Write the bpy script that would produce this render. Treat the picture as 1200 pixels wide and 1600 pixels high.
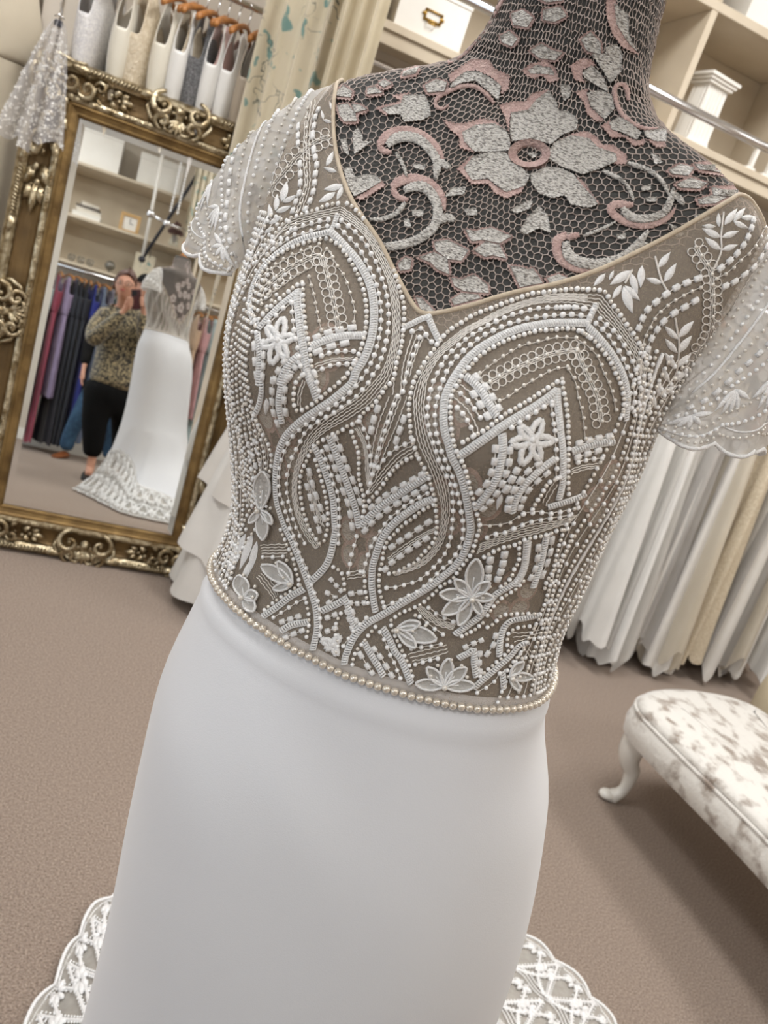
import bpy, bmesh, math, random
import numpy as np
from math import sin, cos, pi, radians, hypot, exp, atan2, sqrt, tan
from mathutils import Vector, Matrix
from mathutils.bvhtree import BVHTree
from mathutils.geometry import delaunay_2d_cdt

random.seed(7)
rng = np.random.default_rng(7)
scene = bpy.context.scene
for o in list(bpy.data.objects):
    bpy.data.objects.remove(o, do_unlink=True)
COL = scene.collection

# ------------------------------------------------------------------ camera
FPX = 1200.0                                    # focal length in pixels of the 1200x1600 frame
PITCH, ROLL, YAW = radians(17.7), radians(19.3), radians(21.8)
CAM = np.array([0.0, 0.0, 1.45])
_fh = np.array([sin(YAW), cos(YAW), 0.0])
_r0 = np.array([cos(YAW), -sin(YAW), 0.0])
_z = np.array([0.0, 0.0, 1.0])
FW = cos(PITCH) * _fh - sin(PITCH) * _z
_u0 = sin(PITCH) * _fh + cos(PITCH) * _z
IX = cos(ROLL) * _r0 + sin(ROLL) * _u0
IU = -sin(ROLL) * _r0 + cos(ROLL) * _u0
cd = bpy.data.cameras.new('camera')
cd.sensor_fit = 'VERTICAL'
cd.sensor_height = 36.0
cd.sensor_width = 27.0
cd.lens = 36.0 * FPX / 1600.0
cd.clip_start = 0.01
cd.clip_end = 60
cd.dof.use_dof = True
cd.dof.focus_distance = 0.60
cd.dof.aperture_fstop = 11.0
cam = bpy.data.objects.new('camera', cd)
COL.objects.link(cam)
m3 = Matrix(((IX[0], IU[0], -FW[0]), (IX[1], IU[1], -FW[1]), (IX[2], IU[2], -FW[2])))
cam.matrix_world = Matrix.Translation(Vector(CAM)) @ m3.to_4x4()
scene.camera = cam


def ray(x, y):
    d = FW * FPX + IX * (x - 600) - IU * (y - 800)
    return d / np.linalg.norm(d)


def pix(x, y, axis, v):
    """photo pixel -> point on the world plane axis=v"""
    d = ray(x, y)
    return CAM + d * ((v - CAM[axis]) / d[axis])


def project(p):
    d = np.asarray(p, float) - CAM
    w = d @ FW
    return 600 + FPX * (d @ IX) / w, 800 - FPX * (d @ IU) / w


LEAN = radians(7.9)
MIR_P0 = np.array([0.0, 2.88, 0.0])
MIR_N = np.array([0.0, cos(LEAN), -sin(LEAN)])
CAM2 = CAM - 2 * ((CAM - MIR_P0) @ MIR_N) * MIR_N


def mpix(x, y, axis, v):
    """pixel seen in the leaning mirror -> real point on the plane axis=v"""
    d = ray(x, y)
    d = d - 2 * (d @ MIR_N) * MIR_N
    return CAM2 + d * ((v - CAM2[axis]) / d[axis])


# ------------------------------------------------------------------ world, lights, exposure
scene.view_settings.view_transform = 'Standard'
scene.view_settings.look = 'None'
scene.view_settings.gamma = 1.0
scene.view_settings.use_curve_mapping = False
scene.view_settings.exposure = 0.0
world = bpy.data.worlds.new('world')
scene.world = world
world.use_nodes = True
world.node_tree.nodes['Background'].inputs[0].default_value = (0.75, 0.86, 1.0, 1)
world.node_tree.nodes['Background'].inputs[1].default_value = 0.35

ROOM = dict(x0=-3.1, x1=4.6, y0=-2.95, y1=3.52, h=3.6)
PANELS = [(-0.9, 1.75), (1.2, 1.75), (3.3, 1.75), (-1.2, -1.3), (1.2, -1.3), (3.3, -1.3)]
PANEL_W = [36.0, 36.0, 36.0, 16.0, 16.0, 16.0]
WINDOW_W = 34.0


def area(name, loc, rot, sx, sy, watts, color):
    ld = bpy.data.lights.new(name, 'AREA')
    ld.shape = 'RECTANGLE'
    ld.size, ld.size_y = sx, sy
    ld.energy = watts
    ld.color = color
    o = bpy.data.objects.new(name, ld)
    o.location = loc
    o.rotation_euler = rot
    COL.objects.link(o)
    return o


for (lx, ly), pw in zip(PANELS, PANEL_W):
    area('ceiling_panel_lamp', (lx, ly, ROOM['h'] - 0.06), (0, 0, 0), 0.56, 1.16, pw, (0.985, 0.99, 1.0))
# daylight through the shop window in the left wall
area('window_daylight', (ROOM['x0'] + 0.12, -0.9, 1.65), (0, radians(-90), 0), 1.9, 2.8, WINDOW_W, (0.78, 0.89, 1.0))


# ------------------------------------------------------------------ helpers
class MB:
    """collects geometry for ONE mesh object"""

    def __init__(self):
        self.v, self.f, self.n = [], [], 0

    def add(self, verts, faces):
        verts = np.asarray(verts, float).reshape(-1, 3)
        self.v.append(verts)
        n = self.n
        self.f.extend([tuple(i + n for i in f) for f in faces])
        self.n += len(verts)

    def box(self, lo, hi):
        x0, y0, z0 = lo
        x1, y1, z1 = hi
        self.add([(x0, y0, z0), (x1, y0, z0), (x1, y1, z0), (x0, y1, z0), (x0, y0, z1), (x1, y0, z1), (x1, y1, z1), (x0, y1, z1)],
                 [(0, 3, 2, 1), (4, 5, 6, 7), (0, 1, 5, 4), (1, 2, 6, 5), (2, 3, 7, 6), (3, 0, 4, 7)])

    def tube(self, pts, rad, sides=8, caps=True, flat=None):
        """tube along pts; rad scalar or list; flat: (normal list, ratio) squashes along normals"""
        P = np.asarray(pts, float)
        n = len(P)
        if n < 2:
            return
        R = np.broadcast_to(np.asarray(rad, float), (n,)) if np.ndim(rad) <= 1 else rad
        T = np.gradient(P, axis=0)
        T /= np.maximum(np.linalg.norm(T, axis=1, keepdims=True), 1e-9)
        if flat is not None:
            Nn = np.asarray(flat[0], float)
            ratio = flat[1]
        else:
            ratio = 1.0
            a = np.array([0, 0, 1.0]) if abs(T[0][2]) < .9 else np.array([1.0, 0, 0])
            Nn = np.zeros_like(P)
            cur = np.cross(T[0], a)
            for i in range(n):
                cur = cur - T[i] * (cur @ T[i])
                cur /= max(np.linalg.norm(cur), 1e-9)
                Nn[i] = cur
        B = np.cross(T, Nn)
        B /= np.maximum(np.linalg.norm(B, axis=1, keepdims=True), 1e-9)
        ang = np.linspace(0, 2 * pi, sides, endpoint=False)
        V = (P[:, None, :] + R[:, None, None] * (np.cos(ang)[None, :, None] * B[:, None, :] + ratio * np.sin(ang)[None, :, None] * Nn[:, None, :])).reshape(-1, 3)
        F = []
        for i in range(n - 1):
            for k in range(sides):
                a0 = i * sides + k
                a1 = i * sides + (k + 1) % sides
                F.append((a0, a1, a1 + sides, a0 + sides))
        if caps:
            F.append(tuple(range(sides))[::-1])
            F.append(tuple((n - 1) * sides + k for k in range(sides)))
        self.add(V, F)

    def grid(self, P, close_u=False, close_v=False):
        """P array (nu,nv,3)"""
        P = np.asarray(P, float)
        nu, nv = P.shape[:2]
        F = []
        for i in range(nu if close_u else nu - 1):
            for j in range(nv if close_v else nv - 1):
                i2, j2 = (i + 1) % nu, (j + 1) % nv
                F.append((i * nv + j, i2 * nv + j, i2 * nv + j2, i * nv + j2))
        self.add(P.reshape(-1, 3), F)

    def lathe(self, prof, n=16, origin=(0, 0, 0), axis='z'):
        prof = np.asarray(prof, float)
        ang = np.linspace(0, 2 * pi, n, endpoint=False)
        P = np.zeros((n, len(prof), 3))
        P[..., 0] = np.cos(ang)[:, None] * prof[None, :, 0]
        P[..., 1] = np.sin(ang)[:, None] * prof[None, :, 0]
        P[..., 2] = prof[None, :, 1]
        if axis == 'x':
            P = P[..., [2, 0, 1]]
        elif axis == 'y':
            P = P[..., [1, 2, 0]]
        self.grid(P + np.asarray(origin, float), close_u=True)

    def sphere(self, c, r, nu=8, nv=5, sc=(1, 1, 1)):
        c = np.asarray(c, float)
        V = [c + np.array([0, 0, -r * sc[2]])]
        for j in range(1, nv):
            ph = -pi / 2 + pi * j / nv
            for i in range(nu):
                th = 2 * pi * i / nu
                V.append(c + np.array([r * cos(ph) * cos(th) * sc[0], r * cos(ph) * sin(th) * sc[1], r * sin(ph) * sc[2]]))
        V.append(c + np.array([0, 0, r * sc[2]]))
        F = []
        for i in range(nu):
            F.append((0, 1 + (i + 1) % nu, 1 + i))
        for j in range(nv - 2):
            for i in range(nu):
                a = 1 + j * nu + i
                b = 1 + j * nu + (i + 1) % nu
                F.append((a, b, b + nu, a + nu))
        t = len(V) - 1
        for i in range(nu):
            a = 1 + (nv - 2) * nu
            F.append((a + i, a + (i + 1) % nu, t))
        self.add(V, F)

    def build(self, name, mat, parent=None, smooth=True, local=None, uv=None):
        me = bpy.data.meshes.new(name)
        V = np.concatenate(self.v) if self.v else np.zeros((0, 3))
        if local is not None:
            V = V - np.asarray(local, float)
        me.from_pydata([tuple(p) for p in V], [], self.f)
        me.update()
        if smooth:
            me.polygons.foreach_set('use_smooth', [True] * len(me.polygons))
        me.materials.append(MAT[mat] if isinstance(mat, str) else mat)
        o = bpy.data.objects.new(name, me)
        if local is not None:
            o.location = local
        COL.objects.link(o)
        if parent is not None:
            o.parent = parent
        return o


def tag(o, label=None, cat=None, group=None, kind=None):
    if label:
        o['label'] = label
    if cat:
        o['category'] = cat
    if group:
        o['group'] = group
    if kind:
        o['kind'] = kind
    return o


def empty(name, loc=(0, 0, 0), rot=(0, 0, 0), label=None, cat=None, group=None):
    o = bpy.data.objects.new(name, None)
    o.location = loc
    o.rotation_euler = rot
    o.empty_display_size = 0.05
    COL.objects.link(o)
    return tag(o, label, cat, group)


def inst(src, name=None, parent=None, matrix=None):
    o = src.copy()
    if name:
        o.name = name
    COL.objects.link(o)
    o.parent = parent
    if matrix is not None:
        o.matrix_local = matrix
    return o


def bevel(o, w=0.004, seg=2):
    m = o.modifiers.new('bevel', 'BEVEL')
    m.width = w
    m.segments = seg
    m.limit_method = 'ANGLE'
    return o


def solid(o, t=0.002, off=0):
    m = o.modifiers.new('solid', 'SOLIDIFY')
    m.thickness = t
    m.offset = off
    return o


def resample(pts, step):
    P = np.asarray(pts, float)
    d = np.r_[0, np.cumsum(np.linalg.norm(np.diff(P, axis=0), axis=1))]
    n = max(2, int(round(d[-1] / step)) + 1)
    t = np.linspace(0, d[-1], n)
    return np.stack([np.interp(t, d, P[:, k]) for k in range(P.shape[1])], 1)


def smooth_line(pts, step):
    """Catmull-Rom through pts then even resampling"""
    P = np.asarray(pts, float)
    if len(P) < 3:
        return resample(P, step)
    Q = np.vstack([2 * P[0] - P[1], P, 2 * P[-1] - P[-2]])
    out = []
    for i in range(1, len(Q) - 2):
        p0, p1, p2, p3 = Q[i - 1], Q[i], Q[i + 1], Q[i + 2]
        for t in np.linspace(0, 1, 8, endpoint=False):
            out.append(.5 * (2 * p1 + (p2 - p0) * t + (2 * p0 - 5 * p1 + 4 * p2 - p3) * t * t + (3 * p1 - p0 - 3 * p2 + p3) * t ** 3))
    out.append(P[-1])
    return resample(out, step)


# ------------------------------------------------------------------ materials
MAT = {}


def srgb(r, g, b):
    f = lambda c: (c / 255 / 12.92) if c / 255 <= .04045 else ((c / 255 + .055) / 1.055) ** 2.4
    return (f(r), f(g), f(b), 1)


def mat(name, c1, c2=None, scale=20, rough=.6, metal=0.0, bump=0.0, bscale=None, sheen=0.0, spec=.5, detail=4, stretch=None, ramp=(.35, .65), trans=0.0, alpha=1.0, subsurf=0, coat=0, translucent=0.0):
    m = bpy.data.materials.new(name)
    m.use_nodes = True
    nt = m.node_tree
    N, L = nt.nodes, nt.links
    b = N['Principled BSDF']
    b.inputs['Roughness'].default_value = rough
    b.inputs['Metallic'].default_value = metal
    b.inputs['Specular IOR Level'].default_value = spec
    b.inputs['Sheen Weight'].default_value = sheen
    b.inputs['Coat Weight'].default_value = coat
    b.inputs['Transmission Weight'].default_value = trans
    b.inputs['Base Color'].default_value = c1
    co = N.new('ShaderNodeTexCoord')
    vec = co.outputs['Object']
    if stretch:
        mp = N.new('ShaderNodeMapping')
        mp.inputs['Scale'].default_value = stretch
        L.new(vec, mp.inputs[0])
        vec = mp.outputs[0]
    if c2 is not None:
        t = N.new('ShaderNodeTexNoise')
        t.inputs['Scale'].default_value = scale
        t.inputs['Detail'].default_value = detail
        L.new(vec, t.inputs['Vector'])
        r = N.new('ShaderNodeValToRGB')
        r.color_ramp.elements[0].position, r.color_ramp.elements[1].position = ramp
        r.color_ramp.elements[0].color, r.color_ramp.elements[1].color = c1, c2
        L.new(t.outputs['Fac'], r.inputs[0])
        L.new(r.outputs[0], b.inputs['Base Color'])
    if bump:
        t2 = N.new('ShaderNodeTexNoise')
        t2.inputs['Scale'].default_value = bscale or scale
        t2.inputs['Detail'].default_value = 3
        L.new(vec, t2.inputs['Vector'])
        bp = N.new('ShaderNodeBump')
        bp.inputs['Strength'].default_value = bump
        bp.inputs['Distance'].default_value = .01
        L.new(t2.outputs['Fac'], bp.inputs['Height'])
        L.new(bp.outputs[0], b.inputs['Normal'])
    out = N['Material Output']
    last = b.outputs[0]
    if translucent:
        tr = N.new('ShaderNodeBsdfTranslucent')
        tr.inputs[0].default_value = c1
        mx = N.new('ShaderNodeMixShader')
        mx.inputs[0].default_value = translucent
        L.new(last, mx.inputs[1])
        L.new(tr.outputs[0], mx.inputs[2])
        last = mx.outputs[0]
    if alpha < 1:
        tp = N.new('ShaderNodeBsdfTransparent')
        mx = N.new('ShaderNodeMixShader')
        mx.inputs[0].default_value = alpha
        L.new(tp.outputs[0], mx.inputs[1])
        L.new(last, mx.inputs[2])
        last = mx.outputs[0]
    L.new(last, out.inputs['Surface'])
    MAT[name] = m
    return m


mat('carpet', srgb(126, 108, 95), srgb(194, 174, 158), 210, .95, bump=1.0, bscale=260, sheen=.2, spec=.1, detail=3, ramp=(.30, .70))
mat('wall_paint', srgb(206, 196, 182), srgb(212, 203, 190), 3, .8, spec=.2)
mat('shelf_paint', srgb(200, 186, 164), srgb(206, 193, 172), 6, .55, spec=.3)
mat('white_paint', srgb(232, 228, 220), srgb(238, 235, 228), 5, .5)
mat('ceiling_paint', srgb(236, 235, 231), srgb(240, 239, 236), 4, .9)
mat('chrome', (.78, .78, .80, 1), None, rough=.16, metal=1)
mat('dark_metal', (.05, .05, .06, 1), None, rough=.4, metal=.6)
mat('gilt', srgb(142, 116, 74), srgb(104, 82, 50), 14, .45, metal=.75, bump=.25, bscale=60)
mat('gilt_panel', srgb(122, 98, 62), srgb(94, 74, 46), 9, .5, metal=.55, bump=.15, bscale=80)
mat('silver_leaf', srgb(204, 192, 164), srgb(122, 104, 74), 35, .28, metal=.9, bump=.3, bscale=90)
mat('mirror_glass', (.93, .95, .94, 1), None, rough=.0, metal=1)
mat('wood_hanger', srgb(184, 126, 68), srgb(160, 102, 50), 25, .45, stretch=(1, 1, 6))
mat('brass', srgb(178, 142, 70), None, rough=.3, metal=1)

# ================================================================== the room
X0, X1, Y0, Y1, HH = ROOM['x0'], ROOM['x1'], ROOM['y0'], ROOM['y1'], ROOM['h']


def struct(name, boxes, m, parent=None, bev=0):
    b = MB()
    for lo, hi in boxes:
        b.box(lo, hi)
    o = b.build(name, m, parent, smooth=False)
    if parent is None:
        o['kind'] = 'structure'
    if bev:
        bevel(o, bev)
    return o


struct('floor', [((X0 - .1, Y0 - .1, -.1), (X1 + .1, Y1 + .1, 0))], 'carpet')
struct('ceiling', [((X0 - .1, Y0 - .1, HH), (X1 + .1, Y1 + .1, HH + .1))], 'ceiling_paint')
struct('wall_back', [((X0 - .1, Y1, 0), (X1 + .1, Y1 + .1, HH))], 'wall_paint')
struct('wall_front', [((X0 - .1, Y0 - .1, 0), (X1 + .1, Y0, HH))], 'wall_paint')
struct('wall_right', [((X1, Y0, 0), (X1 + .1, Y1, HH))], 'wall_paint')
# left wall with the shop window opening  y -2.3..0.5, z 0.7..2.6
struct('wall_left', [((X0 - .1, Y0, 0), (X0, -2.3, HH)), ((X0 - .1, .5, 0), (X0, Y1, HH)),
                     ((X0 - .1, -2.3, 0), (X0, .5, .7)), ((X0 - .1, -2.3, 2.6), (X0, .5, HH))], 'wall_paint')
w = empty('window_1', (X0 - .05, -.9, .7))
w['kind'] = 'structure'
wf = MB()
for lo, hi in (((-.05, -1.4, 0), (.05, 1.4, .07)), ((-.05, -1.4, 1.83), (.05, 1.4, 1.9)), ((-.05, -1.4, .07), (.05, -1.33, 1.83)),
               ((-.05, 1.33, .07), (.05, 1.4, 1.83)), ((-.03, -.03, .07), (.03, .03, 1.83))):
    wf.box(lo, hi)
wf.build('window_frame', 'white_paint', w, smooth=False)
mat('window_glass', (1, 1, 1, 1), None, rough=0, trans=1.0)
for s in (-1, 1):
    g = MB()
    g.box((-.004, min(s * .03, s * 1.33), .07), (.004, max(s * .03, s * 1.33), 1.83))
    g.build('pane', 'window_glass', w, smooth=False)
for nm, lo, hi in (('baseboard_back', (X0, Y1 - .02, 0), (X1, Y1, .12)), ('baseboard_front', (X0, Y0, 0), (X1, Y0 + .02, .12)),
                   ('baseboard_right', (X1 - .02, Y0 + .02, 0), (X1, Y1 - .02, .12)), ('baseboard_left', (X0, Y0 + .02, 0), (X0 + .02, Y1 - .02, .12))):
    struct(nm, [(lo, hi)], 'white_paint', bev=.004)

# ceiling light panels (fixtures around the area lamps)
mat('lamp_diffuser', (1, 1, 1, 1), None, rough=.4)
nd = MAT['lamp_diffuser'].node_tree.nodes['Principled BSDF']
nd.inputs['Emission Color'].default_value = (1, .96, .9, 1)
nd.inputs['Emission Strength'].default_value = 6.0
where = ['over the mirror side', 'over the gown', 'over the white gowns', 'over the far window corner', 'over the photographer', 'over the far right corner']
for (lx, ly), wh in zip(PANELS, where):
    e = empty('ceiling_light', (lx, ly, HH), label='white ceiling light panel ' + wh, cat='ceiling light', group='ceiling light panels')
    b = MB()
    for lo, hi in (((-.31, -.61, -.04), (-.285, .61, 0)), ((.285, -.61, -.04), (.31, .61, 0)), ((-.285, -.61, -.04), (.285, -.585, 0)), ((-.285, .585, -.04), (.285, .61, 0))):
        b.box(lo, hi)
    b.build('frame', 'white_paint', e, smooth=False)
    b = MB()
    b.box((-.285, -.585, -.03), (.285, .585, -.005))
    b.build('diffuser', 'lamp_diffuser', e, smooth=False)

# ================================================================== the leaning gilt mirror
MW, MH, FWD = .475, 1.715, .165          # half width, height, frame width
mirror = empty('leaning_mirror', (0.02, 2.88, 0.0), (-LEAN, 0, 0), 'tall ornate gilt framed mirror leaning against the dress rail', 'mirror')
DEP = .055                               # the frame's back plane sits behind the glass by this


def frame_moulding(name, prof, m, sub=1):
    """prof: (u inward from the outer edge, h towards the room); mitred loop"""
    b = MB()
    P = np.zeros((len(prof), 4, 3))
    for i, (u, h) in enumerate(prof):
        x, z0, z1 = MW - u, u, MH - u
        for k, c in enumerate(((-x, z0), (x, z0), (x, z1), (-x, z1))):
            P[i, k] = (c[0], -h, c[1])
    b.grid(P, close_v=True)
    return b.build(name, m, mirror, smooth=False)


lip = [(0, -.02), (0, .012), (.006, .026), (.016, .034), (.028, .034), (.038, .024), (.042, .010)]
frame_moulding('outer_lip', lip, 'silver_leaf')
frame_moulding('cove_panel', [(.042, .010), (.048, .006), (.062, .004), (.082, .006), (.098, .013), (.104, .018)], 'gilt_panel')
frame_moulding('bead_moulding', [(.104, .018), (.108, .026), (.116, .029), (.124, .027), (.128, .021)], 'silver_leaf')
frame_moulding('inner_liner', [(.128, .021), (.134, .022), (.140, .016), (.152, .012), (.158, .012), (FWD, .001)], 'gilt')
b = MB()
b.box((-MW + .004, .021, .004), (MW - .004, .032, MH - .004))
b.build('backboard', 'gilt_panel', mirror, smooth=False)
# glass: flat centre with a bevelled border, the flat lies exactly in the leaning plane
gx, gz0, gz1, bw = MW - FWD, FWD, MH - FWD, .022
b = MB()
b.add([(-gx + bw, 0, gz0 + bw), (gx - bw, 0, gz0 + bw), (gx - bw, 0, gz1 - bw), (-gx + bw, 0, gz1 - bw)], [(0, 1, 2, 3)])
b.build('glass', 'mirror_glass', mirror, smooth=False)
b = MB()
q = .0022
b.add([(-gx, q, gz0), (gx, q, gz0), (gx, q, gz1), (-gx, q, gz1), (-gx + bw, 0, gz0 + bw), (gx - bw, 0, gz0 + bw), (gx - bw, 0, gz1 - bw), (-gx + bw, 0, gz1 - bw)],
      [(0, 1, 5, 4), (1, 2, 6, 5), (2, 3, 7, 6), (3, 0, 4, 7)])
b.build('glass_bevel', 'mirror_glass', mirror, smooth=False)
# small carved beads along the bead moulding
b = MB()
xi, z0, z1 = MW - .116, .116, MH - .116
for (a, c) in (((-xi, z0), (xi, z0)), ((xi, z0), (xi, z1)), ((xi, z1), (-xi, z1)), ((-xi, z1), (-xi, z0))):
    L_ = hypot(c[0] - a[0], c[1] - a[1])
    n = int(L_ / .011)
    for i in range(n):
        t = (i + .5) / n
        if rng.random() < .25:
            continue
        b.sphere((a[0] + (c[0] - a[0]) * t + rng.uniform(-.001, .001), -.029, a[1] + (c[1] - a[1]) * t), .0042, 5, 4, (1, .7, 1.2))
o = b.build('carved_beads', 'silver_leaf', mirror)
o['kind'] = 'stuff'


def scroll(b, c, r0, turns, a0, sgn, rad, y0=-.03, rise=.012):
    pts, rr = [], []
    n = int(10 * abs(turns)) + 6
    for i in range(n):
        t = i / (n - 1)
        a = a0 + sgn * t * turns * 2 * pi
        r = r0 * (1 - .78 * t)
        pts.append((c[0] + r * cos(a), y0 - rise * sin(pi * t * .9) - .004, c[1] + r * sin(a)))
        rr.append(rad * (.55 + .6 * sin(pi * min(1, t * 1.1 + .1))))
    b.tube(pts, rr, 7)


def leafshape(b, base, ang, L, wd, y0=-.012, curl=.014, lobes=3):
    """a raised acanthus leaf in the frame plane"""
    n = 9
    ax = np.array([cos(ang), sin(ang)])
    nx = np.array([-ax[1], ax[0]])
    P = np.zeros((n, 5, 3))
    for i in range(n):
        t = i / (n - 1)
        w_ = wd * (sin(pi * min(1, .12 + t * .9)) ** .8) * (1 + .22 * cos(t * lobes * 2 * pi)) * (1 if t < .98 else .1)
        hgt = curl * sin(pi * t * .85) + .003
        for k, s in enumerate((-1, -.5, 0, .5, 1)):
            c = np.array(base) + ax * L * t + nx * s * w_
            P[i, k] = (c[0], y0 - hgt * (1 - .55 * s * s) + (.002 if k == 2 else 0), c[1])
    b.grid(P)


def ornament(name, pos, rot, builder, m='silver_leaf', sc=1.0):
    o = builder.build(name, m, mirror)
    o.matrix_local = Matrix.Translation((pos[0], 0, pos[1])) @ Matrix.Rotation(rot, 4, 'Y') @ Matrix.Diagonal((sc, 1, sc, 1))
    return o


def cartouche():
    b = MB()
    for s in (-1, 1):
        scroll(b, (s * .052, .018), .040, 1.1, pi / 2, -s, .0085)
        scroll(b, (s * .046, -.028), .026, 1.2, -pi / 2, s, .007)
        b.tube([(s * .094, -.02, .02), (s * .097, -.032, -.005), (s * .082, -.034, -.03), (s * .055, -.03, -.045)], [.004, .007, .007, .004], 7)
        leafshape(b, (s * .012, -.01), pi / 2 + s * .9, .038, .009, -.025)
        leafshape(b, (s * .012, -.015), -pi / 2 - s * .7, .045, .010, -.025)
        b.sphere((s * .05, -.034, .018), .0095, 8, 6)
        b.sphere((s * .045, -.034, -.028), .007, 8, 6)
        for k in range(4):
            b.sphere((s * (.02 + .011 * k), -.034, .004 - .003 * k), .0055, 7, 5)
    b.sphere((0, -.04, .012), .013, 10, 7)
    b.lathe([(.0, -.002), (.016, .0), (.018, .006), (.012, .009)], 14, (0, -.036, .012), 'y')
    for k in range(7):
        a = -pi / 2 + (k - 3) * .34
        leafshape(b, (0, -.012), a, .052 - .004 * abs(k - 3), .007, -.026)
    for s in (-1, 1):
        b.tube([(0, -.026, -.03), (s * .02, -.034, -.052), (s * .036, -.032, -.048), (s * .04, -.03, -.03)], [.004, .006, .006, .003], 7)
    return b


def corner_piece():
    b = MB()
    b.sphere((0, -.04, 0), .014, 10, 7)
    for k in range(9):
        a = 2 * pi * k / 9
        leafshape(b, (.010 * cos(a), .010 * sin(a)), a, .034, .0085, -.026)
    for s in (0, 1):
        f = (lambda x, y: (x, y)) if s == 0 else (lambda x, y: (y, x))
        scroll(b, f(.062, .010), .028, 1.2, pi if s == 0 else -pi / 2, -1 if s == 0 else 1, .007)
        for k in range(5):
            b.sphere((*(lambda q_: (q_[0], -.036, q_[1]))(f(.035 + .008 * k, -.03 - .003 * k)),), .005, 6, 5)
        p = [f(-.03, -.045), f(.01, -.062), f(.06, -.052), f(.10, -.06)]
        b.tube([(x, -.03, y) for x, y in p], [.004, .009, .008, .003], 7)
        leafshape(b, f(.05, .03), .9 if s == 0 else .67, .045, .011, -.02)
    for k in range(6):
        leafshape(b, (-.02, -.02), pi * 1.25 + (k - 2.5) * .22, .045, .006, -.024)
    return b


def spray(flip):
    b = MB()
    s = -1 if flip else 1
    scroll(b, (.03, s * .006), .028, 1.2, pi, -s, .0065, -.02)
    scroll(b, (.065, -s * .010), .018, 1.1, pi, s, .005, -.018)
    for (x, y, a, L) in ((.05, .012, .7, .04), (.06, -.012, -.6, .035), (.09, .006, .6, .035), (.095, -.006, -.55, .035), (.115, 0, 0, .05), (.12, .006, .5, .03), (.12, -.006, -.5, .03), (.02, -.02, -.9, .03), (.015, .02, .9, .03)):
        leafshape(b, (x, s * y), s * a, L, .009, -.008, .018)
    for k in range(5):
        b.sphere((.03 + .022 * k, -.024, s * (.004 * (-1) ** k)), .0055, 7, 5)
    return b


def twist(n=14):
    """leaf-twist on the outer lip"""
    b = MB()
    for i in range(n):
        t = i - (n - 1) / 2
        b.tube([(t * .012 - .008, -.034, -.010), (t * .012, -.042, 0), (t * .012 + .008, -.034, .010)], [.003, .005, .003], 6)
    leafshape(b, (n * .006, 0), 0, .06, .012, -.03)
    leafshape(b, (-n * .006, 0), pi, .06, .012, -.03)
    return b


cx, cz = MW - .075, .075
for (p, r) in (((0, MH - .055), 0), ((0, .055), 0), ((-MW + .055, MH / 2), -pi / 2), ((MW - .055, MH / 2), pi / 2)):
    ornament('cartouche', p, r, cartouche(), sc=1.12)
for (sx, sz) in ((-1, 0), (1, 0), (-1, 1), (1, 1)):
    o = ornament('corner_ornament', (sx * (MW - .062), .062 if sz == 0 else MH - .062), 0, corner_piece())
    o.matrix_local = Matrix.Translation((sx * (MW - .062), 0, .062 if sz == 0 else MH - .062)) @ Matrix.Diagonal((-sx, 1, 1 if sz == 0 else -1, 1))
    zz = .072 if sz == 0 else MH - .072
    o = spray(sz == 1).build('floral_spray', 'silver_leaf', mirror)
    o.matrix_local = Matrix.Translation((sx * (MW - .14), 0, zz)) @ Matrix.Diagonal((-sx * 1.15, 1.1, 1.2, 1))
    o = spray(False).build('floral_spray', 'silver_leaf', mirror)
    up = 1 if sz == 0 else -1
    o.matrix_local = Matrix.Translation((sx * (MW - .072), 0, zz + up * .07)) @ Matrix.Rotation(-up * pi / 2, 4, 'Y') @ Matrix.Diagonal((2.3, 1.2, 1.5, 1))
for (x, z, r) in ((-.22, .022, 0), (.22, .022, 0), (-.22, MH - .022, 0), (.22, MH - .022, 0), (-MW + .022, .45, pi / 2), (-MW + .022, 1.26, pi / 2), (MW - .022, .45, pi / 2), (MW - .022, 1.26, pi / 2)):
    ornament('leaf_twist', (x, z), r, twist())

# ================================================================== mannequin and bridal gown
OX, OY = .26, .56
_vd = np.array([OX, OY, 0]) / hypot(OX, OY)
_lat = np.array([_vd[1], -_vd[0], 0])
PHI = radians(11)
FDIR = -_vd * cos(PHI) - _lat * sin(PHI)      # where the gown faces
EDIR = _lat * cos(PHI) - _vd * sin(PHI)
BO = np.array([OX, OY, 0])
# z, half width, front, back, shift sideways, shift forward
BT = np.array([
    (0.30, .25, .21, .32, .062, -.02), (0.55, .203, .185, .22, .050, .0), (0.78, .192, .175, .185, .040, .0), (0.95, .189, .165, .172, .025, .0),
    (1.05, .178, .150, .155, .010, .0), (1.12, .160, .125, .130, -.002, .0), (1.165, .150, .108, .112, -.005, .0), (1.21, .144, .105, .103, -.008, .0),
    (1.26, .150, .112, .104, -.014, .0), (1.31, .158, .122, .105, -.022, .0), (1.36, .164, .128, .105, -.026, .0), (1.41, .166, .118, .105, -.029, .0),
    (1.46, .171, .100, .102, -.028, .0), (1.50, .176, .082, .098, -.025, -.005), (1.53, .176, .070, .092, -.022, -.012), (1.555, .164, .062, .084, -.022, -.018),
    (1.575, .128, .056, .072, -.022, -.022), (1.59, .086, .054, .064, -.022, -.022), (1.61, .065, .052, .058, -.023, -.020), (1.64, .056, .050, .054, -.023, -.016),
    (1.68, .051, .048, .052, -.023, -.012), (1.75, .050, .048, .052, -.023, -.010)])


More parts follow.
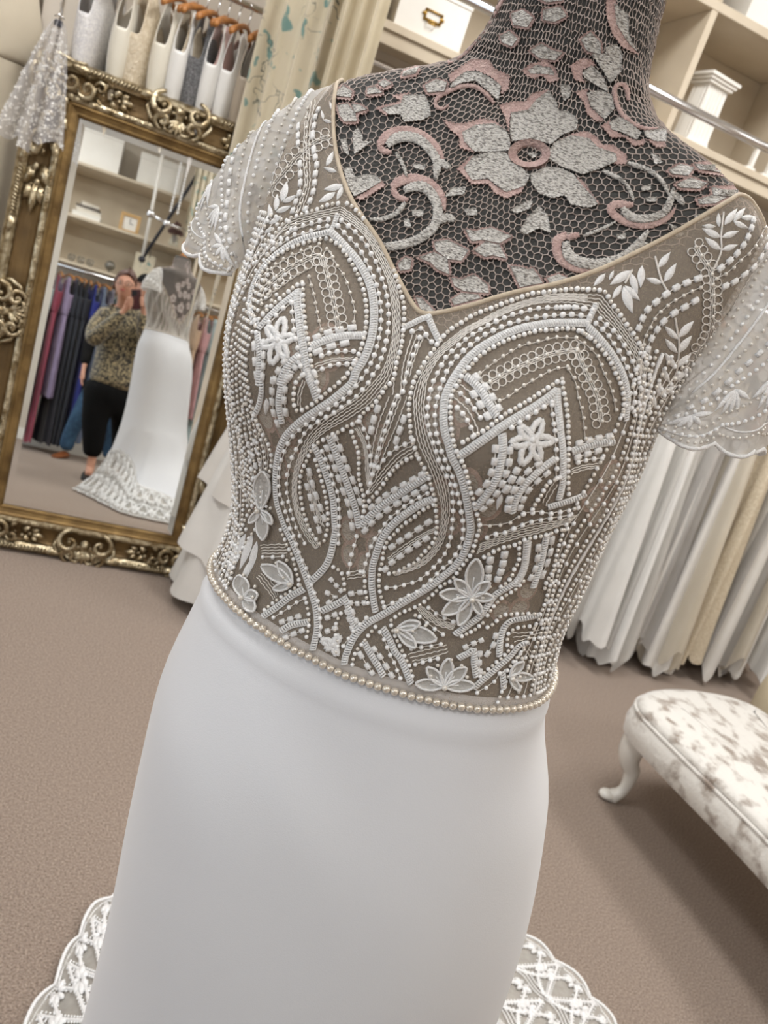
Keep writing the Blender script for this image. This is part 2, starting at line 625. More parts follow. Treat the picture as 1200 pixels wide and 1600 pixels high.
def section(z):
    z = min(max(z, BT[0, 0]), BT[-1, 0])
    i = int(np.clip(np.searchsorted(BT[:, 0], z) - 1, 0, len(BT) - 2))
    g = lambda k: BT[min(max(k, 0), len(BT) - 1)]
    p0, p1, p2, p3 = g(i - 1), g(i), g(i + 1), g(i + 2)
    h = p2[0] - p1[0]
    t = (z - p1[0]) / h

    def sl(a, b_, c):
        d1 = (b_ - a)[1:] / (b_ - a)[0] if (b_ - a)[0] > 0 else None
        d2 = (c - b_)[1:] / (c - b_)[0] if (c - b_)[0] > 0 else None
        if d1 is None:
            return d2
        if d2 is None:
            return d1
        return np.where(d1 * d2 <= 0, 0, (d1 + d2) / 2)
    m1, m2 = sl(p0, p1, p2) * h, sl(p1, p2, p3) * h
    return (2 * t ** 3 - 3 * t ** 2 + 1) * p1[1:] + (t ** 3 - 2 * t ** 2 + t) * m1 + (-2 * t ** 3 + 3 * t ** 2) * p2[1:] + (t ** 3 - t ** 2) * m2


_sec_cache = {}


def body_local(th, z, off=0.0):
    """th array (0 = front, + towards the picture's right); returns local x,y arrays"""
    k = round(z, 5)
    if k not in _sec_cache:
        _sec_cache[k] = section(z)
    w_, f, bk, se, sf = _sec_cache[k]
    s, c = np.sin(th), np.cos(th)
    d = np.where(c > 0, f, bk)
    r = (np.abs(s / w_) ** 2.3 + np.abs(c / d) ** 2.3) ** (-1 / 2.3)
    x, y = r * s, r * c
    for sx in (-1, 1):
        y = y + np.where(c > 0, .032 * np.exp(-((x - sx * .078) / .062) ** 2 - ((z - 1.365) / .06) ** 2), 0)
    rr = np.hypot(x, y)
    kk = (rr + off) / rr
    return x * kk + se, y * kk + sf


def body(th, z, off=0.0):
    th = np.asarray(th, float)
    x, y = body_local(th, z, off)
    P = BO + np.multiply.outer(x, EDIR) + np.multiply.outer(y, FDIR)
    P[..., 2] = z
    return P


def local_pt(bx, by, z):
    p = BO + EDIR * bx + FDIR * by
    return np.array([p[0], p[1], z])


TH = np.linspace(-pi, pi, 160, endpoint=False)


def body_grid(zs, off):
    return np.array([body(TH, z, off) for z in zs])


def bvh_of(*grids):
    V, F, n = [], [], 0
    for P, cu, cv in grids:
        nu, nv = P.shape[:2]
        V.append(P.reshape(-1, 3))
        for i in range(nu if cu else nu - 1):
            for j in range(nv if cv else nv - 1):
                i2, j2 = (i + 1) % nu, (j + 1) % nv
                F.append((n + i * nv + j, n + i * nv + j2, n + i2 * nv + j2, n + i2 * nv + j))
        n += nu * nv
    return BVHTree.FromPolygons([tuple(p) for p in np.concatenate(V)], F)


zs_full = np.r_[np.arange(1.10, 1.50, .008), np.arange(1.50, 1.60, .004), np.arange(1.60, 1.671, .01)]
bvh_man = bvh_of((body_grid(zs_full, 0.0), False, True))


def hit(bvh, x, y):
    d = Vector(ray(x, y))
    o = Vector(CAM)
    p, n, i, dist = bvh.ray_cast(o, d, 3.0)
    if p is None:
        return None
    if n.dot(d) > 0:
        n = -n
    return np.array(p), np.array(n)


# ---- materials
mat('mannequin_cloth', srgb(58, 58, 57), srgb(68, 68, 66), 60, .85, bump=.2, bscale=300)
mat('net_thread', srgb(196, 182, 174), srgb(172, 158, 150), 200, .7)
mat('lace_pink', srgb(202, 174, 167), srgb(182, 152, 146), 180, .8, bump=.5, bscale=500)
mat('lace_silver', srgb(216, 212, 206), srgb(130, 125, 119), 420, .5, bump=.6, bscale=500, detail=1, ramp=(.45, .68), stretch=(1, 1, 2.2))
mat('tulle', srgb(208, 193, 175), srgb(192, 175, 156), 900, .75, alpha=.38, detail=1)
mat('binding', srgb(205, 190, 168), srgb(190, 174, 152), 200, .7)
mat('thread_white', srgb(246, 246, 246), srgb(234, 233, 232), 600, .5, bump=.3, bscale=900)
mat('thread_fine', srgb(236, 231, 225), None, rough=.6)
mat('bead_white', srgb(250, 250, 250), None, rough=.3, coat=.4)
mat('bead_pearl', srgb(232, 227, 219), None, rough=.15, metal=.25, coat=1.0)
mat('belt_pearl', srgb(222, 213, 199), None, rough=.2, metal=.4, coat=1.0, spec=.7)
mat('organza', srgb(236, 234, 230), srgb(222, 220, 215), 300, .5, bump=.3, bscale=600, alpha=.6)
mat('crepe', srgb(216, 217, 220), srgb(212, 213, 217), 3, .52, sheen=.3, bump=.05, bscale=900, spec=.35)
m = mat('sleeve_lace', srgb(232, 230, 227), srgb(218, 214, 208), 60, .6, alpha=.7, translucent=.3)
N, L = m.node_tree.nodes, m.node_tree.links
mxn = [n for n in N if n.type == 'MIX_SHADER' and not n.inputs[0].is_linked and abs(n.inputs[0].default_value - .7) < 1e-5][0]
vn = N.new('ShaderNodeTexVoronoi')
vn.inputs['Scale'].default_value = 85
tn_ = N.new('ShaderNodeTexCoord')
L.new(tn_.outputs['Object'], vn.inputs['Vector'])
rn = N.new('ShaderNodeValToRGB')
rn.color_ramp.elements[0].position, rn.color_ramp.elements[1].position = .30, .42
rn.color_ramp.elements[0].color, rn.color_ramp.elements[1].color = (.92, .92, .92, 1), (.56, .56, .56, 1)
L.new(vn.outputs['Distance'], rn.inputs[0])
L.new(rn.outputs[0], mxn.inputs[0])
mat('train_net', srgb(232, 229, 222), srgb(216, 212, 204), 60, .6, alpha=.45)

# ---- mannequin
mann = empty('dressmaker_mannequin', (OX, OY, 0), label='dark grey shop mannequin covered in pink and silver lace under the gown', cat='mannequin')
ML = np.array([OX, OY, 0])
b = MB()
P = body_grid(np.r_[np.arange(.95, 1.5, .02), np.arange(1.5, 1.6, .005), np.arange(1.6, 1.671, .01)], 0)
b.grid(P, close_v=True)
top = P[-1]
c = top.mean(0)
rings = [top]
for k, (s, dz) in enumerate(((.97, .006), (.85, .012), (.55, .016), (.12, .018))):
    rings.append(c + (top - c) * s + np.array([0, 0, dz]))
b.grid(np.array(rings), close_v=True)
b.build('torso', 'mannequin_cloth', mann, local=ML).location = (0, 0, 0)
b = MB()
b.lathe([(.0, 0), (.026, 0), (.028, .008), (.017, .016), (.014, .035), (.018, .06), (.026, .08), (.027, .09), (.018, .103), (0, .107)], 16, (c - ML + np.array([0, 0, .016])))
b.build('finial', 'wood_hanger', mann)
b = MB()
b.tube([(0.0, 0, .03), (0, 0, 1.0)], .016, 10)
b.build('pole', 'dark_metal', mann)
b = MB()
b.lathe([(0, 0), (.19, 0), (.19, .012), (.05, .03), (.03, .05), (0, .05)], 24)
b.build('base', 'dark_metal', mann)

# ---- neckline of the gown (needed to know where the mannequin shows)
OFFB = .005
bvh_bod0 = bvh_of((body_grid(zs_full, OFFB), False, True))


def to_param(p):
    """world point -> (theta, z) of the body frame"""
    z = p[2]
    w_, f, bk, se, sf = section(z)
    d = p - BO
    return atan2(d @ EDIR - se, d @ FDIR - sf), z


NECK = [(527, 128), (521, 170), (522, 215), (530, 262), (545, 305), (562, 335), (588, 372), (612, 418), (632, 455), (652, 485), (668, 491), (690, 489), (740, 478), (800, 460), (870, 445), (935, 423), (1000, 392), (1060, 360), (1105, 333), (1140, 312), (1160, 297)]
npts = []
for x, y in smooth_line(NECK, 8):
    h_ = hit(bvh_bod0, x, y)
    if h_ is not None:
        npts.append(to_param(h_[0]))
npts = np.array(npts)
order = np.argsort(npts[:, 0])
nth, nz = npts[order, 0], npts[order, 1]
# complete the neckline over the shoulders and down the back V
lt, rt = nth[0], nth[-1]
lz, rz = nz[0], nz[-1]
back_th = np.array([0, .12, .3, .55, .8, 1.0])
fullth = np.r_[-pi, [-pi + (lt + pi) * t for t in (.06, .2, .4, .6, .8, .93)], nth, [rt + (pi - rt) * t for t in (.07, .2, .4, .6, .8, .94)], pi]
fz_l = [1.245, 1.252, 1.29, 1.36, 1.44, 1.52, 1.562]
fz_r = [1.562, 1.52, 1.44, 1.36, 1.29, 1.252, 1.245]
fullz = np.r_[fz_l, nz, fz_r]


def ztop(th):
    return np.interp(th, fullth, fullz)


def zbelt(th):
    return 1.1605 + .012 * np.clip(np.sin(th - .1), 0, 1) * (np.cos(th) > -.4)



# ---- lace on the mannequin: hexagonal net
NTH, ROWS = 132, 98
zfine = np.r_[np.arange(1.24, 1.5, .004), np.arange(1.5, 1.6, .0015), np.arange(1.6, 1.671, .004)]
thn = np.linspace(-pi, pi, NTH * 2, endpoint=False)
G = np.array([body(thn, z, .0012) for z in zfine])                       # rows x theta
sl_ = np.r_[np.zeros((1, NTH * 2)), np.cumsum(np.linalg.norm(np.diff(G, axis=0), axis=2), axis=0)]
S_ = sl_ / sl_[-1]
ti = np.linspace(0, 1, ROWS)
N3 = np.zeros((ROWS, NTH * 2, 3))
for j in range(NTH * 2):
    for k in range(3):
        N3[:, j, k] = np.interp(ti, S_[:, j], G[:, j, k])
N3 += rng.normal(0, .00035, N3.shape)
edges = []
for r in range(ROWS - 1):
    for j in range(NTH):
        sh = (r % 2)
        jj = (2 * j + sh) % (2 * NTH)
        # brick-like hexagons: a zigzag along the row plus one rung
        edges.append(((r, jj), (r, (jj + 1) % (2 * NTH))))
        edges.append(((r, (jj + 1) % (2 * NTH)), (r, (jj + 2) % (2 * NTH))))
        edges.append(((r, jj), (r + 1, jj)))
ZOFF = .28
Z3 = N3.copy()
for r in range(ROWS - 1):
    sh = r % 2
    idx = (np.arange(NTH) * 2 + sh) % (2 * NTH)
    Z3[r, idx] = N3[r, idx] * (1 - ZOFF) + N3[r + 1, idx] * ZOFF
thmid = np.array([thn[e[0][1]] for e in edges])
keep = np.array([Z3[e[0]][2] for e in edges]) > ztop(thmid) - .012
edges = [e for e, k_ in zip(edges, keep) if k_]
A = np.array([Z3[e[0]] for e in edges])
Bv = np.array([Z3[e[1]] for e in edges])
ax_c = np.array([OX, OY, 0]) + EDIR * -.022 + FDIR * -.01
mid = (A + Bv) / 2
Nn = mid - ax_c
Nn[:, 2] = np.clip((mid[:, 2] - 1.5) * 2, 0, .25)
Nn /= np.linalg.norm(Nn, axis=1, keepdims=True)
T = Bv - A
ok_ = np.linalg.norm(T, axis=1) > 1e-6
A, Bv, Nn, T = A[ok_], Bv[ok_], Nn[ok_], T[ok_]
W_ = np.cross(T, Nn)
W_ /= np.maximum(np.linalg.norm(W_, axis=1, keepdims=True), 1e-9)
rw, rh = .00034, .0006
V = np.stack([A - W_ * rw, A + Nn * rh, A + W_ * rw, Bv - W_ * rw, Bv + Nn * rh, Bv + W_ * rw], 1).reshape(-1, 3)
F = np.array([[0, 1, 4, 3], [1, 2, 5, 4]])
FF = (np.arange(len(A))[:, None, None] * 6 + F[None]).reshape(-1, 4)
me = bpy.data.meshes.new('lace_net')
me.from_pydata((V - ML).tolist(), [], FF.tolist())
me.materials.append(MAT['net_thread'])
o = bpy.data.objects.new('lace_net', me)
COL.objects.link(o)
o.parent = mann
o['kind'] = 'stuff'


# ---- lace patches
def jag(poly, amp, step):
    P = resample(np.vstack([poly, poly[:1]]), step)[:-1]
    T_ = np.roll(P, -1, 0) - np.roll(P, 1, 0)
    T_ /= np.maximum(np.linalg.norm(T_, axis=1, keepdims=True), 1e-9)
    Nn_ = np.stack([T_[:, 1], -T_[:, 0]], 1)
    area_ = np.sum(P[:, 0] * np.roll(P[:, 1], -1) - P[:, 1] * np.roll(P[:, 0], -1))
    if area_ < 0:
        Nn_ = -Nn_
    s = np.where(np.arange(len(P)) % 2 == 0, 1.0, -1.0)
    return P + Nn_ * (amp * s)[:, None], Nn_


def patch(poly, fn, off, step, mb, hgt=.0008):
    """fills a 2D polygon, maps it with fn(x,y)->(pos,normal) and gives it a thin rim"""
    poly = np.asarray(poly, float)
    lo, hi = poly.min(0), poly.max(0)
    pts = [Vector(p) for p in poly]
    n = len(pts)
    gx_ = np.arange(lo[0] + step / 2, hi[0], step)
    gy_ = np.arange(lo[1] + step / 2, hi[1], step)
    for x in gx_:
        for y in gy_:
            pts.append(Vector((x, y)))
    vo, eo, fo, _, _, _ = delaunay_2d_cdt(pts, [], [list(range(n))], 1, 1e-5)
    mp = [fn(p[0], p[1]) for p in vo]
    good = [m_ is not None for m_ in mp]
    idx, V_ = {}, []
    for i, m_ in enumerate(mp):
        if m_ is not None:
            idx[i] = len(V_)
            V_.append(m_[0] + m_[1] * off)
    F_ = []
    cnt = {}
    for f in fo:
        if all(good[i] for i in f):
            F_.append(tuple(idx[i] for i in f))
            for a_, c_ in zip(f, list(f[1:]) + [f[0]]):
                k = (min(a_, c_), max(a_, c_))
                cnt[k] = cnt.get(k, 0) + 1
    for (a_, c_), k in cnt.items():
        if k == 1:
            q = len(V_)
            V_.append(mp[a_][0] + mp[a_][1] * (off - hgt))
            V_.append(mp[c_][0] + mp[c_][1] * (off - hgt))
            F_.append((idx[a_], idx[c_], q + 1, q))
    if F_:
        mb.add(V_, F_)


def man_hit(x, y):
    return hit(bvh_man, x, y)


def stroke_poly(pts, wid):
    P = smooth_line(pts, 6)
    T_ = np.gradient(P, axis=0)
    T_ /= np.maximum(np.linalg.norm(T_, axis=1, keepdims=True), 1e-9)
    N_ = np.stack([-T_[:, 1], T_[:, 0]], 1)
    w_ = wid * np.interp(np.linspace(0, 1, len(P)), [0, .12, .85, 1], [.6, 1, .8, .3])
    return np.vstack([P + N_ * w_[:, None] / 2, (P - N_ * w_[:, None] / 2)[::-1]])


TILE = dict(N1=(520, 80, .23333), N2=(760, 80, .23333), N3=(540, 280, .26667), N4=(820, 240, .3), N5=(700, 0, .3))


def tl(tile, pts):
    x0, y0, s = TILE[tile]
    return np.array([(x0 + s * u, y0 + s * v) for u, v in pts], float)


LACE_S, LACE_P, LACE_B, STROKE = [], [], [], []      # silver, pink, silver with pink rim, strokes
LACE_S += [('N2', [(165, 430), (280, 410), (330, 340), (420, 270), (470, 350), (480, 410), (540, 410), (610, 470), (600, 540), (500, 580), (430, 640), (300, 600), (170, 620), (155, 540)]),
           ('N2', [(410, 700), (450, 630), (560, 580), (680, 600), (740, 660), (860, 700), (870, 750), (760, 800), (640, 840), (500, 790), (420, 740)]),
           ('N2', [(290, 840), (400, 790), (500, 800), (580, 840), (640, 920), (720, 1000), (740, 1040), (680, 1065), (560, 1040), (520, 980), (440, 1000), (350, 970), (300, 900)]),
           ('N2', [(-150, 800), (-90, 720), (31, 690), (110, 690), (160, 720), (230, 790), (290, 850), (255, 920), (130, 960), (60, 910), (11, 870), (-100, 880)]),
           ('N2', [(-159, 560), (-69, 510), (51, 500), (131, 540), (155, 600), (160, 680), (31, 690), (-79, 690), (-149, 620)]),
           ('N2', [(280, 140), (340, 100), (440, 120), (460, 170), (380, 160), (300, 160)]),
           ('N2', [(640, 150), (700, 100), (760, 160), (790, 210), (810, 290), (700, 220), (650, 180)]),
           ('N2', [(700, 20), (880, 20), (900, 130), (850, 190), (820, 230), (780, 150), (740, 90)]),
           ('N2', [(670, 290), (760, 270), (830, 310), (850, 400), (790, 470), (740, 430), (690, 370)]),
           ('N2', [(820, 490), (880, 450), (960, 500), (1030, 560), (1000, 610), (900, 560), (830, 540)]),
           ('N2', [(1040, 550), (1190, 540), (1190, 620), (1120, 620), (1060, 590)]),
           ('N2', [(500, 230), (560, 240), (565, 310), (520, 345), (500, 290)]),
           ('N2', [(265, 700), (310, 690), (345, 710), (310, 735)]),
           ('N5', [(860, 20), (930, 80), (930, 180), (970, 270), (930, 230), (870, 130)]),
           ('N5', [(820, 250), (870, 230), (900, 290), (880, 380), (840, 420), (800, 330)]),
           ('N1', [(790, 250), (830, 200), (900, 150), (980, 150), (1060, 190), (1130, 240), (1110, 350), (1050, 290), (960, 210), (860, 230), (800, 265)]),
           ('N1', [(330, 400), (460, 370), (480, 310), (620, 310), (650, 370), (660, 450), (600, 480), (480, 490), (460, 440), (380, 440)]),
           ('N1', [(140, 560), (180, 530), (210, 590), (200, 620), (270, 620), (150, 710)]), ('N1', [(60, 610), (100, 600), (120, 720), (80, 690)]),
           ('N1', [(80, 800), (130, 790), (160, 860), (240, 840), (300, 850), (330, 890), (230, 950), (150, 990), (110, 920)]),
           ('N1', [(540, 770), (625, 775), (615, 815), (545, 800)]), ('N1', [(750, 990), (800, 930), (890, 925), (880, 975), (800, 985)]), ('N1', [(880, 1075), (960, 1065), (970, 1110), (900, 1120)]),
           ('N3', [(1020, 310), (1060, 240), (1130, 170), (1180, 220), (1200, 330), (1130, 300), (1050, 340)]),
           ('N3', [(965, 195), (1030, 150), (1095, 140), (1080, 185), (1000, 215)]), ('N3', [(700, 190), (765, 180), (770, 225), (710, 230)]), ('N3', [(390, 195), (460, 195), (455, 235), (395, 230)]), ('N3', [(345, 245), (375, 245), (390, 300), (345, 290)]),
           ('N4', [(650, 10), (680, 20), (710, 60), (670, 70)]), ('N4', [(740, 370), (800, 400), (820, 430), (780, 445)]), ('N4', [(600, 185), (650, 170), (650, 200), (605, 205)]), ('N4', [(620, 240), (680, 235), (680, 260), (630, 262)]), ('N4', [(875, 330), (945, 315), (950, 350), (890, 370)]), ('N4', [(470, 430), (520, 425), (515, 455), (475, 455)])]
LACE_P += [('N2', [(85, 375), (180, 350), (260, 350), (310, 290), (420, 262), (430, 300), (330, 350), (285, 415), (160, 435), (150, 560), (130, 470)]),
           ('N2', [(440, 640), (560, 570), (660, 550), (740, 590), (770, 640), (840, 640), (935, 710), (930, 770), (850, 770), (860, 700), (740, 665), (660, 600), (560, 590)]),
           ('N2', [(585, 850), (640, 880), (690, 950), (760, 1040), (700, 1010), (640, 960)]),
           ('N2', [(-195, 800), (-100, 715), (-80, 730), (-140, 800), (-90, 880), (10, 870), (60, 915), (130, 960), (270, 890), (230, 960), (130, 1000), (50, 960), (10, 900), (-100, 905)]),
           ('N2', [(-290, 470), (-200, 500), (-110, 490), (-40, 465), (60, 480), (130, 540), (50, 505), (-70, 515), (-155, 560), (-130, 640), (-80, 690), (-180, 660), (-180, 590), (-240, 540)]),
           ('N2', [(240, 140), (300, 90), (400, 70), (460, 110), (490, 200), (420, 220), (380, 170), (320, 195), (270, 170)]),
           ('N2', [(560, 100), (640, 50), (700, 60), (730, 100), (640, 130), (640, 190), (660, 220), (590, 200)]),
           ('N2', [(590, 280), (680, 260), (670, 300), (690, 380), (790, 480), (730, 480), (670, 430), (650, 350)]),
           ('N2', [(765, 510), (830, 470), (840, 540), (920, 580), (1000, 615), (1060, 600), (1050, 640), (980, 650), (920, 590), (830, 595)]),
           ('N2', [(1060, 600), (1120, 615), (1190, 620), (1190, 655), (1130, 660)]),
           ('N5', [(820, 0), (870, 0), (880, 120), (940, 230), (985, 290), (900, 250), (850, 180), (820, 80)]),
           ('N1', [(780, 170), (880, 110), (940, 70), (1050, 70), (1090, 130), (1190, 170), (1180, 260), (1130, 300), (1130, 240), (1060, 180), (960, 140), (880, 160), (790, 230)]),
           ('N1', [(290, 395), (330, 380), (460, 350), (400, 310), (530, 290), (490, 310), (470, 370), (380, 400), (370, 450)]),
           ('N1', [(150, 1000), (240, 950), (330, 880), (360, 910), (270, 970), (200, 1010)])]
# ring in the heart of the big flower
ra = np.linspace(0, 2 * pi, 24, endpoint=False)
RINGS = [[(285 + 140 * cos(a), 705 + 95 * sin(a)) for a in ra]]
LACE_B += [('N5', [(340, 80), (400, 60), (450, 100), (420, 150), (350, 140)]), ('N5', [(500, 60), (590, 40), (620, 90), (560, 120), (500, 110)]), ('N5', [(480, 0), (590, -20), (600, 10), (520, 20)]),
           ('N5', [(280, 200), (330, 170), (370, 210), (340, 250), (290, 230)]), ('N5', [(430, 270), (490, 235), (550, 270), (600, 280), (560, 320), (480, 310)]),
           ('N5', [(690, 210), (740, 170), (790, 230), (790, 290), (720, 270)]), ('N1', [(620, 250), (700, 210), (770, 230), (750, 290), (640, 300)]),
           ('N1', [(30, 300), (80, 250), (140, 290), (130, 330), (40, 320)]), ('N1', [(40, 380), (110, 370), (160, 430), (170, 490), (90, 490), (60, 450)]), ('N1', [(130, 370), (190, 380), (240, 410), (160, 430)]), ('N1', [(240, 270), (290, 260), (340, 300), (240, 310)]),
           ('N1', [(310, 240), (350, 215), (400, 240), (350, 265)]), ('N1', [(470, 190), (560, 170), (580, 130), (480, 160)]),
           ('N3', [(700, 310), (760, 320), (850, 300), (900, 320), (970, 350), (900, 390), (800, 370), (740, 380)]), ('N3', [(750, 430), (820, 380), (900, 400), (940, 480), (860, 460), (820, 470)]),
           ('N3', [(520, 380), (600, 370), (720, 430), (680, 490), (600, 480), (530, 430)]), ('N3', [(430, 470), (520, 440), (600, 480), (610, 570), (540, 540), (500, 500)]), ('N3', [(310, 510), (350, 470), (390, 480), (380, 540), (320, 550)]),
           ('N3', [(620, 590), (680, 600), (750, 570), (830, 630), (840, 680), (700, 670), (640, 640)]), ('N3', [(620, 720), (680, 680), (780, 690), (790, 710), (640, 750)]), ('N3', [(960, 520), (1040, 530), (1120, 570), (1150, 620), (1020, 645)]),
           ('N3', [(410, 700), (450, 710), (520, 780), (480, 800), (440, 770)]),
           ('N4', [(740, 100), (800, 70), (870, 90), (840, 130), (760, 120)]), ('N4', [(780, 170), (850, 140), (940, 170), (900, 195), (800, 190)]), ('N4', [(870, 70), (990, 60), (1080, 130), (1000, 115), (900, 100)]),
           ('N4', [(960, 190), (1100, 190), (1090, 240), (970, 230)]), ('N4', [(890, 250), (960, 230), (1040, 240), (980, 270), (900, 275)]), ('N4', [(-20, 620), (40, 610), (80, 670), (20, 690)]), ('N4', [(110, 660), (170, 640), (220, 660), (130, 690)])]
# tile, points, width, colour (s silver / p pink)
STROKE += [('N2', [(940, 340), (930, 260), (890, 225), (850, 260), (860, 340), (900, 430), (980, 500), (1060, 530), (1140, 530)], 7, 'p'),
           ('N5', [(0, 340), (80, 290), (150, 220), (200, 150), (260, 60), (300, 0)], 8, 'p'),
           ('N1', [(1080, 360), (1020, 290), (960, 250), (880, 245), (780, 280), (700, 330), (690, 380), (740, 400), (780, 370)], 7, 'p'),
           ('N1', [(310, 640), (380, 570), (470, 545), (570, 560), (650, 610), (710, 680), (740, 740)], 15, 'p'), ('N1', [(370, 650), (430, 600), (510, 590), (590, 615), (655, 680), (700, 760), (690, 880)], 16, 's'),
           ('N1', [(700, 760), (740, 770), (790, 800)], 12, 's'), ('N1', [(310, 640), (340, 680), (400, 690)], 10, 'p'), ('N1', [(430, 700), (470, 770), (500, 860)], 6, 's'),
           ('N1', [(395, 925), (460, 880), (550, 865), (650, 895), (725, 975), (748, 1080)], 15, 'p'), ('N1', [(480, 950), (545, 925), (620, 930), (680, 1000), (705, 1080), (690, 1170), (640, 1230), (540, 1290), (400, 1320), (260, 1320)], 16, 's'),
           ('N1', [(400, 930), (440, 990), (510, 1010)], 10, 'p'), ('N1', [(700, 1150), (770, 1130), (820, 1150)], 14, 's'), ('N1', [(490, 1030), (430, 1100), (340, 1140), (250, 1140)], 7, 's'),
           ('N4', [(215, 430), (165, 465), (175, 545), (245, 598), (350, 612), (460, 598)], 15, 'p'), ('N4', [(280, 430), (240, 440), (210, 450)], 10, 'p'), ('N4', [(210, 470), (220, 535), (280, 575), (370, 585), (475, 562), (565, 500), (635, 410)], 17, 's'), ('N4', [(580, 500), (620, 490), (645, 500)], 14, 's'),
           ('N4', [(560, 275), (460, 275), (445, 310), (520, 365), (640, 382), (745, 335), (775, 290)], 12, 'p'), ('N4', [(500, 295), (545, 340), (625, 350), (715, 320), (755, 240), (765, 190)], 13, 's'), ('N4', [(770, 220), (800, 250), (820, 280)], 10, 's'),
           ('N4', [(530, 60), (640, 100), (710, 160), (745, 230)], 7, 's'), ('N4', [(300, 440), (380, 410), (470, 365)], 5, 's'), ('N4', [(400, 100), (500, 150), (545, 210), (560, 260)], 6, 's')]

lace_map = {'s': 'lace_silver', 'p': 'lace_pink'}


def lace_obj(name, poly, fn, kind, lift, step=9, amp=0.0, jstep=3.0):
    if amp:
        poly, _ = jag(np.asarray(poly, float), amp, jstep)
    mb = MB()
    patch(poly, fn, lift, step, mb)
    if mb.n:
        return mb.build(name, lace_map[kind], mann, local=ML, smooth=True)


def fixloc(o):
    if o is not None:
        o.location = (0, 0, 0)


for t, p in LACE_P:
    fixloc(lace_obj('pink_lace_edge', tl(t, p), man_hit, 'p', .0022, amp=1.0))
for t, p in LACE_S:
    fixloc(lace_obj('lace_petal', tl(t, p), man_hit, 's', .0026, amp=.5))
for t, p in LACE_B:
    q = tl(t, p)
    qq, nn_ = jag(q, 0, 3.0)
    fixloc(lace_obj('pink_lace_edge', qq + nn_ * 3.5, man_hit, 'p', .0022, amp=1.0))
    fixloc(lace_obj('lace_petal', q, man_hit, 's', .0030))
for t, p, w_, k in STROKE:
    fixloc(lace_obj('lace_scroll', stroke_poly(tl(t, p), w_), man_hit, k, .0028 if k == 's' else .0021, step=8, amp=.6))
rp = tl('N2', RINGS[0])
ring_in = rp.mean(0) + (rp - rp.mean(0)) * .62
mb = MB()
for i in range(24):
    j = (i + 1) % 24
    q = [man_hit(*rp[i]), man_hit(*rp[j]), man_hit(*ring_in[j]), man_hit(*ring_in[i])]
    if all(x is not None for x in q):
        mb.add([x[0] + x[1] * .0032 for x in q] + [x[0] for x in q], [(0, 1, 2, 3), (0, 1, 5, 4), (3, 2, 6, 7)])
o = mb.build('flower_heart', 'lace_pink', mann, local=ML)
o.location = (0, 0, 0)


def param_fn(off=0.0):
    """2D (mm around, mm up from z=1.2) -> body surface"""
    def f(u, v):
        th, z = u / 165.0, 1.2 + v / 1000.0
        if z > 1.668:
            return None
        p = body(np.array([th]), z, off)[0]
        q1 = body(np.array([th + .01]), z, off)[0] - p
        q2 = body(np.array([th]), z + .002, off)[0] - p
        n = np.cross(q1, q2)
        n /= np.linalg.norm(n)
        return p, n
    return f


pf = param_fn()


def param_flower(u, v, r, a0, n=5, wd=.42):
    for k in range(n):
        a = a0 + 2 * pi * k / n
        pts = []
        for t in np.linspace(0, 2 * pi, 12, endpoint=False):
            rr_, ww_ = .62 * r + .42 * r * cos(t), wd * r * sin(t)
            pts.append((u + rr_ * cos(a) - ww_ * sin(a), v + rr_ * sin(a) + ww_ * cos(a)))
        fixloc(lace_obj('pink_lace_edge', np.array(pts) * 1.0, pf, 'p', .0022, step=7))
        c_ = np.mean(pts, 0)
        fixloc(lace_obj('lace_petal', c_ + (np.array(pts) - c_) * .72, pf, 's', .0028, step=7))


spots = [(180 + 340, 150, 38, .3), (500, 240, 30, .9), (430, 180, 26, .2), (590, 90, 30, .5), (470, 90, 26, 1.), (620, 190, 28, .1), (560, 300, 24, .7), (400, 280, 22, .3), (-430, 280, 22, .5),
         (0, 60, 26, .2), (-90, 110, 28, .8), (90, 120, 28, .4), (-150, 60, 22, .1), (150, 60, 22, .6), (-60, 175, 22, .3), (60, 175, 20, .2), (-190, 150, 26, .5), (200, 150, 26, .9), (280, 100, 26, .3), (-290, 100, 26, .3), (320, 200, 24, .1), (-330, 200, 24, .6), (-430, 130, 26, .1), (0, 140, 18, .4), (518, 330, 24, .3), (560, 230, 24, .1), (478, 305, 24, .8), (448, 240, 22, .5), (592, 262, 22, .2), (518, 62, 24, .6), (556, 142, 20, .9), (518, 398, 20, .2), (486, 425, 17, .5), (550, 430, 17, .1), (518, 465, 18, .7)]
for u, v, r, a in spots:
    param_flower(u, v, r, a)

# ================================================================== the gown
gown = empty('wedding_gown', (OX, OY, 0), label='white cap sleeve wedding gown with beaded sheer bodice on the mannequin', cat='wedding gown')
NT = 260
thb = np.linspace(-pi, pi, NT, endpoint=False)
zt, zb = ztop(thb), zbelt(thb)
k5 = np.ones(3) / 3
zt = np.convolve(np.r_[zt[-1:], zt, zt[:1]], k5, 'valid')
NR = 72
B3 = np.zeros((NR, NT, 3))
for j in range(NT):
    for i in range(NR):
        t = i / (NR - 1)
        z = zb[j] + (zt[j] - zb[j]) * (1 - (1 - t) ** 1.5)
        B3[i, j] = body(np.array([thb[j]]), z, OFFB)[0]
b = MB()
b.grid(B3, close_v=True)
bodice = b.build('bodice', 'tulle', gown, local=ML)
bodice.location = (0, 0, 0)
bodice['label'] = 'sheer nude tulle bodice'
b = MB()
b.tube(np.vstack([B3[-1], B3[-1][:1]]), .0016, 6, caps=False)
o = b.build('neckline_binding', 'binding', bodice, local=ML)
o.location = (0, 0, 0)

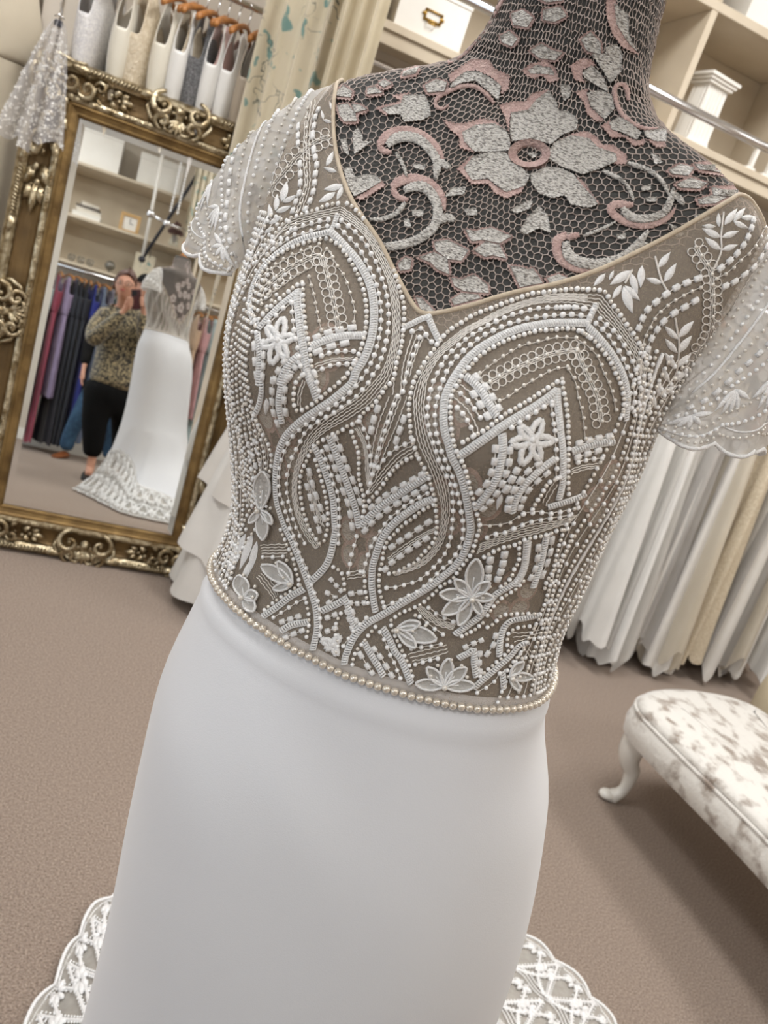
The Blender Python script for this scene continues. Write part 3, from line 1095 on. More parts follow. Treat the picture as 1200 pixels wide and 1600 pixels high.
# ---- cap sleeves
SL = {}
for sgn in (-1, 1):
    nb, ns = 60, 30
    P = np.zeros((nb, ns, 3))
    for i in range(nb):
        be = pi * i / (nb - 1)
        cs, sn = cos(be), sin(be)
        seam = np.array([sgn * (.168 if sgn > 0 else .164) - .026, (.048 * cs - .020) if sgn < 0 else (.040 * cs - .030), 1.415 + .145 * sn ** .8])
        sc = .006 * abs(sin(be * 6.5))
        hem = np.array([sgn * ((.164 if sgn < 0 else .172) + .075 * sn ** .8) - .030, (.078 * cs - .014) if sgn < 0 else (.062 * cs - .030), 1.398 + .010 * sn - sc])
        for j in range(ns):
            t = j / (ns - 1)
            mid_ = (seam + hem) / 2 + np.array([sgn * .034 * sn, .018 * cs, .040 * sn])
            p = (1 - t) ** 2 * seam + 2 * t * (1 - t) * mid_ + t * t * hem
            rip = .004 * sin(be * 9) * t
            p = p + np.array([sgn * rip * sn, rip * cs, 0])
            P[i, j] = local_pt(*p)
    SL[sgn] = P
    b = MB()
    b.grid(P)
    sv = b.build('sleeve', 'sleeve_lace', gown, local=ML)
    sv.location = (0, 0, 0)
    sv['label'] = 'sheer scalloped lace cap sleeve'
    eb = MB()
    eb.tube(P[:, -1], [.0014 + .0004 * (i % 2) for i in range(nb)], 6)
    eb.tube(P[:, ns - 4], .0007, 5)
    eb.tube(P[:, 0], .0014, 6)
    e_ = eb.build('scalloped_edge', 'thread_white', sv, local=ML)
    e_.location = (0, 0, 0)
    # embroidery on the sleeve in its own coordinates: beads, dashes and leaves
    db, pb, lb, tb = MB(), MB(), MB(), MB()

    def sp(u, v):
        i_, j_ = min(max(u, 0), 1) * (nb - 1), min(max(v, 0), 1) * (ns - 1)
        i0, j0 = min(int(i_), nb - 2), min(int(j_), ns - 2)
        fu, fv = i_ - i0, j_ - j0
        p = (P[i0, j0] * (1 - fu) + P[i0 + 1, j0] * fu) * (1 - fv) + (P[i0, j0 + 1] * (1 - fu) + P[i0 + 1, j0 + 1] * fu) * fv
        n = np.cross(P[i0 + 1, j0] - P[i0, j0], P[i0, j0 + 1] - P[i0, j0])
        n /= max(np.linalg.norm(n), 1e-9)
        out = p - local_pt(sgn * .12 - .026, -.012, 1.42)
        return p, (n if n @ out > 0 else -n)
    for v0, amp, kind in ((.12, .02, 'd'), (.2, .03, 'p'), (.30, .04, 'd'), (.38, .05, 'r'), (.46, .05, 'p'), (.55, .05, 's'), (.62, .04, 'd'), (.78, .05, 'p'), (.86, .04, 'd'), (.93, .02, 'p')):
        n = 56 if kind != 's' else 34
        line = [sp((i + .5) / n, v0 + amp * sin((i + .5) / n * pi * 5)) for i in range(n)]
        if kind == 'd':
            for p, nn_ in line:
                db.sphere(p + nn_ * .001, .0016, 6, 4)
        elif kind == 'p':
            for p, nn_ in line[::1]:
                pb.sphere(p + nn_ * .001, .0013, 6, 4)
        elif kind == 's':
            for i, (p, nn_) in enumerate(line[:-1]):
                q = line[i + 1][0]
                tb.tube([p + nn_ * .0008, p * .45 + q * .55 + nn_ * .0012], [.0019, .0019], 6, flat=([nn_, nn_], .6))
        else:
            tb.tube([p + nn_ * .0008 for p, nn_ in line], [.0009 + .0003 * (i % 2) for i in range(n)], 6, flat=([nn_ for p, nn_ in line], .6))
    for k in range(9):
        u0, v0 = (k + .5) / 9, .68
        for da in (-1.1, -.5, 0, .5, 1.1):
            L_ = .075
            pts = [sp(u0 + L_ * t * sin(da) * .8, v0 + L_ * 1.9 * t * cos(da)) for t in np.linspace(0, 1, 5)]
            lb.tube([p + nn_ * .0008 for p, nn_ in pts], [.0004, .0017, .0022, .0015, .0003], 6, flat=([nn_ for p, nn_ in pts], .5))
    for mb_, nm, m_ in ((db, 'knots', 'bead_white'), (pb, 'pearls', 'bead_pearl'), (tb, 'stitching', 'thread_white'), (lb, 'leaf_embroidery', 'thread_white')):
        o = mb_.build(nm, m_, sv, local=ML)
        o.location = (0, 0, 0)
        o['kind'] = 'stuff'

bvh_gown = bvh_of((B3, False, True), (SL[-1], False, False), (SL[1], False, False))
bvh_bodice = bvh_of((B3, False, True))


def bod_hit(x, y):
    return hit(bvh_bodice, x, y)


# ---- embroidery traced over the bodice (photo tiles -> rays -> bodice surface)
TILE.update(A=(380, 320, .23333), B=(640, 440, .23333), C=(850, 380, .23333), D=(340, 580, .23333), E=(520, 620, .23333), G=(740, 640, .23333), H=(340, 820, .23333), I=(600, 820, .23333), S=(300, 110, .23333), Q=(960, 270, .28136))
knots, pearls_, fine, dashes = MB(), MB(), MB(), MB()
braid_n = 0


def run(pts, step, smooth=True, fn=bod_hit):
    """px polyline -> list of runs of (pos, normal)"""
    P = smooth_line(pts, step) if smooth else np.asarray(pts, float)
    out, cur = [], []
    for x, y in P:
        h_ = fn(x, y)
        if h_ is None or (cur and np.linalg.norm(h_[0] - cur[-1][0]) > .03):
            if len(cur) > 1:
                out.append(cur)
            cur = []
            if h_ is None:
                continue
        cur.append(h_)
    if len(cur) > 1:
        out.append(cur)
    return out


def ladder(r, w):
    """satin ladder stitch: two cord edges and close cross stitches"""
    mb = MB()
    P_ = np.array([p for p, n in r])
    Nn_ = np.array([n for p, n in r])
    T_ = np.gradient(P_, axis=0)
    T_ /= np.maximum(np.linalg.norm(T_, axis=1, keepdims=True), 1e-9)
    W2 = np.cross(T_, Nn_)
    W2 /= np.maximum(np.linalg.norm(W2, axis=1, keepdims=True), 1e-9)
    for i in range(len(r)):
        k = T_[i] * w * .28
        mb.tube([P_[i] - W2[i] * w - k + Nn_[i] * .0003, P_[i] - W2[i] * w * .3 - k * .3 + Nn_[i] * .0016, P_[i] + W2[i] * w * .3 + k * .3 + Nn_[i] * .0016, P_[i] + W2[i] * w + k + Nn_[i] * .0003], [.0006, .00085, .00085, .0006], 5)
    for s_ in (-1, 1):
        mb.tube(P_ + W2 * s_ * w * .82 + Nn_ * .0007, .00062, 5)
    return mb


def braid(pts, w=.0025):
    for r in run(pts, 4.0):
        o = ladder(r, w).build('braid', 'thread_white', bodice, local=ML)
        o.location = (0, 0, 0)


def thread(pts, wav=.9, step=5.5, rad=.00042):
    P = smooth_line(pts, step)
    T_ = np.gradient(P, axis=0)
    T_ /= np.maximum(np.linalg.norm(T_, axis=1, keepdims=True), 1e-9)
    P = P + np.stack([-T_[:, 1], T_[:, 0]], 1) * (wav * np.where(np.arange(len(P)) % 2 == 0, 1, -1) * rng.uniform(.3, 1, len(P)))[:, None]
    for r in run(P, step, False):
        fine.tube([p + nn_ * .0005 for p, nn_ in r], rad, 4, caps=False)


def threads(p1, p2, n):
    a_, c_ = resample(smooth_line(p1, 6), 1e9), None
    m_ = 40
    f = lambda p: (lambda q: np.stack([np.interp(np.linspace(0, 1, m_), np.linspace(0, 1, len(q)), q[:, k]) for k in range(2)], 1))(smooth_line(p, 5))
    q1, q2 = f(p1), f(p2)
    for i in range(n):
        t = i / max(n - 1, 1)
        thread(q1 * (1 - t) + q2 * t)


def dots(pts, step=14.0, r=.0018, line=True, jit=.0):
    for rr_ in run(pts, step):
        for p, nn_ in rr_:
            knots.sphere(p + nn_ * .0011, r * rng.uniform(.9, 1.08), 7, 5)
    if line:
        thread(pts, .3, 8)


def pearl(pts, step=15.0, r=.0014):
    for rr_ in run(pts, step):
        for p, nn_ in rr_:
            pearls_.sphere(p + nn_ * .0012, r, 8, 6)
    thread(pts, .3, 8, .0003)


def mix(pts, step=8.6):
    i = 0
    for rr_ in run(pts, step):
        for p, nn_ in rr_:
            if i % 2:
                pearls_.sphere(p + nn_ * .0012, .0015, 8, 6)
            else:
                knots.sphere(p + nn_ * .0011, .0017, 7, 5)
            i += 1


def dash(pts, frac=.62, w=.0022):
    P = np.asarray(pts, float)
    T_ = np.gradient(P, axis=0) if len(P) > 1 else np.array([[1.0, 0]])
    for p, t in zip(P, T_):
        L_ = frac * np.linalg.norm(t)
        t = t / max(np.linalg.norm(t), 1e-9)
        q = [bod_hit(*(p + t * s * L_ / 2)) for s in (-1, -.88, .88, 1)]
        if all(x is not None for x in q) and np.linalg.norm(q[0][0] - q[-1][0]) < .02:
            dashes.tube([x[0] + x[1] * .0009 for x in q], [w * .8, w, w, w * .8], 6, flat=([x[1] for x in q], .6))
    thread(P, .2, 9)


def loops(pts, step=13.0, r=6.5):
    P = smooth_line(pts, step)
    T_ = np.gradient(P, axis=0)
    T_ /= np.maximum(np.linalg.norm(T_, axis=1, keepdims=True), 1e-9)
    N_ = np.stack([-T_[:, 1], T_[:, 0]], 1)
    a = np.linspace(0, 2 * pi, 10)
    for s in (-1, 1):
        for i in range(len(P)):
            c_ = P[i] + N_[i] * s * (r * 1.35) + T_[i] * (s * step / 4)
            for rr_ in run([c_ + r * np.array([cos(t), sin(t)]) for t in a], 0, False):
                fine.tube([p + nn_ * .0006 for p, nn_ in rr_], .0004, 4, caps=False)
        thread(P + N_ * s * 3, .5, 6)
    thread(P, .8, 5)
    for rr_ in run(P, 16):
        for p, nn_ in rr_:
            pearls_.sphere(p + nn_ * .0012, .0014, 7, 5)


LEAFN = 0


def leaf(base, tip, wr=.17, name='embroidered_leaf', parent=None, m='thread_white', fn=None, lift=.0008):
    fn = fn or bod_hit
    base, tip = np.asarray(base, float), np.asarray(tip, float)
    d = tip - base
    nrm = np.array([-d[1], d[0]])
    mb = MB()
    P = np.zeros((8, 5, 3))
    for i in range(8):
        t = i / 7
        w_ = wr * sin(pi * (t ** .85)) + .004
        for k, s in enumerate((-1, -.55, 0, .55, 1)):
            h_ = fn(*(base + d * t + nrm * s * w_))
            if h_ is None:
                return
            P[i, k] = h_[0] + h_[1] * (lift * .2 + .0014 * (1 - s * s) * (sin(pi * (.06 + .88 * t)) ** .5))
    mb.grid(P)
    o = mb.build(name, m, parent or bodice, local=ML)
    o.location = (0, 0, 0)
    return o


def flower(center, tips, name='embroidered_flower', wr=.23):
    """six eyelet petals: a raised satin rim around an open slit"""
    mb = MB()
    c_ = np.asarray(center, float)
    for t_ in tips:
        d = np.asarray(t_, float) - c_
        nrm = np.array([-d[1], d[0]])
        pts = []
        for a in np.linspace(0, 2 * pi, 18):
            u = .56 + .42 * cos(a)
            pts.append(c_ + d * u + nrm * wr * .78 * sin(a) * (1.05 - .25 * cos(a)))
        for r in run(pts, 0, False):
            n = len(r)
            mb.tube([p + nn_ * .0010 for p, nn_ in r], [.0021 * (1 + .12 * (-1) ** i) for i in range(n)], 6, flat=([nn_ for p, nn_ in r], .6))
    h_ = bod_hit(*c_)
    if h_ is not None:
        mb.sphere(h_[0] + h_[1] * .001, .0024, 8, 5)
    o = mb.build(name, 'thread_white', bodice, local=ML)
    o.location = (0, 0, 0)


def organza(center, tips, wr=.20):
    """applique flower standing proud, petals with rims and a pearl each"""
    root = None
    c_ = np.asarray(center, float)
    mb, rim, pl = MB(), MB(), MB()
    for q, t_ in enumerate(tips):
        d = np.asarray(t_, float) - c_
        nrm = np.array([-d[1], d[0]])
        P = np.zeros((9, 5, 3))
        bad = False
        for i in range(9):
            t = i / 8
            w_ = wr * (sin(pi * (t ** 1.15) * .97 + .03) ** .7)
            for k, s in enumerate((-1, -.5, 0, .5, 1)):
                h_ = bod_hit(*(c_ + d * t + nrm * s * w_))
                if h_ is None:
                    bad = True
                    break
                P[i, k] = h_[0] + h_[1] * (.0014 + .0018 * t * t + .0008 * abs(s))
            if bad:
                break
        if bad:
            continue
        mb.grid(P)
        loop_ = np.vstack([P[:, 0], P[::-1, -1]])
        rim.tube(loop_, [.0009 + .0002 * (i % 2) for i in range(len(loop_))], 5, caps=False)
        rim.tube(P[:5, 2], .0006, 4)
        pl.sphere(P[5, 2] + np.array([0, 0, .0008]) + (P[5, 2] - ax_c) * .006, .0015, 8, 6)
    h_ = bod_hit(*c_)
    if h_ is not None:
        pl.sphere(h_[0] + h_[1] * .005, .0022, 8, 6)
    if mb.n:
        o = mb.build('organza_flower', 'organza', bodice, local=ML)
        o.location = (0, 0, 0)
        if rim.n:
            rim.add(np.concatenate(pl.v), pl.f) if False else None
        r_ = rim.build('flower_rim', 'thread_white', bodice, local=ML)
        r_.location = (0, 0, 0)
        p_ = pl.build('flower_pearls', 'bead_pearl', bodice, local=ML)
        p_.location = (0, 0, 0)


def T(t, *pts):
    return tl(t, pts)


def J(*parts):
    return np.vstack(parts)


# left bust and the S curve below it
R1 = J(T('A', (585, 182), (640, 235), (700, 300), (760, 370), (810, 450), (850, 540), (872, 640), (878, 740), (868, 850), (840, 960), (800, 1050), (755, 1120)),
       T('D', (905, 75), (850, 128), (760, 200), (660, 265), (560, 335), (480, 410), (430, 490), (405, 580), (392, 680), (390, 780), (400, 880), (430, 980), (460, 1060)),
       T('H', (500, 110), (545, 220), (590, 340), (630, 450), (660, 560), (670, 680), (655, 770), (640, 835)))
braid(R1)
braid(T('A', (585, 185), (500, 205), (420, 225), (330, 262), (250, 315), (190, 365), (130, 430), (90, 500), (60, 580), (45, 660)))
mix(T('A', (560, 235), (640, 275), (690, 340), (740, 420), (780, 500), (810, 590), (825, 690), (825, 790), (810, 890), (780, 990), (735, 1080), (680, 1160)))
mix(T('A', (560, 235), (490, 245), (400, 270), (300, 310), (220, 360), (160, 420), (120, 490)))
dots(J(T('A', (640, 150), (700, 215), (740, 255), (780, 300), (808, 350), (838, 410), (862, 462), (887, 525), (905, 582), (918, 645), (925, 717), (924, 787), (918, 857), (906, 918), (886, 992), (858, 1062)),
       T('D', (990, 20), (950, 72), (905, 125), (862, 168), (820, 205), (760, 240), (712, 268), (665, 298), (628, 325), (590, 355), (553, 387), (513, 425), (483, 467), (460, 520), (443, 562), (430, 610), (420, 660), (418, 770), (427, 832), (445, 885), (465, 945), (480, 995), (495, 1050), (510, 1110), (530, 1165))))
dots(J(T('A', (662, 112), (708, 150), (748, 183), (792, 228), (830, 277), (862, 340), (897, 402), (918, 468), (942, 530), (960, 603), (970, 672), (976, 742), (974, 812), (966, 884), (952, 950), (932, 1018), (907, 1083)),
       T('D', (1045, 20), (1018, 72), (972, 127), (928, 172), (882, 208), (832, 240), (787, 272), (745, 297), (692, 325), (648, 355), (612, 380), (580, 420), (560, 465), (533, 517), (508, 567), (490, 617), (475, 682), (470, 745), (470, 802), (482, 870), (497, 932), (515, 992), (533, 1045), (560, 1105), (590, 1150))))
threads(J(T('A', (640, 75), (740, 140), (820, 215), (880, 320), (930, 420), (970, 520), (990, 620), (1000, 720), (1005, 820), (995, 920), (970, 1020), (930, 1120)),
          T('D', (1060, 60), (1000, 120), (930, 190), (850, 240), (760, 300), (680, 360), (620, 420), (580, 490), (550, 560), (520, 650), (505, 740), (505, 830), (515, 900), (535, 980), (570, 1060), (620, 1140), (660, 1190))),
        J(T('A', (660, 20), (760, 90), (840, 170), (910, 270), (960, 370), (1000, 470), (1030, 570), (1045, 680), (1050, 780), (1045, 880), (1030, 980), (1000, 1080)),
          T('D', (1150, 50), (1090, 130), (1020, 215), (950, 265), (870, 320), (780, 365), (700, 420), (640, 480), (590, 560), (555, 640), (535, 740), (535, 830), (550, 920), (590, 1010), (650, 1100), (690, 1170))), 5)
mix(J(T('A', (700, 0), (745, 30), (800, 90), (850, 145), (890, 195), (930, 265), (975, 350), (1010, 440), (1035, 520), (1055, 590), (1075, 660), (1080, 740), (1075, 820), (1068, 900), (1055, 980), (1030, 1060)),
      T('D', (1180, 60), (1130, 110), (1085, 180), (1040, 230), (990, 270), (945, 320), (930, 345), (880, 360), (830, 395), (770, 420), (710, 455), (660, 485), (625, 540), (605, 590), (575, 650), (560, 720), (560, 800), (570, 870), (580, 930), (600, 990), (620, 1050), (650, 1100), (690, 1150))))
threads(T('A', (655, 15), (560, 40), (450, 65), (360, 90), (300, 120), (240, 170), (190, 230), (150, 290), (110, 360)), T('A', (635, 75), (560, 85), (450, 110), (350, 140), (270, 180), (220, 230), (180, 280), (140, 340)), 4)
dots(T('A', (575, 108), (515, 118), (455, 136), (392, 153), (337, 180), (280, 215), (230, 250), (170, 300)))
dots(T('A', (568, 150), (518, 158), (467, 180), (407, 200), (347, 210), (300, 240), (240, 280), (170, 340)))
mix(T('A', (640, 0), (570, 10), (500, 40), (440, 60), (380, 80), (310, 105), (240, 180), (180, 250), (120, 320), (80, 400)))
braid(T('A', (585, 180), (610, 140), (632, 75)), .0016)
pearl(T('A', (515, 270), (455, 295), (385, 320), (320, 348), (262, 380), (195, 428), (130, 480), (90, 540)))
pearl(T('A', (565, 305), (597, 348), (630, 412), (665, 460), (693, 515), (715, 585), (733, 645), (748, 715), (742, 790)))
pearl(T('A', (425, 440), (358, 480), (300, 520), (240, 565), (185, 600), (130, 650)))
pearl(T('A', (445, 490), (462, 557), (480, 622), (492, 695), (507, 770), (525, 845)))
loops(T('A', (130, 580), (230, 490), (310, 430), (390, 390), (460, 355), (520, 345)))
loops(T('A', (535, 360), (560, 460), (580, 540), (600, 620), (615, 700), (630, 780), (640, 835)))
braid(T('A', (110, 830), (170, 760), (240, 690), (300, 640), (370, 585)))
braid(T('A', (370, 580), (365, 650), (375, 740), (385, 840), (400, 940), (415, 1040), (435, 1130), (460, 1200)))
mix(T('A', (140, 740), (190, 690), (240, 645), (295, 600), (345, 560), (400, 525)))
mix(T('A', (403, 540), (405, 620), (407, 700), (415, 780), (425, 870), (440, 920), (450, 990), (460, 1080), (490, 1150)))
dots(T('A', (180, 795), (225, 750), (275, 700), (325, 660)))
dots(T('A', (330, 665), (330, 720), (338, 790), (345, 855), (360, 930), (372, 995), (385, 1070), (400, 1140)))
flower(T('A', (237, 915))[0], T('A', (270, 765), (165, 822), (345, 888), (135, 950), (292, 1030), (195, 1065)))
braid(T('A', (455, 950), (560, 905), (680, 880), (810, 878)))
dash(T('A', (495, 890), (570, 860), (645, 840), (730, 826)), .7)
dash(T('A', (500, 985), (590, 950), (680, 930)), .7)
dots(T('A', (525, 1015), (595, 992), (665, 985), (740, 985)))
threads(T('A', (480, 1070), (600, 1035), (740, 1025)), T('A', (480, 1090), (600, 1050), (740, 1040)), 2)
dots(T('A', (480, 1125), (545, 1095), (615, 1072), (685, 1072), (750, 1050)))
braid(T('A', (100, 870), (110, 960), (115, 1060), (105, 1200)))
dash(T('A', (138, 930), (142, 1010), (140, 1080), (135, 1150)))
dash(T('A', (80, 950), (85, 1050), (95, 1140)))
braid(T('A', (380, 1010), (320, 1060), (270, 1140), (250, 1200)))
dash(T('A', (280, 1050), (240, 1110), (215, 1170)))
dash(T('A', (375, 1060), (350, 1090), (310, 1150)))
mix(T('A', (20, 640), (60, 720), (90, 800), (95, 860)))
braid(T('A', (45, 660), (60, 740), (100, 810)), .0022)
# left, below the bust
braid(T('D', (490, 0), (440, 80), (420, 160), (415, 240), (435, 340)))
dash(T('D', (375, 60), (370, 130), (370, 200), (380, 275), (405, 345)))
dash(T('D', (465, 50), (455, 120), (450, 190), (460, 270)))
leaf(*T('D', (330, 180), (325, 290)))
braid(T('D', (600, 0), (640, 100), (665, 180)))
mix(T('D', (580, 20), (530, 70), (515, 140), (515, 210), (540, 260), (600, 240), (680, 185), (740, 135), (800, 90), (840, 50)))
dots(T('D', (655, 20), (665, 60), (672, 100), (680, 130)))
threads(T('D', (590, 70), (560, 150), (555, 240)), T('D', (575, 60), (545, 140), (540, 230)), 2)
braid(T('D', (650, 500), (690, 580), (720, 660), (750, 750), (775, 850), (785, 950), (790, 1050)))
braid(J(T('D', (790, 1040),), T('H', (800, 10), (785, 80), (765, 180), (735, 260), (690, 320), (620, 385))))
mix(T('D', (660, 590), (680, 650), (700, 720), (720, 790), (735, 870), (745, 960), (740, 1060), (720, 1130)))
dots(T('D', (705, 530), (730, 590), (750, 650), (770, 700), (785, 760), (810, 810), (815, 880), (820, 940), (820, 1010), (815, 1080), (815, 1150)))
dash(T('D', (620, 670), (640, 750), (665, 830), (695, 910), (720, 980)))
dash(T('D', (605, 770), (625, 840), (640, 910), (665, 990), (685, 1060)))
threads(T('D', (600, 680), (640, 860), (690, 1020)), T('D', (625, 700), (665, 880), (715, 1040)), 3)
braid(T('D', (750, 440), (790, 530), (830, 640), (870, 750), (905, 850), (930, 930), (950, 1040)))
dash(T('D', (735, 510), (765, 575), (790, 645), (815, 715), (845, 800), (875, 875), (893, 955), (905, 1035)))
dash(T('D', (790, 440), (825, 510), (850, 585), (875, 645), (910, 725), (935, 795), (960, 870)))
# centre
for L_ in ([(380, 0), (310, 180), (270, 350), (245, 560)], [(420, 0), (350, 180), (300, 350), (255, 560)], [(460, 0), (390, 190), (330, 350), (270, 540)], [(500, 0), (430, 190), (360, 350), (290, 540)], [(440, 0), (370, 185), (315, 350), (262, 550)]):
    thread(T('E', *L_))
dots(T('E', (440, 0), (415, 55), (383, 140), (362, 207), (340, 270), (322, 330), (307, 385), (285, 460)))
dots(T('E', (180, 160), (205, 200), (237, 262), (245, 315), (257, 375), (262, 442), (272, 515), (258, 575), (240, 635)))
dots(T('E', (545, 290), (495, 315), (433, 340), (387, 378), (348, 418), (313, 467), (272, 515)))
dash(T('E', (302, 80), (278, 150), (262, 220)), .7)
dash(T('E', (480, 150), (455, 222), (432, 290)), .7)
threads(T('E', (545, 320), (450, 370), (370, 450), (300, 540), (240, 620)), T('E', (550, 360), (460, 420), (380, 500), (310, 580), (250, 650)), 3)
mix(T('E', (570, 385), (480, 430), (420, 480), (370, 540), (330, 600), (300, 640), (250, 690), (215, 760)))
mix(T('E', (130, 230), (150, 290), (175, 360), (180, 440), (180, 530), (190, 580), (210, 650), (215, 720), (205, 800)))
threads(T('E', (150, 210), (200, 300), (220, 400), (225, 500), (235, 600)), T('E', (175, 200), (220, 300), (240, 420), (245, 520), (245, 600)), 3)
braid(T('E', (195, 860), (260, 790), (340, 720), (430, 660), (520, 600), (600, 550), (645, 515)))
dash(T('E', (265, 735), (315, 690), (362, 655), (420, 620), (480, 585), (545, 550), (605, 515)))
dash(T('E', (220, 890), (265, 840), (315, 795), (372, 752), (437, 710), (495, 677), (557, 640), (620, 605)))
dots(T('E', (210, 1170), (222, 1120), (240, 1057), (258, 1005), (280, 960), (305, 920), (335, 880), (365, 832), (397, 797), (440, 767), (483, 730), (530, 700), (578, 672), (640, 640)))
braid(J(T('E', (680, 680), (600, 710), (520, 760), (440, 820), (380, 880), (330, 950), (300, 1030), (275, 1110)), T('H', (1040, 290), (1035, 390), (1045, 490), (1060, 578))))
mix(J(T('E', (680, 715), (610, 750), (550, 800), (480, 850), (420, 910), (370, 960), (345, 1030), (335, 1100)), T('H', (1090, 310), (1085, 400), (1100, 480), (1120, 550))))
dash(T('E', (645, 835), (580, 880), (512, 925), (455, 960), (400, 1000)))
dash(T('E', (630, 945), (570, 985), (512, 1022), (455, 1065), (400, 1105), (355, 1150)))
threads(T('E', (690, 870), (580, 930), (470, 1000), (370, 1080)), T('E', (690, 895), (580, 955), (480, 1030), (380, 1100)), 3)
dots(J(T('E', (165, 930), (145, 1005), (128, 1065), (120, 1120)), T('H', (890, 270), (880, 320))))
# right bust and its S curve
braid(J(T('B', (1190, 280), (1080, 278), (960, 280), (850, 295), (750, 315), (650, 350), (560, 395), (470, 450), (390, 520), (330, 600), (280, 680), (245, 760)),
        T('E', (748, 50), (745, 160), (755, 240), (780, 320), (800, 400), (840, 480), (870, 560), (890, 640), (905, 720), (918, 800), (925, 880), (910, 960), (880, 1040)),
        T('I', (530, 200), (470, 280), (400, 340), (310, 410), (210, 470), (110, 530)), T('H', (1190, 550), (1090, 610), (1000, 660), (930, 730), (890, 800), (860, 880), (850, 930))))
braid(T('C', (290, 560), (350, 620), (410, 690), (460, 760), (500, 830), (530, 900), (550, 980), (555, 1060), (545, 1180)))
braid(T('C', (285, 550), (305, 500), (345, 415)), .0016)
dots(J(T('B', (1145, 232), (1090, 225), (1025, 225), (955, 232), (870, 240), (805, 250), (720, 272), (660, 290), (592, 320), (525, 350), (465, 387), (400, 437), (345, 485), (297, 533), (262, 587), (232, 655), (205, 727)),
       T('E', (700, 30), (690, 100), (690, 168), (698, 232), (712, 297), (735, 362), (762, 427), (787, 490), (812, 545), (830, 605), (845, 665), (858, 732), (870, 792), (875, 852), (875, 895), (870, 945), (853, 995), (828, 1045)),
       T('I', (457, 227), (425, 265), (385, 292), (343, 340), (303, 377), (265, 412), (220, 445), (185, 462), (142, 480), (97, 508), (60, 520), (5, 545))))
dots(J(T('B', (1158, 185), (1080, 175), (1005, 178), (922, 180), (843, 188), (765, 207), (680, 230), (605, 262), (543, 290), (468, 333), (405, 373), (348, 418), (292, 467), (240, 520), (210, 582), (177, 645), (150, 710)),
       T('E', (643, 55), (638, 127), (647, 192), (660, 255), (682, 312), (702, 372), (720, 430), (752, 490), (780, 547), (802, 605), (808, 665), (810, 730), (808, 797), (803, 853), (797, 908), (785, 967), (762, 1025)),
       T('I', (395, 212), (357, 255), (315, 300), (262, 347), (215, 378), (175, 385), (130, 400), (75, 415), (20, 418))))
mix(J(T('B', (1190, 370), (1120, 330), (1040, 320), (940, 330), (860, 335), (790, 355), (720, 375), (650, 400), (590, 430), (520, 470), (460, 515), (410, 570), (365, 615), (340, 665), (320, 700), (290, 750)),
      T('E', (790, 60), (795, 160), (800, 230), (810, 290), (825, 340), (850, 400), (880, 450), (900, 520), (915, 580), (930, 640), (945, 680), (955, 740), (975, 800), (985, 860), (970, 920), (950, 980)),
      T('I', (590, 180), (545, 240), (500, 300), (450, 370), (390, 400), (320, 470), (250, 525), (180, 560), (110, 590), (50, 635))))
threads(J(T('B', (1190, 140), (1050, 125), (900, 140), (750, 175), (620, 225), (500, 285), (400, 340), (300, 420), (210, 500), (150, 590), (110, 690)),
          T('E', (620, 0), (610, 80), (620, 160), (640, 240), (665, 320), (695, 400), (725, 470), (755, 540), (775, 620), (785, 700), (780, 790), (765, 870), (745, 950), (710, 1020), (660, 1080), (600, 1130), (500, 1170), (420, 1195))),
        J(T('B', (1190, 95), (1050, 85), (900, 100), (740, 140), (600, 195), (480, 260), (380, 310), (270, 390), (180, 470), (110, 560), (60, 670)),
          T('E', (545, 0), (548, 90), (555, 180), (570, 270), (600, 360), (640, 440), (670, 520), (700, 600), (725, 690), (735, 780), (725, 860), (705, 940), (670, 1010), (620, 1070), (560, 1110), (480, 1150), (400, 1180))), 5)
mix(J(T('B', (1190, 60), (1100, 55), (1000, 65), (880, 80), (820, 85), (760, 105), (690, 130), (630, 150), (560, 180), (490, 205), (420, 235), (360, 275), (300, 310), (250, 350), (190, 420), (160, 470), (120, 520), (90, 570), (60, 620), (30, 680)),
      T('E', (515, 60), (525, 180), (530, 260), (550, 320), (575, 390), (600, 440), (630, 490), (655, 550), (670, 610), (690, 680), (695, 750), (700, 820), (700, 880), (685, 950), (650, 1000), (600, 1050), (560, 1100), (500, 1130), (440, 1165), (380, 1180))))
mix(T('C', (220, 310), (300, 315), (400, 330), (440, 395), (490, 460), (530, 520), (565, 570), (600, 620), (640, 690), (670, 760), (685, 830), (700, 900), (705, 980), (695, 1060), (690, 1140)))
threads(T('C', (375, 350), (440, 430), (500, 510), (560, 590), (610, 670), (645, 750), (665, 830), (675, 920), (670, 1040), (660, 1180)), T('C', (340, 440), (400, 500), (460, 560), (520, 640), (570, 710), (610, 790), (640, 870), (650, 980), (640, 1090), (630, 1190)), 5)
threads(T('C', (0, 345), (180, 345), (375, 352)), T('C', (0, 400), (180, 400), (340, 430)), 4)
dots(T('C', (342, 540), (383, 575), (428, 622), (467, 683), (508, 743), (535, 803), (568, 870), (588, 927), (598, 997), (598, 1060), (592, 1125)))
dots(T('C', (370, 508), (425, 560), (480, 608), (522, 672), (562, 737), (590, 802), (617, 877), (633, 945), (635, 1015), (628, 1085)))
dots(T('C', (110, 435), (182, 432), (255, 440), (320, 452)))
dots(T('C', (120, 485), (190, 482), (245, 487), (300, 495)))
mix(T('C', (250, 595), (320, 650), (370, 705), (410, 755), (445, 810), (470, 870), (500, 930), (520, 1000), (525, 1070), (515, 1150)))
pearl(T('B', (470, 620), (517, 582), (580, 535), (655, 487), (725, 443), (787, 422), (868, 405), (945, 383), (1015, 377), (1110, 380)))
pearl(T('C', (210, 640), (275, 680), (322, 722), (362, 770), (390, 850), (428, 928), (445, 975), (465, 1045), (475, 1115)))
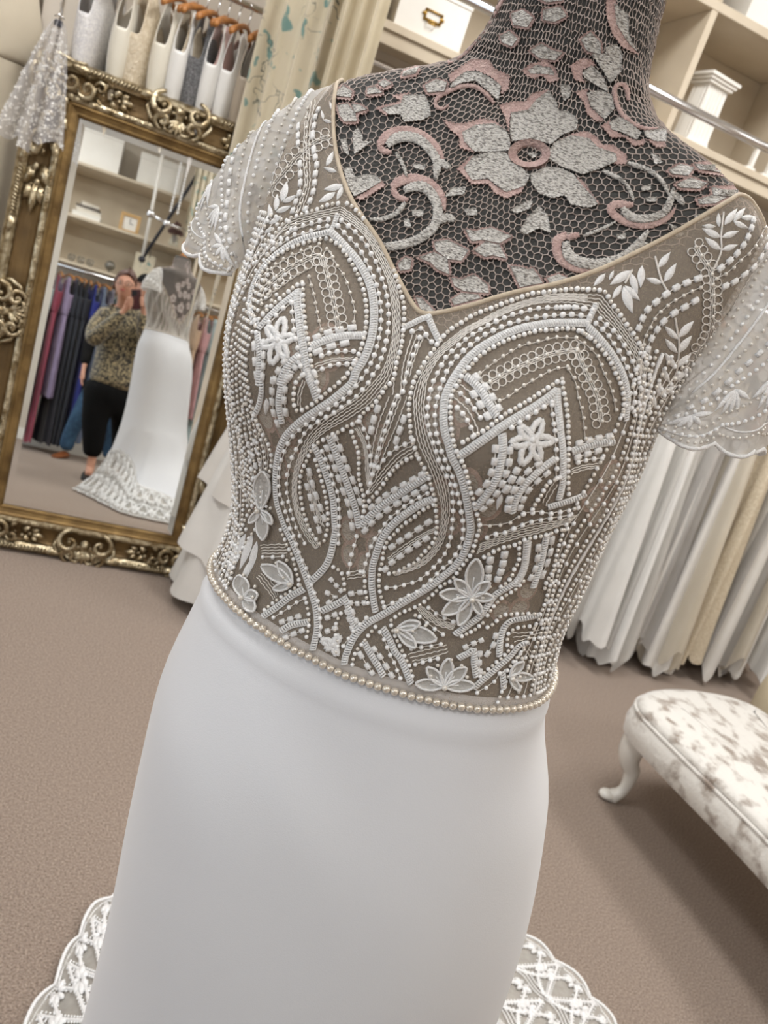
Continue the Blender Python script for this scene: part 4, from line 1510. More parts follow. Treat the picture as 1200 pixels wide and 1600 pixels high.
pearl(T('B', (600, 802), (668, 768), (718, 730), (787, 685), (850, 650), (907, 617), (975, 587), (1052, 573)))
pearl(T('B', (1060, 590), (1095, 645), (1117, 710), (1127, 785), (1147, 853), (1158, 918), (1165, 978), (1170, 1050)))
loops(T('B', (540, 680), (620, 630), (700, 590), (760, 560), (840, 530), (900, 500), (980, 480), (1060, 465), (1120, 460)))
loops(T('C', (215, 725), (245, 790), (275, 860), (310, 940), (350, 1020), (365, 1110), (380, 1190)))
braid(T('B', (340, 1165), (420, 1110), (520, 1040), (620, 970), (720, 910), (820, 850), (910, 790), (985, 730)))
braid(J(T('B', (985, 725), (985, 800), (995, 890), (1005, 980)), T('G', (575, 130), (585, 200), (595, 300), (595, 400), (590, 500), (570, 590))))
mix(T('B', (360, 1075), (440, 1030), (510, 990), (580, 935), (640, 890), (700, 855), (760, 820), (830, 775), (890, 735), (950, 695), (1015, 655)))
mix(J(T('B', (1018, 680), (1020, 720), (1035, 790), (1045, 870), (1055, 950)), T('G', (625, 100), (625, 170), (630, 240), (625, 310), (625, 400), (625, 500), (630, 560))))
dots(T('B', (680, 980), (750, 935), (815, 893), (880, 850), (945, 810)))
dots(J(T('B', (947, 830), (950, 880), (960, 960)), T('G', (535, 100), (540, 175), (545, 255), (548, 320), (550, 385), (550, 455))))
flower(T('G', (385, 205))[0], T('G', (448, 70), (305, 115), (245, 228), (318, 362), (438, 332), (525, 208)))
braid(T('B', (380, 640), (440, 690), (490, 750), (530, 820), (580, 900)))
dash(T('B', (450, 645), (510, 710), (555, 780), (595, 850)))
dash(T('B', (430, 760), (475, 830), (520, 905)))
dots(T('B', (345, 755), (383, 795), (430, 850), (475, 915)))
threads(T('B', (340, 690), (420, 760), (480, 840)), T('B', (300, 780), (380, 850), (430, 930), (460, 1000)), 3)
dots(T('B', (322, 850), (368, 900), (405, 963), (435, 1030)))
braid(T('G', (190, 170), (195, 260), (180, 350), (160, 440), (120, 520), (60, 600), (20, 650)))
dash(T('G', (145, 260), (140, 345), (120, 415), (90, 490), (40, 545)))
dash(T('G', (240, 270), (235, 350), (215, 425), (190, 490), (155, 555), (110, 610), (65, 655)))
dash(T('G', (285, 405), (255, 460), (220, 525)), .75, .0026)
dash(T('G', (310, 470), (270, 530), (240, 595), (230, 655)), .7, .0026)
leaf(*T('G', (190, 560), (155, 670)))
braid(T('G', (540, 330), (470, 380), (400, 440), (340, 500), (300, 560), (270, 630), (260, 680)))
dash(T('G', (430, 360), (360, 410), (310, 470)))
dash(T('G', (485, 425), (425, 475), (365, 535), (330, 595), (310, 650)))
mix(T('G', (570, 450), (490, 490), (450, 560), (410, 620), (390, 660)))
threads(T('G', (540, 480), (500, 540), (460, 620)), T('G', (560, 500), (520, 560), (480, 640)), 2)
braid(T('G', (500, 650), (600, 620), (690, 590), (740, 565)))
dots(T('G', (330, 690), (430, 680), (495, 690), (555, 683), (630, 670), (690, 650)))
dots(T('G', (90, 850), (140, 828), (195, 822), (255, 795), (320, 767), (380, 745), (435, 735), (505, 722), (570, 715), (632, 703)))
pearl(T('G', (40, 770), (120, 770), (180, 765), (240, 750), (300, 710)))
threads(T('G', (40, 900), (180, 840), (300, 790), (420, 760), (560, 740), (700, 700)), T('G', (20, 960), (150, 900), (280, 860), (400, 830), (520, 790), (650, 750)), 5)
mix(T('G', (70, 980), (130, 945), (200, 915), (270, 900), (350, 860), (420, 845), (490, 830), (550, 805), (620, 790)))
braid(T('G', (360, 890), (350, 980), (330, 1080), (280, 1170)))
braid(T('G', (490, 830), (470, 920), (445, 1040), (400, 1180)))
dash(T('G', (430, 920), (425, 990), (410, 1060), (380, 1120)))
dash(T('G', (520, 870), (510, 950), (490, 1020), (460, 1100)))
dash(T('G', (205, 965), (195, 1025), (180, 1080), (160, 1130)), .75, .0026)
dash(T('G', (110, 1000), (100, 1060), (95, 1120)), .75, .0026)
mix(T('G', (300, 920), (300, 1000), (270, 1060), (240, 1130), (180, 1180)))
mix(T('G', (650, 840), (620, 920), (580, 990), (540, 1060), (490, 1130), (470, 1190)))
braid(T('G', (655, 280), (740, 250), (830, 225), (930, 215)))
dash(T('G', (700, 225), (765, 205), (830, 190), (900, 178)))
dash(T('G', (690, 318), (755, 295), (825, 275)))
dots(T('G', (690, 350), (740, 338), (800, 328), (850, 325)))
threads(T('G', (650, 400), (740, 370), (840, 360)), T('G', (650, 430), (740, 400), (830, 390)), 3)
# left flank
mix(T('D', (250, 290), (300, 400), (350, 490), (370, 600), (350, 700)))
threads(T('D', (180, 300), (230, 430), (280, 560), (290, 700)), T('D', (230, 260), (300, 380), (340, 520), (335, 680)), 5)
mix(T('D', (200, 180), (170, 300), (160, 450), (170, 600), (190, 750), (210, 900)))
dots(T('D', (215, 480), (230, 600), (250, 720), (270, 830)))
threads(T('D', (140, 650), (220, 780), (265, 870)), T('D', (150, 760), (200, 850), (240, 920)), 5)
dash(T('D', (200, 430), (215, 490), (240, 560), (262, 630)))
dash(T('D', (255, 470), (270, 530), (290, 600)))
mix(T('D', (240, 900), (200, 980), (170, 1050), (130, 1100), (100, 1150)))
braid(T('D', (290, 0), (300, 120), (280, 230), (250, 290)), .002)
for p in ([(190, 60), (60, 290)], [(235, 60), (150, 300)], [(265, 110), (210, 330)], [(160, 160), (50, 350)], [(230, 230), (150, 420)]):
    leaf(*T('H', *p), wr=.10)
mix(T('H', (200, 30), (120, 120), (60, 220), (40, 300)))
mix(T('H', (260, 30), (180, 150), (120, 280), (100, 360)))
# bottom left
braid(T('H', (310, 610), (400, 550), (490, 480), (580, 430)))
mix(T('H', (320, 570), (380, 520), (440, 475), (500, 440), (550, 400)))
dots(T('H', (380, 620), (415, 597), (455, 573), (498, 542), (540, 515), (590, 490)))
dash(T('H', (437, 648), (492, 630), (545, 612)))
braid(T('H', (430, 710), (500, 670), (610, 650)))
dash(T('H', (460, 755), (515, 730), (570, 708)))
threads(T('H', (290, 135), (460, 128)), T('H', (300, 190), (470, 188)), 4)
dots(T('H', (310, 215), (355, 215), (400, 215), (445, 210)))
threads(T('H', (265, 350), (330, 430), (380, 500)), T('H', (310, 310), (370, 390), (410, 470)), 4)
mix(T('H', (430, 30), (455, 90), (480, 150), (510, 210), (525, 280), (545, 350), (560, 400)))
dots(T('H', (490, 20), (520, 80), (540, 150), (570, 230), (600, 290), (640, 420), (660, 470), (685, 540), (690, 610), (695, 680), (690, 740)))
mix(T('H', (600, 520), (615, 600), (615, 680), (600, 750)))
braid(T('H', (700, 575), (780, 540), (845, 505)))
braid(T('H', (850, 480), (880, 560), (900, 640), (935, 700)))
dash(T('H', (740, 455), (790, 480), (750, 520)))
dash(T('H', (765, 365), (800, 405), (830, 440)))
dash(T('H', (870, 580), (885, 630), (905, 690)))
dash(T('H', (905, 580), (930, 640)))
dash(T('H', (900, 458), (960, 450)))
dash(T('H', (895, 520), (940, 525), (985, 520)))
dash(T('H', (740, 620), (790, 600)))
dash(T('H', (740, 710), (790, 690)))
mix(T('H', (960, 310), (990, 345), (990, 420), (1010, 520)))
threads(T('H', (870, 320), (985, 300)), T('H', (870, 360), (985, 345)), 3)
mix(T('H', (780, 280), (830, 310), (850, 370), (855, 430)))
mix(T('H', (830, 590), (800, 650), (790, 720), (810, 780), (800, 850)))
flower(T('H', (780, 800))[0], T('H', (740, 770), (820, 740), (800, 870), (730, 830), (700, 770)))
braid(J(T('H', (1110, 690), (1150, 760), (1190, 850)), T('I', (110, 890), (150, 980), (180, 1060))))
braid(T('H', (980, 780), (1030, 870), (1080, 950), (1110, 1010)))
dash(T('H', (960, 870), (1005, 945), (1035, 990)))
dash(T('H', (1050, 830), (1090, 880), (1130, 945), (1165, 1005)))
dots(J(T('H', (1090, 715), (1115, 760), (1135, 810), (1160, 875)), T('I', (75, 930), (90, 975), (110, 1025))))
mix(T('H', (1060, 680), (1010, 740), (975, 790), (940, 830), (915, 880), (905, 935)))
dots(T('H', (1000, 620), (960, 660), (905, 720), (880, 760), (845, 810)))
# bottom right
mix(T('I', (50, 670), (90, 770), (120, 830), (150, 900), (175, 950), (190, 1010)))
threads(T('I', (210, 550), (280, 620), (360, 670), (460, 700)), T('I', (250, 540), (320, 595), (400, 640), (480, 670)), 5)
dots(T('I', (300, 550), (362, 597), (415, 620), (465, 645)))
dots(T('I', (240, 610), (290, 655), (345, 697), (395, 730)))
threads(T('I', (160, 865), (280, 835), (420, 805)), T('I', (190, 910), (300, 890), (430, 850)), 3)
dots(T('I', (185, 825), (250, 815), (315, 807), (380, 795)))
dots(T('I', (210, 932), (290, 908), (360, 892)))
braid(T('I', (480, 730), (560, 670), (640, 610), (690, 540), (740, 470), (800, 430), (880, 380), (930, 300), (950, 200), (955, 100)))
braid(T('I', (600, 1090), (680, 1020), (760, 950), (840, 880), (900, 810), (960, 785)))
braid(T('I', (770, 870), (775, 780), (800, 690), (850, 640), (950, 620), (1040, 600)))
braid(T('I', (500, 890), (560, 860), (600, 840), (605, 930), (615, 1010)))
braid(T('I', (790, 980), (800, 1090)))
mix(T('I', (640, 1010), (720, 940), (790, 880), (850, 810)))
mix(T('I', (820, 970), (870, 900), (930, 830)))
mix(T('I', (690, 600), (730, 540), (790, 480), (870, 430), (930, 370)))
mix(T('I', (520, 740), (600, 700), (660, 650)))
dash(T('I', (640, 860), (635, 920), (640, 980)))
dash(T('I', (545, 815), (600, 790), (650, 770)))
dash(T('I', (690, 860), (730, 800), (745, 740)))
mix(T('I', (690, 680), (740, 650), (790, 600), (900, 590), (1000, 590)))
mix(T('I', (820, 800), (830, 720), (900, 680), (1000, 670), (1080, 640)))
threads(T('I', (850, 720), (950, 720), (1080, 690)), T('I', (870, 780), (960, 760), (1080, 740)), 3)
threads(T('I', (950, 840), (1000, 930), (1030, 1010)), T('I', (970, 830), (1020, 920), (1050, 990)), 2)
dots(T('I', (620, 1120), (690, 1080), (750, 1030), (770, 990)))
organza(T('I', (585, 475))[0], T('I', (620, 205), (480, 345), (380, 440), (395, 575), (500, 650), (650, 580), (725, 465), (700, 360)))
organza(T('I', (400, 1075))[0], T('I', (215, 1050), (290, 940), (430, 880), (540, 940), (595, 1060)))
organza(T('I', (835, 1010))[0], T('I', (910, 900), (970, 1005), (885, 1095)))
organza(T('I', (90, 690))[0], T('I', (245, 640), (350, 750), (215, 805)))
organza(T('H', (510, 392))[0], T('H', (320, 268), (430, 238), (395, 425)))
organza(T('H', (185, 490))[0], T('H', (290, 460), (265, 575), (170, 340)), .34)
organza(T('D', (300, 925))[0], T('D', (330, 660), (390, 1010), (330, 1120), (240, 1010)), .2)
# straps
dash(T('C', (630, 570), (655, 505), (690, 447), (745, 397), (812, 345), (880, 300), (950, 268), (1025, 240)))
dash(T('C', (690, 710), (715, 640), (752, 580), (795, 525), (865, 470), (935, 430), (1005, 388)))
pearl(T('C', (660, 680), (680, 610), (715, 550), (745, 490), (800, 440), (845, 400), (900, 370), (960, 335), (1040, 300)))
loops(T('C', (1010, 30), (1060, 110), (1110, 190), (1120, 280), (1125, 400), (1120, 500), (1115, 580), (1090, 660), (1040, 720), (1000, 840), (900, 960), (840, 1030)))
for p in ([(410, 205), (330, 290)], [(465, 185), (435, 250)], [(580, 185), (440, 280)], [(580, 200), (625, 340)], [(655, 150), (645, 300)], [(520, 280), (455, 375)], [(530, 290), (590, 470)], [(540, 285), (640, 385)], [(765, 165), (845, 60)], [(790, 270), (680, 235)], [(805, 260), (885, 135)],
          [(895, 645), (805, 555)], [(900, 630), (1000, 520)], [(890, 735), (808, 640)], [(895, 735), (985, 620)], [(880, 840), (805, 730)], [(890, 830), (980, 740)], [(835, 935), (790, 830)], [(850, 920), (970, 850)], [(765, 1025), (770, 910)], [(780, 1020), (880, 950)], [(740, 1110), (725, 1000)]):
    leaf(*T('C', *p))
for p in ([(590, 180), (540, 270)], [(740, 90), (780, 240), (820, 320)], [(875, 500), (890, 600), (900, 680), (885, 850), (840, 930), (780, 1010)]):
    thread(T('C', *p), .1, 6, .0007)
for p in ([(590, 360), (485, 310)], [(590, 430), (500, 360)], [(580, 300), (575, 225)], [(560, 300), (485, 295)], [(595, 360), (690, 325)], [(595, 430), (685, 400)], [(610, 290), (680, 200)], [(660, 270), (725, 195)], [(660, 270), (740, 310)], [(700, 250), (790, 250)]):
    leaf(*T('Q', *p))
thread(T('Q', (605, 220), (590, 350), (590, 440), (545, 540)), .1, 6, .0007)
dash(T('Q', (585, 530), (635, 490), (675, 450), (710, 405), (735, 360), (755, 310), (765, 270)))
dash(T('Q', (610, 630), (660, 605), (715, 565), (765, 525), (805, 470), (835, 415), (850, 370)))
pearl(T('Q', (560, 590), (630, 550), (690, 490), (750, 440), (800, 370), (830, 310)))
dash(T('Q', (850, 500), (800, 575), (765, 645), (715, 720), (675, 795), (615, 875)))
threads(T('Q', (820, 480), (760, 560), (690, 680), (620, 800), (570, 900)), T('Q', (850, 540), (790, 640), (720, 760), (650, 860), (600, 930)), 4)
dash(T('S', (850, 270), (830, 320), (820, 380), (812, 440), (820, 540), (830, 590), (840, 640), (830, 700), (825, 760), (815, 820), (795, 880), (765, 935)))
dash(T('S', (740, 265), (722, 325), (717, 385), (715, 445), (715, 495)))
dash(T('S', (727, 635), (730, 700), (730, 760), (722, 830), (700, 885), (680, 945)))
dash(T('S', (790, 180), (740, 230), (690, 280), (650, 350), (620, 430), (585, 510), (550, 600), (525, 685), (505, 775)), .5, .0026)
dash(T('S', (700, 150), (640, 200), (590, 250), (560, 330), (540, 415)), .5, .0026)
mix(T('S', (860, 110), (780, 140), (720, 180), (660, 260), (620, 330), (580, 400), (550, 490), (520, 580), (500, 660)))
dots(T('S', (830, 90), (740, 120), (650, 170), (600, 230)))
pearl(T('S', (800, 200), (780, 270), (770, 340), (775, 400), (770, 460)))
pearl(T('S', (775, 600), (770, 680), (775, 760), (760, 820), (735, 900), (710, 960)))
threads(T('S', (850, 100), (730, 200), (640, 330), (560, 520), (480, 800)), T('S', (900, 100), (790, 220), (700, 360), (620, 530), (540, 740)), 6)
threads(T('S', (780, 220), (755, 420), (750, 620), (760, 760), (700, 960)), T('S', (830, 200), (790, 420), (790, 620), (790, 780), (740, 940)), 3)
loops(T('S', (920, 450), (840, 480), (770, 530), (700, 590), (620, 690), (560, 760), (530, 830)))
for p in ([(900, 640), (950, 545)], [(970, 680), (885, 655)], [(1000, 690), (920, 760)], [(1010, 770), (885, 800)], [(960, 820), (850, 885)], [(1010, 780), (970, 870)], [(880, 330), (870, 270)], [(880, 335), (940, 350)], [(940, 270), (925, 210)], [(600, 880), (640, 745)], [(560, 940), (575, 830)], [(610, 885), (700, 840)], [(565, 950), (665, 910)], [(520, 1030), (600, 975)], [(530, 1000), (520, 900)], [(490, 1090), (550, 1050)]):
    leaf(*T('S', *p))
braid(J(T('A', (1075, 825), (1130, 800), (1190, 770)), T('B', (110, 245), (140, 235))), .0018)
braid(T('B', (130, 250), (160, 320), (205, 410)), .0018)
dots(T('B', (20, 340), (90, 320), (120, 380), (150, 410)))
for L_ in ([(20, 360), (-40, 560), (-60, 760)], [(50, 360), (-5, 520), (-40, 700)], [(95, 370), (40, 500), (0, 640)], [(-40, 350), (-90, 560), (-110, 760)]):
    thread(T('B', *L_))
dots(T('B', (70, 380), (40, 465), (10, 540), (-20, 640), (-40, 740)))

# sides and back: repeat of the pattern laid out on the surface itself
pfb = param_fn(OFFB)


def par(u, v):
    th = u / 165.0
    if 1.2 + v / 1000 > ztop(th) - .004 or 1.2 + v / 1000 < zbelt(th) + .004:
        return None
    return pfb(u, v)


for (u0, u1) in ((172, 345), (-345, -146)):
    for q, u in enumerate(np.arange(u0, u1, 5.8)):
        kind = q % 4
        pts = [par(u + 7 * sin(v / 28.0 + q * .5), v) for v in np.arange(-38, 250, 4.2 if kind in (0, 2) else 5.5)]
        pts = [p for p in pts if p is not None]
        if len(pts) < 4:
            continue
        if kind == 1 and q % 8 == 5:
            mb = MB()
            mb.tube([p + n * .0006 for p, n in pts], [.0019 * (1 + .2 * (-1) ** i) for i in range(len(pts))], 5, flat=([n for p, n in pts], .55))
            o = mb.build('braid', 'thread_white', bodice, local=ML)
            o.location = (0, 0, 0)
        elif kind in (0, 2):
            for i, (p, n) in enumerate(pts):
                (pearls_ if (i + q) % 2 else knots).sphere(p + n * .0012, .0016, 6, 4)
        else:
            fine.tube([p + n * .0005 for p, n in pts], .0005, 4, caps=False)
            for p, n in pts[::3]:
                knots.sphere(p + n * .001, .0018, 6, 4)
for q, u in enumerate(np.arange(-142, -108, 5.6)):
    pts = [par(u + 5 * sin(v / 24.0 + q * .6), v) for v in np.arange(48, 205 + 6 * (q % 3), 4.4)]
    for i, pn in enumerate(p for p in pts if p is not None):
        ((pearls_, knots)[(i + q) % 2]).sphere(pn[0] + pn[1] * .0012, .0015, 6, 4)
for sg in (-1, 1):                      # back panels either side of the V
    for q, u in enumerate(np.arange(350, 515, 9.0)):
        pts = [par(sg * (u + 10 * sin(v / 34.0 + q * .3)), v) for v in np.arange(-38, 330, 6.0)]
        pts = [p for p in pts if p is not None]
        if len(pts) > 3:
            if q % 3 == 0:
                fine.tube([p + n * .0006 for p, n in pts], .0017, 5, caps=False)
            for p, n in pts[::2]:
                knots.sphere(p + n * .001, .0019, 6, 4)
for mb_, nm, m_ in ((knots, 'knot_beads', 'bead_white'), (pearls_, 'seed_pearls', 'bead_pearl'), (fine, 'couched_threads', 'thread_fine'), (dashes, 'satin_dashes', 'thread_white')):
    o = mb_.build(nm, m_, bodice, local=ML)
    o.location = (0, 0, 0)
    o['kind'] = 'stuff'

# ---- pearl belt
belt = empty('pearl_belt', (0, 0, 0))
belt.parent = gown
th_d = np.linspace(-pi, pi, 1200, endpoint=False)
P = np.array([body(np.array([t]), zbelt(t), OFFB + .0026)[0] for t in th_d])
cl = resample(np.vstack([P, P[:1]]), .0063)[:-1]
b = MB()
b.sphere((0, 0, 0), .00325, 12, 8)
pr = b.build('pearl', 'belt_pearl', belt)
for i, p in enumerate(cl):
    o = pr if i == 0 else inst(pr, 'pearl', belt)
    o.location = p - ML + np.array([0, 0, rng.normal(0, .0002)])

# ---- skirt and train
HEM = np.array([(-.10, .55), (-.06, .36), (.08, .24), (.26, .22), (.45, .27), (.62, .38), (.80, .50), (1.05, .62), (1.28, .78), (1.34, .96), (1.29, 1.10), (1.18, 1.22), (1.0, 1.33), (.78, 1.38), (.55, 1.37), (.36, 1.34), (.20, 1.27), (.12, 1.10), (.06, .92), (-.02, .72)])
hem_s = smooth_line(np.vstack([HEM, HEM[:1]]), .01)[:-1]
hc = np.array([.33, .62])
ha = np.unwrap(np.arctan2(hem_s[:, 1] - hc[1], hem_s[:, 0] - hc[0]))
NS_ = 220
ths = np.linspace(-pi, pi, NS_, endpoint=False)
zsk = np.r_[np.linspace(1.172, 1.10, 14), np.linspace(1.085, .5, 36), np.linspace(.48, 0.012, 36)]
base5 = body(ths, .5, .006)
hem_at = np.zeros((NS_, 2))
hang = np.arctan2(hem_s[:, 1] - hc[1], hem_s[:, 0] - hc[0])
o_ = np.argsort(hang)
for j in range(NS_):
    a = atan2(base5[j, 1] - hc[1], base5[j, 0] - hc[0])
    hem_at[j] = [np.interp(a, hang[o_], hem_s[o_, k], period=2 * pi) for k in range(2)]
SK = np.zeros((len(zsk), NS_, 3))
for i, z in enumerate(zsk):
    if z >= .5:
        dz = np.where(True, zbelt(ths) - 1.165, 0) * max(0, (z - 1.0) / .17)
        off = .004 + .0026 * exp(-((z - 1.146) / .007) ** 2)
        row = np.array([body(np.array([t]), min(z + d_, 1.178), off)[0] for t, d_ in zip(ths, dz)])
        wr_ = .0016 * np.sin(ths * 4 + z * 25 + 1.5 * np.sin(ths * 2)) * exp(-((z - 1.07) / .05) ** 2) + .004 * np.sin(ths * 3 + 1.0) * min(1, max(0, (1.0 - z) / .5))
        row[:, :2] += ((row - BO)[:, :2] / np.linalg.norm((row - BO)[:, :2], axis=1, keepdims=True)) * wr_[:, None]
        SK[i] = row
    else:
        t = (.5 - z) / (.5 - .012)
        k = .22 * t + .78 * t ** 3.2
        SK[i, :, :2] = SK[49, :, :2] * (1 - k) + hem_at * k
        rip = .012 * t * (1 - t) * 2 * np.sin(ths * 11) + .008 * t ** 2 * np.sin(ths * 17 + 1)
        SK[i, :, :2] *= 1
        SK[i, :, 0] += np.sin(ths) * rip
        SK[i, :, 1] -= np.cos(ths) * rip
        SK[i, :, 2] = z
LACE = .36
arc = np.r_[np.zeros((1, NS_)), np.cumsum(np.linalg.norm(np.diff(SK, axis=0), axis=2), axis=0)]     # from the waist down
tot = arc[-1]
SK2 = SK.copy()
for j in range(NS_):
    a0 = arc[49, j]
    new = a0 + (arc[49:, j] - a0) * (tot[j] - LACE + .015 - a0) / (tot[j] - a0)
    for k in range(3):
        SK2[49:, j, k] = np.interp(new, arc[:, j], SK[:, j, k])
b = MB()
b.grid(SK2, close_v=True)
sk = b.build('skirt', 'crepe', gown, local=ML)
sk.location = (0, 0, 0)
# lace border of the train: continues the skirt surface down to the carpet
bot = SK[-1]
per = np.r_[0, np.cumsum(np.linalg.norm(np.diff(np.vstack([bot, bot[:1]]), axis=0), axis=1))]
LT = per[-1]


def col_at(j, d, lift):
    """point d metres up from the hem in column j"""
    up = SK[-1, j] - SK[-4, j]
    up = up / np.linalg.norm(up)
    if d < 0:
        h_ = np.array([up[0], up[1], 0])
        return SK[-1, j] - h_ * d + np.array([0, 0, lift - .004])
    a = tot[j] - d
    p = np.array([np.interp(a, arc[:, j], SK[:, j, k]) for k in range(3)])
    n_o = p[:2] - hc
    n_o = n_o / max(np.linalg.norm(n_o), 1e-6)
    return p + np.array([n_o[0] * .3 * lift, n_o[1] * .3 * lift, lift])


def tr(s, d, z=.006):
    s = s % LT
    i = int(np.searchsorted(per, s, side='right') - 1)
    i = max(0, min(i, NS_ - 1))
    f = (s - per[i]) / max(per[i + 1] - per[i], 1e-9)
    return col_at(i, d - .02, z) * (1 - f) + col_at((i + 1) % NS_, d - .02, z) * f


b = MB()
ncol = int(LT / .012)
P = np.zeros((ncol, 14, 3))
for i in range(ncol):
    s = LT * i / ncol
    sc = .022 * abs(sin(pi * s / .11))
    for j in range(14):
        P[i, j] = tr(s, .02 - sc + (.385 - .02 + sc) * j / 13, .004)
b.grid(P, close_u=True)
tn = b.build('lace_train', 'train_net', gown, local=ML)
tn.location = (0, 0, 0)
tn['label'] = 'white cutwork lace border of the train'
cord, dot_, lf = MB(), MB(), MB()
eb = [tr(s, .02 - .022 * abs(sin(pi * s / .11)), .007) for s in np.linspace(0, LT, int(LT / .006))]
cord.tube(eb, [.0035 + .0008 * (i % 2) for i in range(len(eb))], 6)
eb = [tr(s, .034 - .018 * abs(sin(pi * s / .11)), .007) for s in np.linspace(0, LT, int(LT / .006))]
cord.tube(eb, .0018, 5)
nm_ = int(LT / .11)
for k2 in range(nm_ * 2):
    k, row2 = k2 // 2, k2 % 2
    s0 = (k + .5 * row2) * LT / nm_
    dr = .17 * row2
    for (a0, a1, w0) in ((-.045, .05, .03), (.05, -.045, .03), (0, .055, .012), (0, -.055, .012)):
        pts = [tr(s0 + .055 + a0 + (a1 - a0) * t, dr + .03 + .15 * t + w0 * sin(pi * t), .008) for t in np.linspace(0, 1, 16)]
        cord.tube(pts, [.0032 + .0006 * (i % 2) for i in range(16)], 6)
        for t in np.linspace(.03, .97, 15):
            for sd in (-.007, .007):
                dot_.sphere(tr(s0 + .055 + a0 + (a1 - a0) * t + sd, dr + .03 + .15 * t + w0 * sin(pi * t), .009), .0024, 5, 3)
    for q in range(7):
        a = 2 * pi * q / 7
        pts = [tr(s0 + .055 + r * cos(a), dr + .10 + r * sin(a), .009) for r in (.004, .014, .024, .032)]
        lf.tube(pts, [.002, .006, .006, .001], 6)
    for q in range(5):
        a = pi * q / 4
        pts = [tr(s0 + r * cos(a), dr + .045 + r * sin(a), .009) for r in (.004, .012, .022, .028)]
        lf.tube(pts, [.002, .005, .005, .001], 6)
    for d0 in (.165, .178, .19):
        pts = [tr(s0 + .11 * t, dr + d0 + .008 * sin(2 * pi * t), .009) for t in np.linspace(0, 1, 10)]
        cord.tube(pts, .0016, 5)
for mb_, n_, m_ in ((cord, 'lace_cording', 'thread_white'), (dot_, 'lace_knots', 'bead_white'), (lf, 'lace_flowers', 'thread_white')):
    o = mb_.build(n_, m_, tn, local=ML)
    o.location = (0, 0, 0)
    o['kind'] = 'stuff'

# ================================================================== rails, shelves, curtains
def rail(name, x0, x1, y, z, r, label, drops, wall=None):
    e = empty(name, (x0, y, z), label=label, cat='clothes rail')
    b = MB()
    b.tube([(0, 0, 0), (x1 - x0, 0, 0)], r, 14)
    b.build('bar', 'chrome', e)
    for d in drops:
        b = MB()
        if wall is None:
            b.tube([(d - x0, 0, r * .5), (d - x0, 0, HH - z)], .010, 8)
            b.lathe([(0, HH - z - .012), (.035, HH - z - .012), (.035, HH - z)], 14, (d - x0, 0, 0))
        else:
            s = 1 if wall > y else -1
            b.tube([(d - x0, s * r * .5, 0), (d - x0, wall - y, 0)], .010, 8)
            b.lathe([(0, -.012), (.032, -.012), (.032, 0), (0, 0)], 14, (d - x0, wall - y if s > 0 else wall - y + .012, 0), 'y')
        b.build('bracket', 'chrome', e)
    return e


RA_Y, RA_Z, RB_Y, RB_Z, RC_Z = 3.25, 2.09, 2.78, 2.275, 1.74
rail('clothes_rail', -1.9, 1.25, RA_Y, RA_Z, .0125, 'chrome rail behind the gilt mirror carrying short white dresses', (-1.6, 1.2), Y1)
rail('clothes_rail', .36, 4.4, RB_Y, RB_Z, .0165, 'thick shiny chrome rail in front of the pale cube shelves', (.5, 2.45, 4.3))

RC_Y = 2.92
rail('clothes_rail', 1.50, 4.4, RC_Y, RC_Z, .0145, 'lower chrome rail carrying the long white gowns behind the mannequin', (1.6, 3.2, 4.2), Y1)
rail('clothes_rail', .60, 1.25, RB_Y, RC_Z, .0145, 'short chrome rail carrying the tiered gown behind the mannequin', (.75, 1.15), Y1)

# alcove partition left of the short dresses
pt = struct('trim_1', [((-.415, 3.22, 0), (-.365, Y1, 2.75)), ((-.47, 3.20, 0), (-.415, 3.24, 2.75))], 'wall_paint', bev=.004)


def shelf_unit(name, label, x0, x1, zb, zt, yf, yb, divs, mid=None):
    e = empty(name, (x0, yf, zb), label=label, cat='shelf unit')
    D_ = yb - yf

    def part(n, lo, hi):
        b = MB()
        b.box(lo, hi)
        bevel(b.build(n, 'shelf_paint', e, smooth=False), .003)
    W_ = x1 - x0
    part('shelf_board', (0, 0, -.028), (W_, D_, 0))
    part('fascia', (0, .012, -.075), (W_, .03, -.0285))
    part('shelf_board', (0, 0, zt - zb), (W_, D_, zt - zb + .034))
    part('back_panel', (0, D_ - .014, .0), (W_, D_ - .002, zt - zb))
    part('back_panel', (0, D_ - .014, zt - zb + .034), (W_, D_ - .002, zt - zb + .45))
    part('shelf_board', (0, 0, zt - zb + .45), (W_, D_, zt - zb + .48))
    for d in divs:
        part('divider', (d - x0 - .015, .002, .0), (d - x0 + .015, D_ - .014, zt - zb))
        part('divider', (d - x0 - .015, .002, zt - zb + .034), (d - x0 + .015, D_ - .014, zt - zb + .45))
    return e


shelf_unit('cube_shelf', 'cream painted cube shelf above the chrome rail holding the white column', 1.24, 4.5, 2.272, 2.715, 3.10, Y1, (1.255, 1.865, 2.50, 3.13, 3.77, 4.485))
shelf_unit('cube_shelf', 'cream painted shelf beside the curtain holding the white box', .60, 1.20, 2.215, 2.66, 3.16, Y1, (.615, 1.185))


